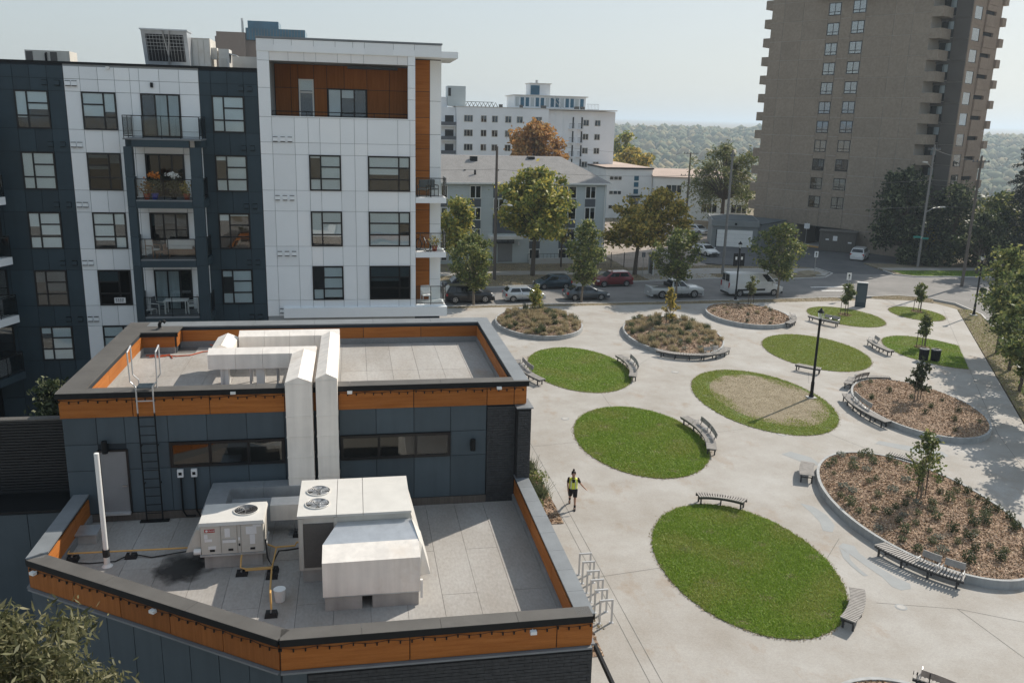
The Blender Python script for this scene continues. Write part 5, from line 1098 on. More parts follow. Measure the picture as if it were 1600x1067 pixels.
# recessed balcony corner
for k in range(-3, 12):
    z = fl(k)
    if z < 2.5: continue
    ba = MB().box(13.6, 15.2, -.05, .12, z - 2.85, z - 1.55); ba.box(15.06, 15.2, .12, 3.0, z - 2.85, z - 1.55).box(13.72, 15.06, .12, 3.0, z - 2.85, z - 2.62); ba.build('balcony', 'tower_panel', tw)
    window(tw, 13.85, 15.5, z - 2.55, z - .45, 3.08, P2, (0, .5), t=.06, proud=.05, glass='glass_dark', name='balcony_door')
    box('precast_panel', 'tower_dark', 15.55, 17.58, 3.0, 3.1, z - 2.8, z - .09, tw)  # shade of the recess is put into the darker panel colour
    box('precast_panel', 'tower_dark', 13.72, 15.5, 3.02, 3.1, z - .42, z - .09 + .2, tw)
    # left-hand side balconies
    MB().box(-12.1, -10.78, .35, 4.2, z - 2.85, z - 1.55).build('balcony', 'tower_panel', tw)
# right side wall: a child empty would add a level, so its pieces are rotated in place
def side(name, m, a, e, z0, z1, o0, o1): return box(name, m, 17.6 + o0, 17.6 + o1, 3.1 + a, 3.1 + e, z0, z1, tw)
for k in range(-3, 12):
    z = fl(k) - 1.4
    if z < 1.5: continue
    zt, zb = z + .05, z - 1.6
    side('side_panel', 'tower_side', 0, .55, z - 2.2, z + .53, .0, .1); side('side_panel', 'tower_side', 3.0, 4.0, z - 2.2, z + .53, .0, .1); side('side_panel', 'tower_side', .57, 2.98, z + .07, z + .53, .0, .1); side('side_panel', 'tower_side', .57, 2.98, z - 2.2, z - 1.62, .0, .1)
    f = MB().box(17.6, 17.66, 3.68, 6.08, zb + .03, zt); f.build('side_window', 'black_frame', tw); side('side_pane', 'glass_tower', .62, 2.7, zb + .08, zt - .04, .075, .085); side('side_blind', 'blind', .66, 2.5, zb + .1, zt - .06, .063, .07)
    side('side_panel', 'tower_side', 4.02, 7.0, z - 2.2, z - .75, .0, .35); side('side_panel', 'tower_side', 4.02, 7.0, z - .2, z + .53, .0, .3); side('side_recess', 'interior', 4.02, 7.0, z - .75, z - .2, .0, .04)
    side('side_panel', 'tower_side', 7.02, 8.9, z - 2.2, z + .53, .0, .3); MB().box(17.4, 18.25, 11.7, 13.0, z - 1.9, z - .8).build('balcony', 'tower_side', tw)
# ================================================================== three-storey grey walk-up
gb = thing('walkup_building', 'three-storey pale grey walk-up with a shallow grey shingle roof', 'apartment building', (11.35, 105.7, 0), math.atan2(1.7, 20.38))
GL = 20.45
MB().box(-4, GL, 0, 14, -.2, 9.95).build('wall', 'grey_siding', gb)
MB().hexa([(-4.5, -.55, 9.95), (GL + .5, -.55, 9.95), (GL + .5, 14.5, 9.95), (-4.5, 14.5, 9.95), (-1.5, 6.4, 12.9), (GL - 4.1, 6.4, 12.9), (GL - 4.1, 7.6, 12.9), (-1.5, 7.6, 12.9)]).build('roof', 'shingle', gb)
MB().box(-4.55, GL + .55, -.6, -.5, 9.78, 9.98).build('gutter', 'white_paint', gb); MB().box(GL - .25, GL - .15, -.08, 0, .1, 9.8).build('downpipe', 'white_paint', gb)
ws = [(8.0, 9.6), (5.35, 6.95), (2.7, 4.3), (.35, 1.7)]
for cx, w in ((-.9, 1.6), (3.35, 1.45), (11.1, 1.45), (15.35, 2.2), (18.3, 1.45)):
    for i, (a, c) in enumerate(ws):
        window(gb, cx - w / 2, cx + w / 2, a, c, 0, P2, (0, random.choice((0, .4, 0))), t=.11, fm='white_paint', glass='glass_dark', proud=.07)
        if i < 3: box('spandrel_panel', 'spandrel', cx - w / 2 + .04, cx + w / 2 - .04, -.04, 0, ws[i + 1][1] + .03, a - .03, gb)
box('spandrel_panel', 'spandrel', 5.6, 8.7, -.05, 0, 8.1, 9.7, gb)
window(gb, 5.6, 7.0, 6.2, 8.0, 0, P2, (), t=.1, fm='white_paint', glass='glass_dark'); window(gb, 7.3, 8.7, 6.2, 8.0, 0, P2, (), t=.1, fm='white_paint', glass='glass_dark'); box('spandrel_panel', 'spandrel', 5.6, 8.7, -.05, 0, 3.7, 6.1, gb)
MB().box(5.0, 9.2, -1.3, -.02, 3.1, 3.5).build('entrance_canopy', 'white_paint', gb); MB().box(6.3, 8.2, -.05, 0, .1, 2.4).build('entrance_door', 'door_grey', gb); window(gb, 5.9, 8.4, 2.42, 3.05, -.02, P3, (), t=.06)
for x in (5.4, 9.0): MB().box(x - .08, x + .08, -.16, 0, 2.2, 2.6).build('wall_lamp', 'white_label', gb)
for x, y, h in ((4.2, 5.2, .55), (12.0, 5.9, .6)): MB().box(x - .45, x + .45, y - .3, y + .3, 12.2, 12.3 + h).build('roof_vent', 'black_metal', gb)
for x, y in ((2.5, 2.5), (6.8, 2.6), (3.6, 1.5)): MB().lathe([(.13, 10.4), (.13, 11.35)], x, y, 8).build('roof_pipe', 'black_metal', gb)
MB().box(10, 20, -1.9, -1.5, -.1, .75).build('terrace_wall', 'concrete_new', gb); rail(gb, [(10, -1.0), (20, -1.0)], .2, 1.0, n=.5, glass=False, name='terrace_railing')

# ================================================================== white seven-storey block
mb_ = thing('midrise_building', 'white seven-storey apartment block with rooftop penthouse behind the grey walk-up', 'apartment building', (17.0, 172, 0))
MB().box(3.0, 21.2, 0, 14, -.2, 19.75).build('wall', 'mid_stucco', mb_); MB().box(21.25, 35.1, .9, 15, -.2, 19.65).build('wall', 'mid_stucco', mb_); MB().box(-6, 2.95, 2.2, 14, -.2, 19.7).build('wall', 'mid_stucco', mb_)
MB().box(2.9, 35.2, -.05, 15.1, 19.76, 19.95).build('roof_edge', 'unit_top', mb_)
for k in range(7):
    z = 17.55 - 2.72 * k
    for cx, w in ((5.25, 1.75), (8.25, 1.15), (10.45, 1.2), (13.1, 1.25), (15.4, 1.25), (18.85, 2.0)): window(mb_, cx - w / 2, cx + w / 2, z - .55, z + .75, 0, P2 if w < 1.5 else P3, (random.choice((0, 0, 1)), random.choice((0, 1, .5)), 1), t=.09, fm='unit_paint', proud=.06, glass='glass_dark', blind='curtain')
    for cx in (29.1, 31.5): window(mb_, cx - .6, cx + .6, z - .75, z + .45, .9, P2, (0, random.choice((0, 1))), t=.09, fm='unit_paint', proud=.06, glass='glass_dark')
    for cx in (26.3, 28.1):
        box('balcony_slab', 'mid_stucco', cx - .8, cx + .25, .0, .88, z - 1.45, z - 1.33, mb_); box('balcony_recess', 'interior', cx, cx + .28, .84, .9, z - 1.3, z + .9, mb_)
        b = MB(); [b.box(cx - .8 + i * .17, cx - .77 + i * .17, .0, .03, z - 1.32, z - .35) for i in range(7)]; b.box(cx - .8, cx + .25, .0, .04, z - .35, z - .3); b.build('railing', 'spandrel', mb_)
    box('balcony_slab', 'mid_stucco', -6, 2.9, .6, 2.2, z - 1.45, z - 1.3, mb_); box('balcony_front', 'spandrel', -6, 2.9, .55, .62, z - 1.3, z - .62, mb_); box('balcony_recess', 'interior', .9, 2.6, 2.15, 2.2, z - 1.2, z + .6, mb_)
for x in (22.9, 24.4): box('pilaster', 'mid_stucco', x, x + .12, .8, .9, 0, 19.6, mb_)
ph = MB().box(14.8, 29.4, 3, 12, 19.96, 22.3).build('penthouse', 'mid_stucco', mb_); MB().box(14.5, 29.8, 2.7, 12.3, 22.3, 22.5).build('penthouse_roof', 'unit_top', ph)
for i in range(14): box('glazing', 'glass_block' if i % 3 else 'curtain', 15.0 + i * 1.02, 15.7 + i * 1.02, 2.94, 3.0, 20.3, 22.0, mb_)
MB().box(18.0, 22.2, 4, 8, 22.5, 24.7).build('lift_room', 'mid_stucco', mb_); MB().box(18.2, 20.0, 3.93, 4.0, 22.6, 24.4).build('lift_room_glazing', 'glass_block', mb_); MB().box(17.8, 22.4, 3.8, 8.2, 24.7, 24.85).build('lift_room_roof', 'unit_top', mb_); MB().lathe([(.25, 24.85), (.25, 25.5)], 19.8, 6, 8).build('chimney', 'steel', mb_)
MB().box(1.4, 4.9, 2, 6, 19.96, 23.7).build('stair_tower', 'grey_siding', mb_); MB().box(1.5, 2.0, 1.93, 2, 21.8, 23.3).build('stair_window', 'interior', mb_); MB().box(-3, 1.35, 3, 6, 19.72, 21.6).build('roof_room', 'mid_stucco', mb_)
b = MB()
for i in range(8): b.tube([(5.0 + i * .8, 3, 20), (5.4 + i * .8, 3, 20.8), (5.8 + i * .8, 3, 20)], .08, 4)
b.tube([(5, 3, 20.85), (10.6, 3, 20.85)], .07, 4); b.build('roof_rack', 'interior', mb_)
b = MB(); b.tube([(22.2, 2.6, 22.4), (24.2, 2.2, 20.0)], .06, 4); b.tube([(22.9, 2.6, 22.4), (24.9, 2.2, 20.0)], .06, 4); b.build('roof_stair', 'steel', mb_); rail(mb_, [(29.6, 2.5), (32, 2.5)], 19.95, 1.1, n=.3, glass=False)
for x, r_ in ((11.8, .35), (15.9, .3), (20.4, .5), (27.2, .45), (28.4, .4)): MB().box(x - r_, x + r_, 1.2, 1.8, 19.96, 20.5).build('roof_vent', 'unit_coil', mb_)

# ================================================================== low white apartments behind the gravel yard
lo = thing('lowrise_building', 'low white stucco apartments with a flat roof and black eaves behind the gravel yard', 'apartment building', (47.0, 160, 0))
def low_win(x0, x1, z0, z1, y, par): window(par, x0, x1, z0, z1, y, P3, (0, 1, 0), t=.1, fm='white_paint', glass='glass_dark', blind='curtain')
MB().box(0, 9.2, 0, 26, -.2, 9.1).build('wall', 'low_stucco', lo); MB().box(-.2, 9.4, -.2, 26.2, 9.1, 9.35).build('eaves', 'black_metal', lo); MB().box(-.05, 9.25, -.05, 26.05, 9.35, 9.42).build('roof', 'low_roof', lo)
for z in (7.3, 4.6, 1.9): low_win(.7, 3.2, z - .3, z + .5, 0, lo)
for z in (7.4, 6.2, 4.9): MB().box(5.6, 6.5, -.05, 0, z - .4, z + .5).build('stair_window', 'glass_block', lo)
MB().box(4.6, 7.2, -1.0, 0, 3.9, 4.2).build('entrance_canopy', 'black_metal', lo); MB().box(5.3, 6.7, -.06, 0, .4, 3.7).build('entrance_door', 'door_grey', lo); MB().box(4.0, 8.0, -2.2, -.02, -.1, .4).build('entrance_step', 'concrete_new', lo)
MB().box(4.2, 5.3, -.04, 0, .1, 1.4).build('plinth', 'spandrel', lo)
lo2 = thing('lowrise_building', 'long low white apartment wing with a tan roof half hidden by the willow', 'apartment building', (55.6, 157, 0), rad(-14))
MB().box(0, 17.5, 0, 12, -.2, 7.9).build('wall', 'low_stucco', lo2); MB().hexa([(-.3, -.3, 7.9), (18, -.3, 7.9), (18, 12.3, 7.9), (-.3, 12.3, 7.9), (-.3, -.3, 8.05), (18, -.3, 8.05), (18, 12.3, 9.0), (-.3, 12.3, 9.0)]).build('roof', 'low_roof', lo2)
for x in (2.2, 9.0, 14.5):
    for z in (5.7, 2.4): low_win(x, x + 3.0, z - .8, z + .9, 0, lo2)
# garages and bin enclosure
ga = thing('garage', 'grey flat-roofed double garage with a white overhead door', 'garage', (52.4, 121.2, 0), rad(-19))
MB().box(0, 6.6, 0, 9, -.1, 3.05).build('wall', 'garage_wall', ga); MB().box(-.15, 6.75, -.25, 9.1, 3.06, 3.95).build('roof_fascia', 'garage_wall', ga); MB().box(.1, 6.5, .1, 8.8, 3.951, 4.0).build('roof', 'garage_roof', ga)
for i in range(4): box('door_panel', 'white_paint', .75, 5.9, -.06, 0, .06 + i * .62, .66 + i * .62, ga)
MB().box(.62, .74, -.08, 0, 0, 2.6).build('door_jamb', 'interior', ga); MB().box(3.2, 3.5, -.35, -.26, 3.3, 3.6).build('wall_lamp', 'black_metal', ga)
ga2 = thing('garage', 'blue-grey flat-roofed garage block beside the tower wall', 'garage', (59.2, 119.2, 0), rad(40)); MB().box(0, 9, 0, 5.5, -.1, 3.4).build('wall', 'garage_wall', ga2); MB().box(-.1, 9.1, -.1, 5.6, 3.4, 3.55).build('roof', 'garage_roof', ga2)
de = thing('bin_enclosure', 'grey board bin enclosure with notices in front of the tower car park', 'enclosure', (67.2, 116.6, 0), rad(-34))
MB().box(.05, 5.0, .06, 2.6, 0, 2.75).build('frame', 'interior', de)
for i in range(26): box('board', 'shed_wood', .02 + i * .192, .195 + i * .192, 0, .055, .05, 2.85, de)
for i in range(13): box('board', 'shed_wood', 5.0, 5.05, .1 + i * .192, .275 + i * .192, .05, 2.85, de)
MB().box(-.1, 5.2, -.15, 2.75, 2.88, 3.0).build('roof', 'shed_wood', de)
for x0, x1, z0, z1 in ((1.9, 2.5, 1.6, 2.3), (.9, 1.35, 1.65, 1.85), (4.0, 4.5, 1.35, 1.55)): MB().box(x0, x1, -.03, -.002, z0, z1).build('notice', 'white_label', de)
# distant blocks on the skyline behind the apartment block
t = thing('office_tower', 'distant brown and blue-glass office block peeping over the apartment roof', 'building', (-36, 250, 0))
MB().box(0, 24, 6, 20, 0, 37.6).build('podium_wall', 'far_brown', t); MB().box(1.2, 8.5, 0, 12, 0, 38.3).build('wall', 'far_brown', t); MB().box(8.0, 19.5, 2, 12, 0, 36.5).build('wall', 'far_brown', t)
MB().box(8.6, 24, 1, 12, 36.6, 39.6).build('glass_storey', 'glass_block', t); MB().box(9, 17, 3, 12, 39.6, 41.6).build('glass_storey', 'glass_block', t)
for i in range(20): box('mullion', 'spandrel', 8.7 + i * .78, 8.8 + i * .78, .9, 1.0, 36.7, 39.5, t)
MB().lathe([(.3, 38.3), (.3, 42.2)], 7.5, 4, 6).build('mast', 'steel', t)

# ================================================================== poles, wires, lamps, signs
def upole(x, y, h, label, m, arms=(), lamp=None, r=.16, lean=(0, 0), trans=False):
    t = thing('utility_pole', label, 'utility pole', (x, y, 0)); MB().tube([(0, 0, -.1), (lean[0] * .5, lean[1] * .5, h / 2), (*lean, h)], [r, r * .85, r * .65], 9).build('pole', m, t)
    for z, w, a in arms:
        c, s = math.cos(a), math.sin(a); b = MB().tube([(lean[0] - c * w, lean[1] - s * w, z), (lean[0] + c * w, lean[1] + s * w, z)], .06, 4); b.build('cross_arm', m, t)
        g = MB(); [g.lathe([(.05, z), (.07, z + .12), (.04, z + .25)], lean[0] + c * w * k, lean[1] + s * w * k, 6) for k in (-.9, -.45, .45, .9)]; g.build('insulators', 'spandrel', t)
    for z, L, a in (lamp or []):
        c, s = math.cos(a), math.sin(a); MB().tube([(lean[0] * z / h, lean[1] * z / h, z - .7), (c * L * .5, s * L * .5, z - .15), (c * L, s * L, z)], .045, 6).build('lamp_arm', 'steel', t); MB().hexa([(c * L - .12 * s, s * L + .12 * c, z - .06), (c * (L + .75) - .12 * s, s * (L + .75) + .12 * c, z - .06), (c * (L + .75) + .12 * s, s * (L + .75) - .12 * c, z - .06), (c * L + .12 * s, s * L - .12 * c, z - .06), (c * L - .08 * s, s * L + .08 * c, z + .1), (c * (L + .7) - .08 * s, s * (L + .7) + .08 * c, z + .08), (c * (L + .7) + .08 * s, s * (L + .7) - .08 * c, z + .08), (c * L + .08 * s, s * L - .08 * c, z + .1)]).build('lamp_head', 'unit_top', t)
    if trans: MB().lathe([(.3, trans - .9), (.3, trans)], .45, -.1, 10).build('transformer', 'unit_paint', t)
    return t
upole(15.3, 94.0, 14.6, 'dark wooden pole in front of the grey walk-up', 'pole_wood', [(13.2, .0, 0)], [(8.6, 2.6, -1.2)], r=.2)
upole(43.5, 96.5, 14.7, 'brown wooden pole on the verge behind the white van', 'pole_grey', [(14.0, .3, .2)], None, r=.18)
upole(73.0, 101.4, 15.8, 'tall weathered pole with two street lamps by the tower corner', 'pole_grey', [(15.2, 1.2, .3)], [(13.6, -1.6, .2), (7.9, 2.2, .1)], r=.17)
upole(70.7, 130.6, 11.0, 'pole in front of the tower garages', 'pole_grey', [(10.3, 1.0, .3), (7.0, .7, .3)], r=.17)
upole(69.4, 88.0, 14.9, 'pole with a cross arm at the right in front of the spruces', 'pole_wood', [(14.2, 1.3, .2)], r=.18)
upole(69.5, 203, 9.5 + .4, 'far pole above the low white apartments', 'pole_wood', [(9.7, 2.2, .1)], r=.2)
upole(58.8, 148, 12.8, 'pole with twin cross arms in the gravel yard', 'pole_wood', [(12.6, 1.3, 0), (8.8, 1.6, 0)], r=.2, trans=8.2)
upole(34.5, 150, 13.6, 'pole with a grey transformer behind the grey walk-up roof', 'pole_wood', [(13.4, 1.2, 0)], r=.2, trans=12.9)
def wire(a, c, sag, label):
    a, c = Vector(a), Vector(c); pts = [a + (c - a) * (i / 14) + Vector((0, 0, -4 * sag * (i / 14) * (1 - i / 14))) for i in range(15)]
    put('overhead_wire', MB().tube(pts, .022, 4).mesh('overhead_wire', 'pole_grey'), None, label=label, category='wire', group='overhead wires between the poles')
for a, c, sg, l in (((15.3, 94, 12.2), (43.5, 96.5, 12.0), .5, 'wire from the dark pole to the brown verge pole'), ((43.5, 96.5, 11.2), (73, 101.4, 11.4), .5, 'wire from the brown verge pole to the tower corner pole'), ((43.5, 96.5, 8.2), (73, 101.4, 8.0), .4, 'lower wire from the brown verge pole to the tower corner pole'),
                    ((73, 101.4, 11.4), (110, 106, 11.5), .5, 'wire running right from the tower corner pole'), ((73, 101.4, 8.0), (110, 106, 8.4), .4, 'lower wire running right from the tower corner pole'), ((15.3, 94, 12.2), (-20, 91, 12.5), .4, 'wire running left from the dark pole'), ((70.7, 130.6, 10.3), (58.8, 148, 12.6), .3, 'wire from the garage pole to the yard pole'), ((58.8, 148, 12.6), (34.5, 150, 13.4), .5, 'wire from the yard pole towards the walk-up'), ((69.4, 88, 14.2), (73, 101.4, 15.2), .2, 'short wire between the two right-hand poles')): wire(a, c, sg, l)
def lamppost(x, y, h, label, banners=False, ring=False):
    t = thing('street_lamp', label, 'street lamp', (x, y, PZ - .02)); MB().box(-.28, .28, -.28, .28, 0, .1).build('footing', 'concrete_new', t)
    MB().lathe([(.16, .1), (.16, .22), (.11, .3), (.11, 1.1), (.085, 1.2), (.075, h - .75), (.1, h - .72), (.1, h - .62), (.06, h - .58)], n=10).build('post', 'black_metal', t)
    lt = MB().lathe([(.1, h - .58), (.19, h - .2), (.19, h - .18)], n=8).build('lantern', 'glass_clear', t); MB().lathe([(.24, h - .18), (.2, h - .1), (.07, h + .04), (.03, h + .12), (.0, h + .14)], n=8).build('lantern_cap', 'black_metal', t)
    MB().lathe([(.04, h - .57), (.05, h - .3), (.02, h - .2)], n=6).build('bulb', 'lamp_clear', lt)
    if banners:
        for s in (-1, 1): MB().box(s * .12 - (.48 if s < 0 else 0), s * .12 + (.48 if s > 0 else 0), -.012, .012, h - 2.4, h - 1.1).build('banner', 'cloth_black', t); MB().box(min(s * .2, s * .4), max(s * .2, s * .4), -.016, -.0125, h - 1.75, h - 1.45).build('banner_emblem', 'white_label', t)
    if ring:
        for z_, s in ((3.0, 1), (2.0, 1)): MB().tube([(.08, 0, z_), (.35, 0, z_ + .18), (.6, 0, z_ + .12), (.66, 0, z_ - .1)], .03, 6).build('basket_bracket', 'black_metal', t)
        MB().ball((.62, 0, 2.5), .35, .9).build('hanging_basket', 'leaf_dark', t)
    return t
lamppost(29.42, 49.8, 5.95, 'black lantern lamp post at the right tip of the dried-out lawn')
lamppost(38.3, 81.3, 5.95, 'black lantern lamp post with two dark banners beside the white van', True)
lamppost(59.3, 72.9, 6.0, 'black lantern lamp post with a hanging basket on the side verge', False, True)
def arrow_sign(x, y, h, label, rz=0):
    t = thing('traffic_sign', label, 'sign', (x, y, .05), rz); MB().tube([(0, 0, 0), (0, 0, h)], .03, 6).build('post', 'steel', t); p = MB().box(-.23, .23, -.045, -.03, h - .75, h).build('plate', 'white_label', t)
    MB().extrude_y([(-.035, h - .65), (.035, h - .65), (.035, h - .32), (.12, h - .32), (0, h - .1), (-.12, h - .32), (-.035, h - .32)], -.052, -.046).build('arrow', 'black_metal', p)
arrow_sign(56.0, 97.4, 2.7, 'white sign with a black arrow on the traffic island', -.35); arrow_sign(50.5, 80.9, 2.9, 'white sign with a black arrow behind the staked sapling', -.35)
t = thing('notice_sign', 'white notice on a post at the tower car park entrance', 'sign', (67.5, 121.0, 0), -.5); MB().tube([(0, 0, 0), (0, 0, 3.6)], .05, 6).build('post', 'steel', t); MB().box(-.4, .4, -.07, -.05, 2.7, 3.5).build('plate', 'white_label', t)
t = thing('street_name_sign', 'two small teal street name blades on the tower corner pole', 'sign', (73.0, 101.2, 0), -.3)
MB().box(-1.2, -.2, -.03, .0, 3.9, 4.15).build('name_blade', 'sign_green', t); MB().box(-.1, .75, -.03, .0, 3.75, 4.0).build('name_blade', 'sign_green', t); MB().box(-.25, -.08, -.02, .22, 3.8, 4.1).build('bracket', 'steel', t)
t = thing('info_kiosk', 'dark blue-grey monolith kiosk with a pale top beside the bench lawn', 'kiosk', (49.9, 77.4, PZ), -.5); MB().box(-.5, .5, -.14, .14, 0, 2.42).build('pillar', 'navy_siding', t); MB().box(-.52, .52, -.16, .16, 2.42, 2.5).build('top_cap', 'white_label', t); MB().box(-.42, .42, -.146, -.1405, .5, 2.2).build('panel', 'slate_siding', t)
# bus shelter and yard fence
t = thing('bus_shelter', 'small glass bus shelter behind the pickup truck', 'shelter', (34.4, 95.6, .1), .08); b = MB()
for x in (0, 2.6):
    for y in (0, 1.3): b.box(x - .05, x + .05, y - .05, y + .05, 0, 2.4)
b.build('frame', 'alu', t); MB().box(-.15, 2.75, -.2, 1.5, 2.4, 2.55).build('roof', 'unit_paint', t)
for x0, x1, y0, y1 in ((.06, 2.54, 1.28, 1.3), (-.01, .01, .06, 1.24), (2.59, 2.61, .06, 1.24)): MB().box(x0, x1, y0, y1, .15, 2.3).build('glass_wall', 'glass_clear', t)
t = thing('bus_stop_sign', 'thin bus stop pole beside the shelter', 'sign', (33.0, 95.2, .1)); MB().tube([(0, 0, 0), (0, 0, 2.9)], .035, 6).build('post', 'steel', t); MB().box(-.2, .2, -.03, .03, 2.3, 2.85).build('plate', 'spandrel', t)
t = thing('fence', 'wire fence with dark posts around the gravel yard', 'fence', (29.4, 101.6, 0), .06); b = MB()
for i in range(6): MB().tube([(i * 1.7, 0, 0), (i * 1.7, 0, 2.0)], .05, 5).build('post', 'pole_wood', t)
for k in range(9): b.tube([(0, 0, .2 + k * .21), (8.5, 0, .2 + k * .21)], .008, 3)
for k in range(44): b.tube([(k * .193, 0, .1), (k * .193, 0, 1.95)], .007, 3)
b.build('wire_mesh', 'pole_grey', t, kind='stuff')
t = thing('retaining_wall', 'rusty timber retaining wall beside the garage', 'wall', (56.5, 139, 0), rad(-35))
for k in range(3): MB().box(0, 9, k * .5, k * .5 + .3, -.1 + k * .5, .6 + k * .6).build('timber_tier', 'rock', t)

# ================================================================== trees and planting
def prof(kind, u):
    if kind == 'vase': return max(.12, math.sin(math.pi * min(1, .12 + u * .86)) ** .8 * (0.55 + .6 * u if u < .6 else 1.0 - .2 * (u - .6)))
    if kind == 'round': return math.sqrt(max(0, 1 - (2 * u - 1) ** 2)) * .98 + .02
    if kind == 'dome': return math.sqrt(max(0, 1 - max(0, (u - .3) / .7) ** 2)) * (0.6 + .4 * min(1, u / .3))
    if kind == 'pyr': return (1 - u) ** .75 * (.55 + .45 * min(1, u / .22)) + .03
    if kind == 'weep': return math.sqrt(max(0, 1 - (max(0, u - .25) / .75) ** 2))
    return 1 - u
def tree(label, x, y, h, r, base, kind, lm, tips=60, per=55, leaf=.16, tr=.12, bark='bark', off=(0, 0), spread=.55, aspect=.55, z0=PZ, stakes=0, name='tree', group=None, cat='tree', zs=1.0, hollow=.35):
    t = thing(name, label, cat, (x, y, z0), 0, group)
    b = MB(); P = []
    top = Vector((off[0] * .6, off[1] * .6, h * .9))
    mid = Vector((off[0] * .12 + random.uniform(-.04, .04) * h * .3, off[1] * .12, base))
    trunk = [Vector((0, 0, -.1)), Vector((mid.x * .4, mid.y * .4, base * .5)), mid, mid.lerp(top, .45), top]
    b.tube(trunk, [tr * 1.25, tr, tr * .85, tr * .5, tr * .12], 8)
    def axis(s): 
        s = max(0, min(.999, s)) * 2; i = int(s); return trunk[2 + i].lerp(trunk[3 + i], s - i)
    nl = max(5, int(tips / 9)); lobes = []
    for i in range(nl):
        u = (i + random.random()) / nl; aa = i * 2.4 + random.uniform(-.5, .5); rr = r * prof(kind, u) * (random.uniform(.15, .5) if name == 'sapling' else random.uniform(.5, .95)); lobes.append((u, aa, rr, random.uniform(.75, 1.25)))
    for i in range(tips):
        u0, aa, rr, sz = lobes[i % nl]; q = rng.normal(0, .24 if name == 'sapling' else .135, 3) * sz; u = max(.0, min(1, u0 + q[2] * .75)); lim = r * prof(kind, u) * 1.08
        px_, py_ = rr * math.cos(aa) + q[0] * r * 1.3, rr * math.sin(aa) + q[1] * r * 1.3; k = min(1, lim / (math.hypot(px_, py_) + 1e-6))
        p = Vector((off[0] * u + px_ * k, off[1] * u + py_ * k, base + (h - base) * (u * .97 + .02)))
        s0 = axis(max(0, u * .8 - .25 - .12 * random.random())); c = s0.lerp(p, .5) + Vector((0, 0, .06 * r if kind != 'weep' else .16 * r))
        if kind == 'vase': c = s0.lerp(p, .5) + Vector((0, 0, -.05 * r))
        w = tr * .42 * (1 - .6 * u); b.tube([s0, c, p], [w, w * .55, w * .15], 4, cap=False)
        n = int(per * random.uniform(.6, 1.4)); sp = spread * random.uniform(.45, .9)
        C = rng.normal(0, sp * .5, (n, 3)) * np.array([1, 1, .75 * zs]) + np.array(p)
        if kind == 'weep': C[:, 2] -= np.abs(rng.normal(0, sp * 1.3, n))
        f = rng.random((n // 3, 1)); C[:n // 3] = (np.array(c) * (1 - f) + np.array(p) * f) + rng.normal(0, sp * .28, (n // 3, 3))
        P.append(C)
    b.build('trunk', bark, t, smooth=True); C = np.concatenate(P)
    quads('crown', leaves(C, leaf, aspect=aspect), lm, t)
    for k in range(stakes):
        a = 2 * math.pi * k / stakes + .5; MB().tube([(.42 * math.cos(a), .42 * math.sin(a), -.05), (.40 * math.cos(a), .40 * math.sin(a), 1.35)], .03, 5).build('stake', 'stake', t)
        MB().tube([(.40 * math.cos(a), .40 * math.sin(a), 1.2), (0.02, 0, 1.15)], .012, 4).build('tie', 'rubber', t)
    return t
G1 = 'young street trees on the near verge'
tree('vase-shaped young street tree in front of the black suv', 11.14, 80.5, 6.5, 2.8, 1.9, 'vase', 'leaf_street', 90, 58, .15, .11, 'bark_young', spread=.75)
tree('upright young street tree in front of the grey sedan', 22.11, 81.7, 7.9, 2.3, 1.9, 'vase', 'leaf_street', 80, 55, .15, .10, 'bark_young', (.3, 0), spread=.75)
tree('dense egg-shaped young street tree in front of the silver pickup', 32.26, 82.3, 6.9, 2.35, 2.2, 'round', 'leaf_street', 90, 65, .14, .10, 'bark_young', spread=.7)
tree('loose spreading young street tree beside the nose of the white van', 43.4, 82.3, 7.7, 3.1, 2.2, 'vase', 'leaf_street', 75, 60, .15, .10, 'bark_young', spread=.8)
tree('large olive-green tree in front of the grey walk-up', 20.14, 96.4, 11.7, 5.0, 4.6, 'dome', 'leaf_olive', 130, 110, .22, .24, off=(.5, 0), spread=1.3)
tree('leaning golden-topped tree behind the red car', 32.6, 96.9, 9.6, 4.6, 3.6, 'dome', 'leaf_gold', 130, 110, .20, .22, off=(2.6, 0), spread=1.1)
tree('slim rusty-leaved tree close to the walk-up wall', 24.9, 102.3, 5.8, 1.3, 3.2, 'round', 'leaf_gold', 35, 45, .16, .10, spread=.6)
tree('green tree between the apartment block and the dark pole', 11.6, 98.8, 8.2, 1.9, 2.2, 'round', 'leaf_olive', 70, 80, .2, .18, spread=1.1)
tree('copper-coloured tree rising behind the walk-up roof', 29.3, 142, 16.6, 4.9, 6.5, 'dome', 'leaf_orange', 120, 90, .34, .3, spread=1.6)
tree('small yellowing tree beside the right corner of the white block', 62.5, 192, 11.6, 5, 3.5, 'dome', 'leaf_gold', 80, 60, .42, .25, spread=1.7)
tree('sprawling grey-green willow between the low apartments and the tower', 63.0, 142, 14.4, 6.6, 5.0, 'weep', 'leaf_willow', 120, 80, .26, .34, spread=1.3, aspect=.35)
tree('thin roadside tree near the yard, right of the white block', 76, 240, 14, 6, 4, 'dome', 'leaf_olive', 60, 45, .5, .3, spread=2)
tree('broad dark tree against the foot of the tower', 73.6, 106.5, 11.9, 4.3, 2.0, 'dome', 'leaf_dark', 120, 70, .24, .26, spread=1.4)
tree('darker rounded tree at the tower corner, right of the lamp pole', 79.8, 104.5, 10.2, 3.6, 1.8, 'dome', 'leaf_dark', 90, 60, .24, .24, spread=1.4)
tree('medium leafy tree right of the tower trees', 85.5, 103, 9.0, 4.2, 1.8, 'dome', 'leaf_street', 90, 90, .26, .22, spread=1.4)
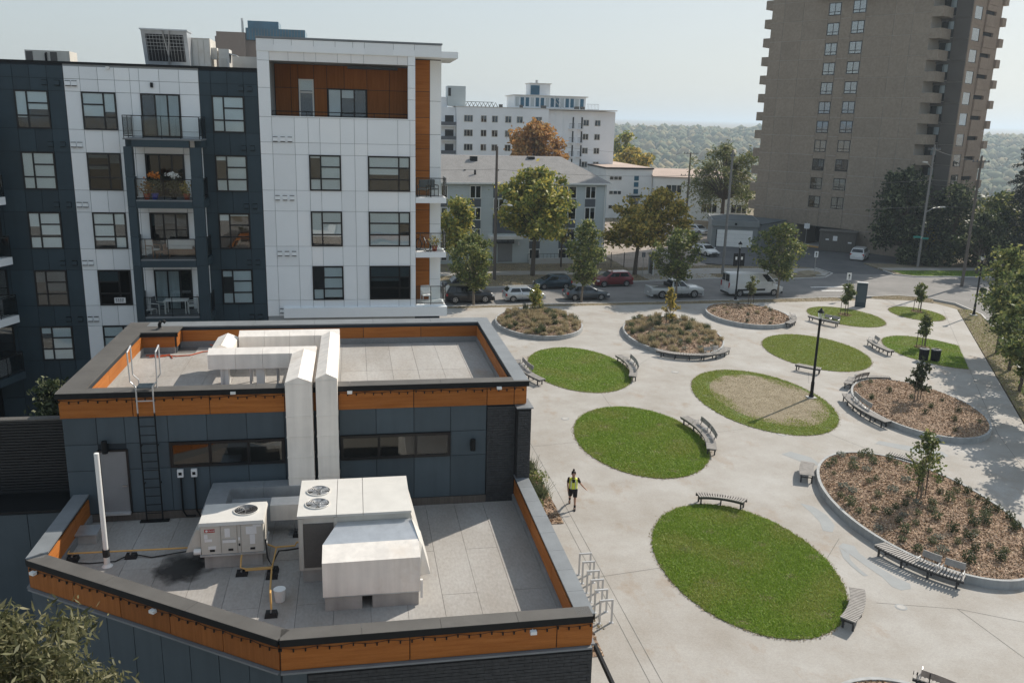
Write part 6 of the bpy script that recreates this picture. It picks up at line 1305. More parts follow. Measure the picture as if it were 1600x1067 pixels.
tree('tree on the corner lawn by the spruces', 77.5, 96.0, 7.2, 3.2, 2.4, 'dome', 'leaf_dark', 70, 80, .2, .14, spread=1.1)
tree('bushy tree at the far right behind the verge trees', 95, 101, 11.5, 6, 1.5, 'dome', 'leaf_dark', 110, 100, .3, .3, spread=1.6)
def conifer(label, x, y, h, r):
    t = thing('spruce_tree', label, 'tree', (x, y, 0)); MB().tube([(0, 0, 0), (0, 0, h)], [.28, .03], 8).build('trunk', 'bark', t); P = []
    for i in range(int(h * 5)):
        u = (i + 1) / (h * 5 + 1); z = .8 + u * (h - .9); L = r * (1 - u) ** .85 * random.uniform(.65, 1.15) + .15; a = random.uniform(0, 6.28); n = int(40 + 160 * (1 - u)); f = rng.random(n) ** .7
        C = np.stack([np.cos(a) * L * f, np.sin(a) * L * f, z - .28 * L * f ** 1.4], 1) + rng.normal(0, .10 + .07 * L, (n, 3)) * np.array([1, 1, .5]); P.append(C)
    quads('crown', leaves(np.concatenate(P), .17, aspect=.35), 'leaf_conifer', t)
conifer('tall dark spruce cut by the right edge of the view', 85.2, 98.0, 19.0, 4.2); conifer('second dark spruce standing behind the tall one', 94, 109.5, 18.5, 4.2)
def bush(label, x, y, h, r, lm, n=500, leaf=.13, group=None, z0=0.08, name='bush'):
    t = thing(name, label, 'bush', (x, y, z0), 0, group); d = rng.normal(size=(n, 3)); d /= np.linalg.norm(d, axis=1)[:, None]; rr = rng.random(n) ** .4
    C = d * rr[:, None] * np.array([r, r, h * .55]) * (1 + .15 * np.sin(5 * d[:, :1] + x)); C[:, 2] += h * .5; C[:, 2] = np.abs(C[:, 2]); quads('foliage', leaves(C, leaf), lm, t)
    b = MB(); [b.tube([(0, 0, 0), (r * .5 * math.cos(k * 1.3), r * .5 * math.sin(k * 1.3), h * .7)], [.03, .01], 4) for k in range(5)]; b.build('stem', 'bark', t); return t
for x, y, h, r, l in ((72.6, 103.4, 2.6, 1.5, 'dark bush beside the white suv'), (75.2, 102.2, 2.2, 1.4, 'low dark bush right of the white suv'), (78, 102.3, 3.2, 1.9, 'dark hedge-like bush below the tower trees'), (81.5, 101.8, 3.4, 2, 'dark bush under the medium tree'), (85, 101.4, 3.2, 2, 'dark bush farther right along the corner sidewalk'), (89, 101, 3.5, 2.2, 'dark bush below the tall spruce'), (93.5, 100.5, 3.8, 2.4, 'rightmost dark bush beyond the corner')): bush(l, x, y, h, r, 'leaf_dark', 900, .2)
bush('pale green bush by the tower corner', 80.2, 107.5, 6.5, 2.4, 'leaf_olive', 1300, .22)
# trees on the side verge, some of them standing outside the view but shading the plaza
tree('tall leafy verge tree nearest the hanging-basket lamp', 51.06, 59.5, 8.3, 2.3, 2.8, 'round', 'leaf_street', 90, 62, .14, .12, spread=.8)
tree('middle verge tree at the right edge', 48.26, 54.7, 7.2, 2.2, 2.6, 'round', 'leaf_street', 90, 60, .14, .12, spread=.8)
tree('nearest visible verge tree at the right edge', 45.06, 49.8, 6.6, 2.1, 2.4, 'round', 'leaf_street', 80, 60, .14, .12, spread=.8)
tree('verge tree just outside the right edge', 41.5, 43.9, 7.0, 2.5, 2.5, 'round', 'leaf_street', 90, 70, .14, .12, spread=.8)
tree('verge tree well outside the right edge', 38.0, 38.4, 6.6, 2.3, 2.4, 'round', 'leaf_street', 70, 70, .14, .12, spread=.8)
# saplings
SK = dict(bark='bark_young', tr=.035, spread=.34, leaf=.10)
tree('staked sapling with a round head on the bench lawn', 46.1, 73.8, 2.95, .78, 1.15, 'round', 'leaf_street', 26, 60, stakes=3, name='sapling', **SK)
tree('staked sapling on the small corner lawn', 54.5, 74.7, 2.75, .7, 1.1, 'round', 'leaf_street', 26, 60, stakes=3, name='sapling', **SK)
tree('staked sapling on the lawn behind the bins', 45.7, 61.5, 2.9, .72, 1.1, 'pyr', 'leaf_street', 26, 60, stakes=3, name='sapling', **SK)
tree('olive sapling in the dry-grass planter by the apartment block', 15.97, 74.4, 2.5, .85, .7, 'pyr', 'leaf_olive', 22, 40, z0=.6, stakes=2, name='sapling', **SK)
tree('yellowing sapling in the planter with the long front bench', 26.5, 68.7, 3.0, .8, .75, 'pyr', 'leaf_gold', 26, 50, z0=.75, stakes=2, name='sapling', **SK)
tree('pale staked sapling in the planter before the white van', 37.9, 77.0, 2.6, .62, 1.0, 'round', 'leaf_willow', 22, 45, z0=.65, stakes=2, name='sapling', **SK)
tree('dark bronze-leaved sapling in the planter cut by the sidewalk', 35.3, 47.2, 2.75, .85, .8, 'pyr', 'leaf_deep', 26, 40, z0=.62, stakes=2, name='sapling', **SK)
tree('sparse open sapling in the large right planter', 25.85, 33.3, 3.2, 1.0, 1.0, 'pyr', 'leaf_street', 34, 34, z0=.66, stakes=2, name='sapling', bark='bark_young', tr=.04, spread=.36, leaf=.085)
for x, y, k in ((46.1, 73.8, 'bench'), (54.5, 74.7, 'corner'), (45.7, 61.5, 'bin')):
    Q = scatter(oval(x, y, .75, .6, 80, 24), 260); quads('mulch_chips', leaves(np.c_[Q, PZ + .03 + rng.uniform(0, .05, len(Q))], .07, .4, .5), 'mulch', kind='stuff')
# foreground trees
tree('pale green narrow-leaved tree in the lower left corner', -5.75, 13.3, 9.2, 2.35, 4.4, 'dome', 'leaf_pale', 220, 160, .085, .10, spread=.5, aspect=.24, z0=0)
tree('darker narrow-leaved tree behind the pale one at the lower left', -8.6, 15.8, 8.1, 2.0, 3.5, 'dome', 'leaf_deep', 110, 110, .09, .10, spread=.55, aspect=.25, z0=0)
tree('dark green shrub tree in the gap left of the upper shop roof', -11.3, 33.5, 7.2, 1.7, 2.0, 'dome', 'leaf_dark', 90, 70, .10, .1, spread=.6, z0=0)
# planted perennials in the beds: few meshes, many single plants
def tuft_mesh(name, m, r, h, n, leaf, upright=False):
    if upright: V = blades(np.c_[rng.normal(0, r * .35, (n, 2)), np.zeros(n)], h, leaf * .28, .38)
    else:
        d = rng.normal(size=(n, 3)); d /= np.linalg.norm(d, axis=1)[:, None]; C = d * (rng.random(n) ** .45)[:, None] * np.array([r, r, h * .5]); C[:, 2] = np.abs(C[:, 2] + h * .4); V = leaves(C, leaf, aspect=.5)
    o = quads(name, V, m); me = o.data; bpy.data.objects.remove(o); return me
SH = [tuft_mesh('shrub', 'leaf_shrub', .25, .42, 170, .045), tuft_mesh('shrub', 'leaf_shrub', .21, .36, 140, .04), tuft_mesh('shrub', 'leaf_deep', .25, .44, 170, .045), tuft_mesh('shrub', 'leaf_blue', .22, .28, 120, .04)]
GR = [tuft_mesh('tuft', 'leaf_straw', .34, .30, 150, .07, True), tuft_mesh('tuft', 'leaf_straw', .38, .24, 150, .07, True), tuft_mesh('tuft', 'leaf_shrub', .26, .36, 110, .06, True), tuft_mesh('tuft', 'leaf_straw', .26, .32, 150, .06)]
def poisson(poly, dist, n, inset=None):
    out = []
    for _ in range(4000):
        if len(out) >= n: break
        a = np.array(poly); p = rng.uniform(a.min(0), a.max(0))
        if in_poly(p[None], poly)[0] and all((p[0] - q[0]) ** 2 + (p[1] - q[1]) ** 2 > dist ** 2 for q in out): out.append(p)
    return out
def plant_bed(key, n, dist, meshes, name, label, group, s=(.6, 1.3), grow=-.4, only=None):
    e = PLANTER[key]; poly = oval(*e, grow=grow)
    if key == 'right': poly = clip(poly, WA - WN * .5, WN)
    hz = MULCH[key][1]
    for p in poisson(poly, dist, n):
        if only and not only(p): continue
        k = meshes(p) if callable(meshes) else random.choice(meshes); z = float(hz(p[None])[0])
        o = put(name, k, None, (p[0], p[1], z), random.uniform(0, 6.28), label=label, category='plant', group=group); q = random.uniform(*s); o.scale = (q, q, q * random.uniform(.85, 1.2))
plant_bed('large', 78, .55, lambda p: random.choice([SH[2], SH[0], SH[2]]) if p[0] - 25 + (34 - p[1]) * .6 > 2.2 else random.choice([SH[0], SH[1], SH[1], SH[3]]), 'shrub', 'low rounded shrub in the mulch of the large right planter', 'shrubs in the large right planter')
plant_bed('right', 14, 1.5, [SH[1], GR[2], SH[2]], 'shrub', 'low tuft in the bare mulch of the planter cut by the sidewalk', 'tufts in the planter beside the right sidewalk', (.6, .95))
plant_bed('back', 14, 1.3, [SH[2], GR[3]], 'shrub', 'low dark tuft in the bare mulch of the planter before the white van', 'tufts in the planter before the white van', (.6, 1.0))
plant_bed('middle', 110, .56, GR + [SH[3], SH[0]] + GR[:2], 'perennial_plant', 'clump of dry grass in the planter with the long front bench', 'grass clumps in the planter with the long bench', (.85, 1.3), -.3)
plant_bed('left', 84, .56, GR[:2] + GR, 'perennial_plant', 'clump of dry grass in the planter by the apartment block', 'grass clumps in the planter by the apartment block', (.85, 1.3), -.3)
plant_bed('bottom', 16, 1.0, [SH[0], SH[1]], 'shrub', 'low shrub in the planter cropped by the lower edge', 'shrubs in the cropped planter', (.7, 1.0))
BG = [tuft_mesh('tuft', 'leaf_shrub', .5, .42, 420, .05, True), tuft_mesh('tuft', 'leaf_street', .42, .55, 380, .05)]
for i, (x, y, s, l) in enumerate(((6.9, 42.4, 1.1, 'leafy plant at the rear of the planting bed along the shop wall'), (7.3, 41.2, 1.2, 'green grass clump at the rear of the bed by the shop wall'), (7.6, 39.8, 1.3, 'largest grass clump in the bed by the shop wall'), (7.9, 38.3, 1.4, 'bright grass clump in the bed by the shop wall'), (7.6, 36.8, 1.2, 'grass clump in the middle of the bed by the shop wall'), (7.2, 35.6, 1.0, 'low leafy plant at the front of the bed by the shop wall'))):
    o = put('perennial_plant', BG[i % 2], None, (x + .7, y, PZ), i * 1.1, label=l, category='plant'); o.scale = (s, s, s)

# ================================================================== benches
def arc_bench(label, cx, cy, R, a0, a1, w=.55, backs=(), arms=(), group='curved slatted benches in the plaza', z0=PZ, inner=True, slats=None, face=1):
    """slatted bench on the arc of radius R about (cx,cy); backs: (angle from, angle to) in turns of the arc; face=1 looks outwards"""
    am = (a0 + a1) / 2; ox, oy = cx + R * math.cos(am), cy + R * math.sin(am); t = thing('bench', label, 'bench', (ox, oy, z0), 0, group)
    P = lambda r, a, z: (cx + r * math.cos(a) - ox, cy + r * math.sin(a) - oy, z)
    L = R * abs(a1 - a0); n = slats or int(L / .115); da = (a1 - a0) / n; b = MB(); r0, r1 = R - w / 2, R + w / 2
    for i in range(n):
        q0, q1 = a0 + da * (i + .19), a0 + da * (i + .81); b.hexa([P(r0, q0, .41), P(r1, q0, .41), P(r1, q1, .41), P(r0, q1, .41), P(r0, q0, .455), P(r1, q0, .455), P(r1, q1, .455), P(r0, q1, .455)])
    b.build('seat_slats', 'bench_wood', t, kind='stuff')
    for rr in (r0 + .05, r1 - .10):
        b = MB(); k = 14; ds = (a1 - a0) / k
        for i in range(k): s0, s1 = a0 + ds * i, a0 + ds * (i + 1); b.hexa([P(rr, s0, .30), P(rr + .05, s0, .30), P(rr + .05, s1, .30), P(rr, s1, .30), P(rr, s0, .408), P(rr + .05, s0, .408), P(rr + .05, s1, .408), P(rr, s1, .408)])
        b.build('seat_rail', 'bench_metal', t)
    k = max(2, int(L / 1.1) + 1)
    for i in range(k):
        a = a0 + (a1 - a0) * (.06 + .88 * i / (k - 1)); d = .03 / R; b = MB()
        b.hexa([P(r0 + .06, a - d, 0), P(r0 + .13, a - d, 0), P(r0 + .13, a + d, 0), P(r0 + .06, a + d, 0), P(r0 + .06, a - d, .3), P(r0 + .13, a - d, .3), P(r0 + .13, a + d, .3), P(r0 + .06, a + d, .3)])
        b.hexa([P(r1 - .13, a - d, 0), P(r1 - .06, a - d, 0), P(r1 - .06, a + d, 0), P(r1 - .13, a + d, 0), P(r1 - .13, a - d, .3), P(r1 - .06, a - d, .3), P(r1 - .06, a + d, .3), P(r1 - .13, a + d, .3)])
        b.hexa([P(r0 + .06, a - d, .26), P(r1 - .06, a - d, .26), P(r1 - .06, a + d, .26), P(r0 + .06, a + d, .26), P(r0 + .06, a - d, .3), P(r1 - .06, a - d, .3), P(r1 - .06, a + d, .3), P(r0 + .06, a + d, .3)]); b.build('leg', 'bench_metal', t)
    for f0, f1 in backs:
        rb = (r0 + .02) if face == 1 else (r1 - .06); lean = -.12 if face == 1 else .12; q0, q1 = a0 + (a1 - a0) * f0, a0 + (a1 - a0) * f1; b = MB(); k = 5
        for i in range(k):
            s0, s1 = q0 + (q1 - q0) * i / k, q0 + (q1 - q0) * (i + 1) / k; b.hexa([P(rb + lean * .5, s0, .62), P(rb + .04 + lean * .5, s0, .62), P(rb + .04 + lean * .5, s1, .62), P(rb + lean * .5, s1, .62), P(rb + lean, s0, .88), P(rb + .04 + lean, s0, .88), P(rb + .04 + lean, s1, .88), P(rb + lean, s1, .88)])
        b.build('backrest', 'bench_wood', t); b = MB()
        for s in (q0 + .15 * (q1 - q0), q1 - .15 * (q1 - q0)): b.tube([P(rb, s, .44), P(rb + lean, s, .84)], .022, 5)
        b.build('back_post', 'bench_metal', t)
        for s in (q0, q1): b = MB(); b.tube([P(r0 + .1, s, .45), P(r0 + .1, s, .66), P(r1 - .12, s, .66), P(r1 - .12, s, .45)], .02, 5); b.build('armrest', 'alu', t)
    return t
def seat_on(label, key, f0, f1, off=.12, w=.55, backs=(), ell=None, face=1, **k):
    """bench following the outline of an oval between two outline angles (degrees)"""
    e = ell or PLANTER.get(key) or LAWN[key]; c, s = math.cos(rad(e[4])), math.sin(rad(e[4])); pts = []
    for f in (f0, (f0 + f1) / 2, f1):
        tt = rad(f); x, y = (e[2] + off) * math.cos(tt), (e[3] + off) * math.sin(tt); pts.append(Vector((e[0] + c * x - s * y, e[1] + s * x + c * y)))
    A, B, C = pts; d = 2 * (A.x * (B.y - C.y) + B.x * (C.y - A.y) + C.x * (A.y - B.y))
    ux = (A.length_squared * (B.y - C.y) + B.length_squared * (C.y - A.y) + C.length_squared * (A.y - B.y)) / d; uy = (A.length_squared * (C.x - B.x) + B.length_squared * (A.x - C.x) + C.length_squared * (B.x - A.x)) / d
    O = Vector((ux, uy)); R = (A - O).length; a0 = math.atan2(A.y - uy, A.x - ux); a1 = math.atan2(C.y - uy, C.x - ux)
    if a1 - a0 > math.pi: a1 -= 2 * math.pi
    if a0 - a1 > math.pi: a1 += 2 * math.pi
    return arc_bench(label, ux, uy, R, a0, a1, w, backs, face=face, **k)
seat_on('short curved bench at the lower right end of the largest lawn', 'front', -121, -151, .32)
seat_on('short bench at the upper tip of the largest lawn', 'front', 2, -31, .18)
seat_on('long backed bench along the right side of the second lawn', 'second', -64, -120, .1, backs=[(.25, .5), (.52, .78)], face=-1)
seat_on('backed bench along the right side of the lawn behind the shop corner', 'third', -72, -129, .1, backs=[(.25, .5), (.52, .78)], face=-1)
seat_on('backed bench beside the shop corner on the left of the third lawn', 'third', 80, 127, .8, backs=[(.15, .4), (.42, .66)])
seat_on('longest curved bench along the front of the dry-grass planter', 'middle', 146, 228, .42, backs=[(.53, .64), (.66, .77)])
seat_on('short backless bench in front of the lawn behind the lamp post', 'lamp', 139, 157, 1.35)
seat_on('backed bench on the left side of the staked-sapling lawn by the kiosk', 'bench', 103, 137, 1.3, backs=[(.48, .72), (.74, .98)])
seat_on('bench with one back on the left of the lawn with the bins', 'bin', 68, 102, 1.2, backs=[(.05, .35)])
seat_on('backed bench on the right side of the planter before the white van', 'back', -100, -148, .2, backs=[(.2, .45), (.48, .72)])
seat_on('long backed bench on the left of the planter cut by the sidewalk', 'right', 73, 125, .42, backs=[(.14, .38), (.4, .64)])
seat_on('backed bench on the upper end of the planter cut by the sidewalk', 'right', 48, -12, .3, backs=[(.2, .4), (.42, .6)])
seat_on('short wide bench at the upper left of the large right planter', 'large', 45, 62, .5, .7)
seat_on('long half-backed bench along the lower left of the large right planter', 'large', 121, 156, .48, .6, backs=[(.50, .72), (.76, .98)])
seat_on('pale slatted bench behind the large right planter near the sapling', 'large', -25, -48, .3)
seat_on('backed bench cropped by the lower edge of the view', 'bottom', -22, -50, .4, backs=[(.1, .9)])

# ================================================================== bins, bike racks
def litter_bin(x, y, label):
    t = thing('litter_bin', label, 'bin', (x, y, PZ), 0, 'paired black litter bins')
    b = MB(); n = 22
    for k in range(n): a = 2 * math.pi * k / n; c, s = math.cos(a), math.sin(a); b.hexa([(.30 * c + .03 * s, .30 * s - .03 * c, .05), (.33 * c + .03 * s, .33 * s - .03 * c, .05), (.33 * c - .03 * s, .33 * s + .03 * c, .05), (.30 * c - .03 * s, .30 * s + .03 * c, .05), (.33 * c + .03 * s, .33 * s - .03 * c, .88), (.36 * c + .03 * s, .36 * s - .03 * c, .88), (.36 * c - .03 * s, .36 * s + .03 * c, .88), (.33 * c - .03 * s, .33 * s + .03 * c, .88)])
    b.build('slats', 'black_metal', t, kind='stuff'); MB().lathe([(.28, .02), (.3, .86), (.27, .86)], n=16).build('liner', 'rubber', t); MB().lathe([(.36, .86), (.38, .9), (.36, .94), (.2, .95), (.19, .9)], n=20).build('rim', 'spandrel', t)
litter_bin(43.3, 57.9, 'left one of the two black litter bins at the edge of the lawn'); litter_bin(44.1, 57.6, 'right one of the two black litter bins at the edge of the lawn')
RK = []
for i, (x, y) in enumerate(((8.62, 29.5), (8.58, 28.85), (8.57, 28.15), (8.54, 27.5), (8.5, 26.8), (8.49, 26.1))):
    ords = ('farthest bike hoop, next to the planting bed', 'second bike hoop from the planting bed', 'third bike hoop from the planting bed', 'fourth bike hoop from the planting bed', 'fifth bike hoop from the planting bed', 'nearest bike hoop, closest to the shop corner')[i]
    if not RK:
        t = thing('bike_rack', ords, 'bike rack', (x, y, PZ), .0, 'square steel bike hoops by the shop'); b = MB().box(-.25, -.19, -.03, .03, 0, .92).box(.19, .25, -.03, .03, 0, .92).box(-.189, .189, -.03, .03, .86, .92); h = b.build('hoop', 'alu', t); RK = [t, h]
        MB().box(-.29, -.15, -.07, .07, 0, .012).box(.15, .29, -.07, .07, 0, .012).build('base_plate', 'alu', t)
    else:
        c = RK[0].copy(); COL.objects.link(c); c.location = (x, y, PZ); c['label'] = ords
        for ch in [o for o in bpy.data.objects if o.parent == RK[0]]: d = ch.copy(); COL.objects.link(d); d.parent = c
for x, y, s in ((8.1, 26.5, .5), (7.95, 27.1, .35), (8.2, 25.9, .3)):
    C = np.array([[x, y, PZ]]) + rng.normal(0, [.12, .12, .03], (60, 3)); quads('straw_litter', leaves(C, .05), 'straw', kind='stuff')

# ================================================================== vehicles
def rounded(w, l0, l1, r, z, k=3):
    pts = []
    for cx, cy, a in ((l1 - r, w - r, 0), (l0 + r, w - r, 90), (l0 + r, -w + r, 180), (l1 - r, -w + r, 270)):
        for i in range(k + 1): t = rad(a + 90 * i / k); pts.append((cx + r * math.cos(t), cy + r * math.sin(t), z))
    return pts
def loft(b, rings, cap0=True, cap1=True):
    n = len(rings[0]); o = len(b.v)
    for R in rings: b.v += R
    for j in range(len(rings) - 1):
        for i in range(n): k = (i + 1) % n; b.f.append((o + j * n + i, o + j * n + k, o + (j + 1) * n + k, o + (j + 1) * n + i)); b.mi.append(b.k)
    if cap0: b.f.append(tuple(o + i for i in range(n))[::-1]); b.mi.append(b.k)
    if cap1: b.f.append(tuple(o + (len(rings) - 1) * n + i for i in range(n))); b.mi.append(b.k)
def vehicle(label, cat, x, y, rz, L, Wd, H, paint, prof, cabin, wheels=(.19, .80), wr=.33, belt=None, z0=0.004, name='parked_car', lights=True, sidewin=((.12, .48), (.52, .9)), group=None, clad=None, roof=True, gc=.2, hard=False):
    """x forward. prof: (x fraction, top z, half-width fraction) along the lower body; cabin: x fractions (rear base, rear top, front top, front base) and roof z"""
    t = thing(name, label, cat, (x, y, z0), rz, group); w = Wd / 2; b = MB(); rings = []
    X = lambda f: (f - .5) * L
    for fx, zt, ws in prof:
        ww = w * ws; rings.append([(X(fx), ww * .86, gc), (X(fx), ww * .98, gc + .12), (X(fx), ww, (zt + gc) * .55), (X(fx), ww * .97, zt - .09), (X(fx), ww * .88, zt), (X(fx), 0, zt + .025), (X(fx), -ww * .88, zt), (X(fx), -ww * .97, zt - .09), (X(fx), -ww, (zt + gc) * .55), (X(fx), -ww * .98, gc + .12), (X(fx), -ww * .86, gc)])
    loft(b, rings); b.build('body', paint, t, smooth=not hard)
    c0, c1, c2, c3, zr = cabin; zb = belt
    wb, wt = w * .93, w * .74
    def ring(f, z): a, e, ww = X(c0 + (c1 - c0) * f), X(c3 + (c2 - c3) * f), wb + (wt - wb) * f; return rounded(ww, a, e, .14, z)
    b = MB(); loft(b, [ring(0, zb - .1), ring(0, zb), ring(.5, zb + (zr - zb) * .5), ring(.93, zr - .05)]); b.build('cabin', paint, t, smooth=True)
    if roof: b = MB(); R = ring(.93, zr - .05); R2 = [(p[0] * .985 + X((c1 + c2) / 2) * .015, p[1] * .93, zr) for p in R]; loft(b, [R, R2]); b.build('roof', paint, t, smooth=True)
    def pane(n_, P, off):
        b = MB(); q = [Vector(p) for p in P]; nn = (q[1] - q[0]).cross(q[3] - q[0]).normalized() * off; b.hexa([*(tuple(p - nn * .2) for p in q), *(tuple(p + nn) for p in q)]); b.build(n_, 'car_glass', t)
    def S(u, f, s): z = zb + (zr - .05 - zb) * f; g = .93 * f; a, e = X(c0 + (c1 - c0) * g), X(c3 + (c2 - c3) * g); return (a + (e - a) * u, s * (wb + (wt - wb) * g), z)
    for s in (1, -1):
        for u0, u1 in sidewin:
            P = [S(u0, .08, s), S(u1, .08, s), S(u1, .88, s), S(u0, .88, s)]; pane('side_window', P if s == -1 else P[::-1], .012)
    def E(f, y, front): z = zb + (zr - .05 - zb) * f; g = .93 * f; xx = X(c3 + (c2 - c3) * g) if front else X(c0 + (c1 - c0) * g); return (xx, y, z)
    hw = lambda f: (wb + (wt - wb) * f * .93) * .86
    pane('windscreen', [E(.06, -hw(.06), 1), E(.06, hw(.06), 1), E(.93, hw(.93), 1), E(.93, -hw(.93), 1)], .014)
    pane('rear_window', [E(.15, hw(.1), 0), E(.15, -hw(.1), 0), E(.9, -hw(.9), 0), E(.9, hw(.9), 0)], .014)
    for f in wheels:
        for s in (1, -1):
            b = MB(); n = 16; o = []
            for k, (yy, rr) in enumerate(((-.11, wr * .93), (-.09, wr), (.09, wr), (.11, wr * .93))): o.append([(X(f) + rr * math.cos(2 * math.pi * i / n), s * (w - .10) + yy, wr + rr * math.sin(2 * math.pi * i / n)) for i in range(n)])
            loft(b, o); wh = put('wheel', b.mesh('tyre', 'tyre', True), t)
            b = MB(); yy = s * (w + .014)
            o = [[(X(f) + wr * .66 * math.cos(2 * math.pi * i / n), yy - s * d, wr + wr * .66 * q * math.sin(2 * math.pi * i / n)) for i in range(n)] for d, q in ((.03, 1), (.0, 1))]; loft(b, o)
            g = put('rim', b.mesh('rim', 'rim'), wh); b = MB()
            for i in range(5): a = 2 * math.pi * i / 5; P = lambda r_, a_: (X(f) + r_ * math.cos(a_), yy + s * .004, wr + r_ * math.sin(a_)); Q = lambda r_, a_: (X(f) + r_ * math.cos(a_), yy - s * .004, wr + r_ * math.sin(a_)); b.hexa([Q(wr * .22, a + .35), Q(wr * .58, a + .25), Q(wr * .58, a + 1.0), Q(wr * .22, a + .9), P(wr * .22, a + .35), P(wr * .58, a + .25), P(wr * .58, a + 1.0), P(wr * .22, a + .9)])
            b.build('rim_gap', 'car_trim', wh)
            b = MB(); n2 = 10; o = [[(X(f) + rr * math.cos(math.pi * i / n2), s * (w + .008 - d), wr * .95 + rr * math.sin(math.pi * i / n2)) for i in range(n2 + 1)] for rr, d in ((wr * 1.17, .06), (wr * 1.17, 0), (wr * 1.04, 0))]
            loft(b, o, False, False); b.build('wheel_arch', clad or 'car_trim', t)
    zt = prof[1][1]
    if lights:
        pf, pr = prof[-2], prof[1]; 
        for s in (1, -1):
            yy = s * w * .80; MB().box(X(pf[0]) - .12, X(.992), yy - .17, yy + .17, pf[1] - .26, pf[1] - .10).build('headlight', 'lamp_clear', t); MB().box(X(.006), X(pr[0]) + .06, yy - .14, yy + .15, pr[1] - .36, pr[1] - .12).build('tail_light', 'tail_red', t)
            m = MB(); m.box(X(c3) - .42, X(c3) - .22, s * (w + .02) - .07, s * (w + .02) + .09, zb - .02, zb + .13); m.build('mirror', paint, t)
    MB().box(X(.0) - .02, X(.0) + .2, -w * .88, w * .88, .24, .46).build('bumper', clad or paint, t); MB().box(X(1.0) - .2, X(1.0) + .02, -w * .88, w * .88, .22, .46).build('bumper', clad or paint, t)
    MB().box(X(.985), X(1.0) + .012, -w * .5, w * .5, .48, .62).build('grille', 'car_trim', t); MB().box(X(wheels[0]) + wr * 1.3, X(wheels[1]) - wr * 1.3, -w * .99, w * .99, .19, .30).build('sill', clad or 'car_trim', t)
    MB().box(X(0) - .035, X(0) - .022, -.26, .26, .52, .66).build('number_plate', 'white_label', t)
    zh = zb - .14
    for s in (1, -1):
        for u in (.52, .90): xx = X(c0 + (c3 - c0) * u); MB().box(xx - .012, xx + .012, s * w * .955 - .03, s * w * .985 + .006, .36, zb - .05).build('door_seam', 'car_trim', t)
        for u in (.44, .80): xx = X(c0 + (c3 - c0) * u); MB().box(xx - .1, xx + .1, s * w * .975 - .02, s * w * .975 + .035, zh - .02, zh + .025).build('door_handle', paint, t)
    return t
HATCH = [(0, .75, .80), (.03, .98, .93), (.2, 1.0, 1), (.5, .98, 1), (.72, .95, 1), (.86, .88, .97), (.96, .74, .88), (1, .60, .76)]
SEDAN = [(0, .74, .80), (.03, .98, .92), (.16, 1.0, .99), (.4, .98, 1), (.7, .94, 1), (.86, .86, .97), (.96, .74, .88), (1, .58, .76)]
SUV = [(0, .85, .82), (.03, 1.1, .94), (.2, 1.12, 1), (.5, 1.1, 1), (.74, 1.08, 1), (.88, 1.02, .98), (.965, .9, .9), (1, .7, .8)]
A0 = math.radians(3.5)
vehicle('black suv parked nearest the apartment block on the near kerb', 'car', 10.95, 82.6, A0, 4.85, 1.92, 1.74, 'paint_black', SUV, (.01, .09, .60, .76, 1.70), wr=.38, belt=1.08, sidewin=((.05, .25), (.28, .58), (.61, .92)))
vehicle('silver hatchback parked behind the black suv on the near kerb', 'car', 16.5, 82.9, A0, 4.1, 1.72, 1.46, 'paint_silver', HATCH, (.02, .13, .58, .78, 1.44), wr=.31, belt=.96)
vehicle('dark grey sedan parked on the near kerb behind the upright tree', 'car', 23.0, 83.3, A0, 4.55, 1.78, 1.44, 'paint_slate', SEDAN, (.07, .26, .56, .76, 1.42), wr=.32, belt=.95)
vehicle('dark blue hatchback parked at the far kerb before the walk-up', 'car', 20.9, 89.3, A0 + math.pi + .05, 4.0, 1.7, 1.46, 'paint_blue', HATCH, (.02, .13, .58, .80, 1.44), wr=.30, belt=.96)
vehicle('dark red crossover parked at the far kerb behind the upright tree', 'car', 27.9, 90.4, A0 + math.pi + .05, 4.3, 1.78, 1.62, 'paint_red', SUV, (.01, .12, .58, .76, 1.60), wr=.34, belt=1.06)
vehicle('very dark suv at the far kerb seen beside the corner balconies', 'car', 10.9, 88.1, A0 + math.pi + .03, 4.7, 1.9, 1.75, 'paint_navy', SUV, (.01, .09, .60, .76, 1.70), wr=.38, belt=1.08)
vehicle('white suv parked on the drive by the bin enclosure', 'car', 69.0, 108.6, .85, 4.8, 1.94, 1.74, 'paint_car_white', SUV, (.01, .09, .60, .76, 1.70), wr=.38, belt=1.08, sidewin=((.05, .25), (.28, .58), (.61, .92)))
vehicle('white car with dark bumper parked in front of the garage', 'car', 47.9, 112.6, -1.35, 4.5, 1.82, 1.5, 'paint_car_white', SEDAN, (.07, .24, .56, .76, 1.46), wr=.33, belt=.98, clad='car_trim')
vehicle('pale car parked in the yard under the golden tree', 'car', 56.2, 136, -1.2, 4.5, 1.8, 1.5, 'paint_silver', SEDAN, (.07, .24, .56, .76, 1.46), wr=.33, belt=.98)
vehicle('bright red car at the right edge beyond the verge trees', 'car', 54.2, 57.8, rad(58.5), 4.4, 1.8, 1.5, 'paint_bright_red', SEDAN, (.07, .24, .56, .76, 1.46), wr=.33, belt=.98)
vehicle('pale grey car behind the tallest verge tree', 'car', 58.8, 65.6, rad(58.5), 4.4, 1.8, 1.5, 'paint_silver', SEDAN, (.07, .24, .56, .76, 1.46), wr=.33, belt=.98)
vehicle('white car at the right edge behind the bright red one', 'car', 50.8, 52.2, rad(58.5), 4.4, 1.8, 1.5, 'paint_car_white', HATCH, (.02, .13, .58, .78, 1.46), wr=.33, belt=.98)
PICK = [(0, 1.12, .95), (.012, 1.16, .98), (.3, 1.12, 1), (.46, 1.12, 1), (.68, 1.14, 1), (.9, 1.12, .99), (.975, 1.05, .94), (1, .85, .88)]
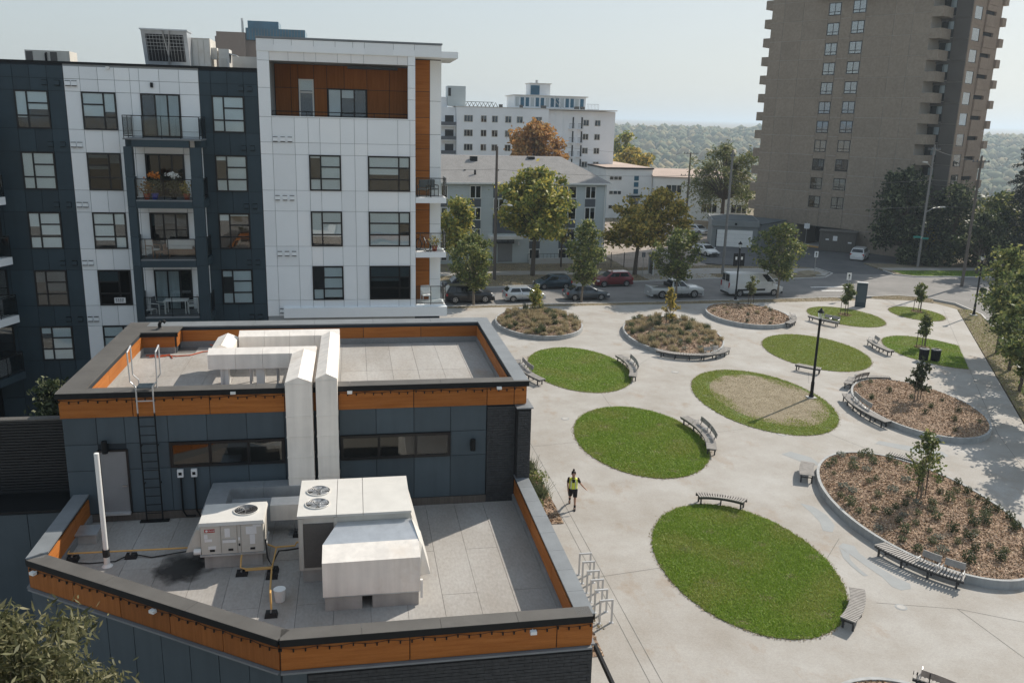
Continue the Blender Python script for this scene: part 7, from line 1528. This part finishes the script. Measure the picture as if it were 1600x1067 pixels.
t = vehicle('silver extended-cab pickup truck on the near kerb', 'pickup truck', 32.7, 84.0, A0, 5.85, 2.0, 1.85, 'paint_silver', PICK, (.38, .42, .58, .73, 1.84), wheels=(.2, .81), wr=.40, belt=1.16, name='pickup_truck', gc=.40, hard=True, sidewin=((.1, .42), (.46, .88)))
MB().box(-2.8, -.78, -.86, .86, 1.135, 1.16).build('bed_cover', 'cap', t); MB().box(-.92, -.74, -.8, .8, 1.16, 1.5).build('rear_rack', 'car_trim', t); MB().box(-2.95, -2.91, -.8, .8, .6, 1.1).build('tailgate', 'paint_silver', t)
VAN = [(0, 1.35, .93), (.015, 1.5, .98), (.2, 1.5, 1), (.6, 1.5, 1), (.76, 1.45, 1), (.86, 1.25, .97), (.95, 1.05, .92), (1, .8, .84)]
t = vehicle('long white cargo van on the near kerb beside the bannered lamp post', 'van', 41.6, 84.6, A0, 6.3, 2.06, 2.5, 'paint_car_white', VAN, (.003, .012, .70, .87, 2.45), wheels=(.2, .83), wr=.36, belt=1.45, name='delivery_van', gc=.28, sidewin=((.82, .96),), clad='car_trim')
for s in (-1, 1):
    MB().box(-3.17, -3.13, s * .86 - .09, s * .86 + .09, .95, 1.5).build('tail_light', 'tail_red', t); MB().box(-2.2, 1.0, s * 1.025 - .012, s * 1.025 + .012, .62, .82).build('side_moulding', 'car_trim', t); MB().box(.1, .13, s * 1.0 - .02, s * 1.0 + .02, .85, 2.2).build('door_seam', 'duct', t)
MB().box(-3.175, -3.15, -.012, .012, .7, 2.3).build('door_seam', 'duct', t)

# ================================================================== the walking person
def person():
    t = thing('person', 'person in a yellow high-visibility vest, black shirt and shorts striding across the plaza', 'person', (9.62, 35.45, PZ), rad(-12))
    J = {'pelvis': (0, 0, .96, .135), 'waist': (0, .0, 1.08, .125), 'chest': (0, .0, 1.30, .15), 'neck0': (0, -.01, 1.46, .075), 'neck': (0, -.02, 1.52, .055), 'head0': (0, -.04, 1.60, .085), 'head': (0, -.03, 1.68, .095), 'crown': (0, -.02, 1.75, .06),
         'hipR': (-.095, 0, .90, .10), 'kneeR': (-.11, .16, .50, .06), 'calfR': (-.11, .36, .36, .055), 'ankR': (-.11, .46, .17, .04), 'toeR': (-.11, .40, .03, .03),
         'hipL': (.095, 0, .90, .10), 'kneeL': (.10, -.14, .50, .06), 'calfL': (.10, -.17, .36, .055), 'ankL': (.10, -.22, .09, .04), 'toeL': (.10, -.38, .035, .03),
         'shR': (-.19, 0, 1.42, .06), 'elR': (-.25, .10, 1.16, .045), 'wrR': (-.23, -.02, .94, .032), 'haR': (-.23, -.06, .87, .035),
         'shL': (.19, 0, 1.42, .06), 'elL': (.33, .04, 1.19, .045), 'wrL': (.50, -.02, 1.02, .03), 'haL': (.57, -.04, .97, .032)}
    names = list(J); E_ = [('pelvis', 'waist'), ('waist', 'chest'), ('chest', 'neck0'), ('neck0', 'neck'), ('neck', 'head0'), ('head0', 'head'), ('head', 'crown'), ('pelvis', 'hipR'), ('hipR', 'kneeR'), ('kneeR', 'calfR'), ('calfR', 'ankR'), ('ankR', 'toeR'), ('pelvis', 'hipL'), ('hipL', 'kneeL'), ('kneeL', 'calfL'), ('calfL', 'ankL'), ('ankL', 'toeL'), ('chest', 'shR'), ('shR', 'elR'), ('elR', 'wrR'), ('wrR', 'haR'), ('chest', 'shL'), ('shL', 'elL'), ('elL', 'wrL'), ('wrL', 'haL')]
    def add(n, p, r, par): J[n] = (*p, r); names.append(n); E_.append((par, n))
    for s, h in (('R', J['haR']), ('L', J['haL'])):
        d = (Vector(J['ha' + s][:3]) - Vector(J['wr' + s][:3])).normalized(); sd = Vector((0, 1, 0)) if s == 'L' else Vector((0, 1, 0))
        for i, (o, l) in enumerate(((-.03, .075), (-.01, .09), (.01, .085), (.03, .065))):
            b0 = Vector(h[:3]) + d * .03 + sd * o; add(f'f{s}{i}a', b0, .011, 'ha' + s); add(f'f{s}{i}b', b0 + d * l * .6, .009, f'f{s}{i}a'); add(f'f{s}{i}c', b0 + d * l + Vector((0, -.02, -.01)), .007, f'f{s}{i}b')
        b0 = Vector(h[:3]) - sd * .04; add(f'th{s}', b0 - sd * .025 + d * .03, .009, 'ha' + s)
    me = bpy.data.meshes.new('body'); me.from_pydata([J[n][:3] for n in names], [(names.index(a), names.index(b)) for a, b in E_], [])
    me.materials.append(M['skin']); o = put('body', me, t)
    bpy.context.view_layer.objects.active = o
    md = o.modifiers.new('skin', 'SKIN'); 
    if not me.skin_vertices: 
        bpy.context.view_layer.update()
    sk = me.skin_vertices[0].data if me.skin_vertices else None
    if sk:
        for i, n in enumerate(names): r = J[n][3]; sk[i].radius = (r, r * (.8 if n in ('chest', 'waist', 'pelvis') else 1)); sk[i].use_root = (n == 'pelvis')
    o.modifiers.new('smooth', 'SUBSURF').levels = 1; o.modifiers['smooth'].render_levels = 2
    def shell(nm, m, chains, n=12):
        b = MB()
        for pts in chains: b.tube([p[:3] for p in pts], [p[3] for p in pts], n, cap=False)
        return b.build(nm, m, t, smooth=True)
    g = lambda n, r, dz=0: (J[n][0], J[n][1], J[n][2] + dz, r)
    def ell(nm, m, rows, n=16):
        b = MB(); loft(b, [[(cx + rx * math.cos(2 * math.pi * i / n), cy + ry * math.sin(2 * math.pi * i / n), z) for i in range(n)] for cx, cy, z, rx, ry in rows], False, False); return b.build(nm, m, t, smooth=True)
    ell('vest', 'vest_yellow', [(0, 0, .98, .20, .155), (0, 0, 1.08, .195, .15), (0, 0, 1.22, .205, .16), (0, 0, 1.34, .20, .155), (0, -.005, 1.43, .195, .125), (0, -.005, 1.465, .16, .115), (0, -.01, 1.48, .10, .095)])
    ell('shirt_collar', 'cloth_black', [(0, -.012, 1.47, .105, .10), (0, -.015, 1.505, .075, .075)])
    b = MB(); b.hexa([(-.05, -.166, 1.30), (.05, -.166, 1.30), (.05, -.15, 1.30), (-.05, -.15, 1.30), (-.075, -.15, 1.46), (.075, -.15, 1.46), (.075, -.10, 1.46), (-.075, -.10, 1.46)]); b.build('shirt_front', 'cloth_black', t)
    for s in (-1, 1): MB().hexa([(s * .11 - .022, -.172, 1.0), (s * .11 + .022, -.172, 1.0), (s * .11 + .022, -.14, 1.0), (s * .11 - .022, -.14, 1.0), (s * .10 - .022, -.17, 1.40), (s * .10 + .022, -.17, 1.40), (s * .10 + .022, -.13, 1.40), (s * .10 - .022, -.13, 1.40)]).build('reflective_strip', 'vest_silver', t)
    shell('sleeve', 'cloth_black', [[g('shR', .072, .035), (-.215, .03, 1.34, .07), (-.232, .07, 1.24, .062)]]); shell('sleeve', 'cloth_black', [[g('shL', .072, .035), (.245, .012, 1.34, .07), (.295, .03, 1.25, .062)]])
    ell('shorts_waist', 'cloth_black', [(0, 0, .82, .19, .15), (0, 0, .92, .195, .155), (0, 0, 1.02, .19, .15)])
    shell('shorts_leg', 'cloth_black', [[(-.095, 0, .92, .125), (-.105, .06, .74, .11), (-.11, .12, .58, .10)]]); shell('shorts_leg', 'cloth_black', [[(.095, 0, .92, .125), (.10, -.07, .74, .11), (.10, -.115, .58, .10)]])
    shell('sock', 'cloth_black', [[(-.11, .33, .39, .062), (-.11, .45, .20, .05)]]); shell('sock', 'cloth_black', [[(.10, -.185, .22, .055), (.10, -.22, .10, .05)]])
    for nm, c, tip in (('R', (-.11, .50, .12), (-.11, .41, .0)), ('L', (.10, -.18, .06), (.10, -.40, .03))): MB().tube([c, tuple((Vector(c) + Vector(tip)) / 2), tip], [.055, .055, .035], 8).build('shoe', 'rubber', t, smooth=True)
    b = MB(); b.ball((0, -.005, 1.70), .108, 1.05, 12, 8); b.ball((0, .03, 1.83), .055, 1, 8, 6); hr = b.build('hair', 'hair', t, smooth=True); hr.location = (0, .022, .012)
    b = MB(); b.ball((0, -.135, 1.655), .018, 1.3, 6, 5); b.build('nose', 'skin', t)
    for s in (-1, 1): MB().ball((s * .035, -.118, 1.685), .012, .7, 6, 4).build('eye', 'hair', t); MB().ball((s * .098, -.03, 1.665), .022, 1.4, 6, 4).build('ear', 'skin', t)
    MB().box(-.03, .03, -.127, -.117, 1.612, 1.622).build('mouth', 'pot_red', t)
person()

# ================================================================== air: pale haze round the whole scene
HAZE = 0.00027
hm = bpy.data.materials.new('haze'); hm.use_nodes = True; N = hm.node_tree.nodes; N.remove(N['Principled BSDF'])
v = N.new('ShaderNodeVolumePrincipled'); v.inputs['Color'].default_value = (0.72, 0.86, 1.0, 1); v.inputs['Density'].default_value = HAZE; v.inputs['Anisotropy'].default_value = 0.3
hm.node_tree.links.new(v.outputs[0], N['Material Output'].inputs['Volume'])
hb = MB().box(-13000, 13000, -13000, 13000, -47, 105).build('haze', hm, None, kind='stuff')
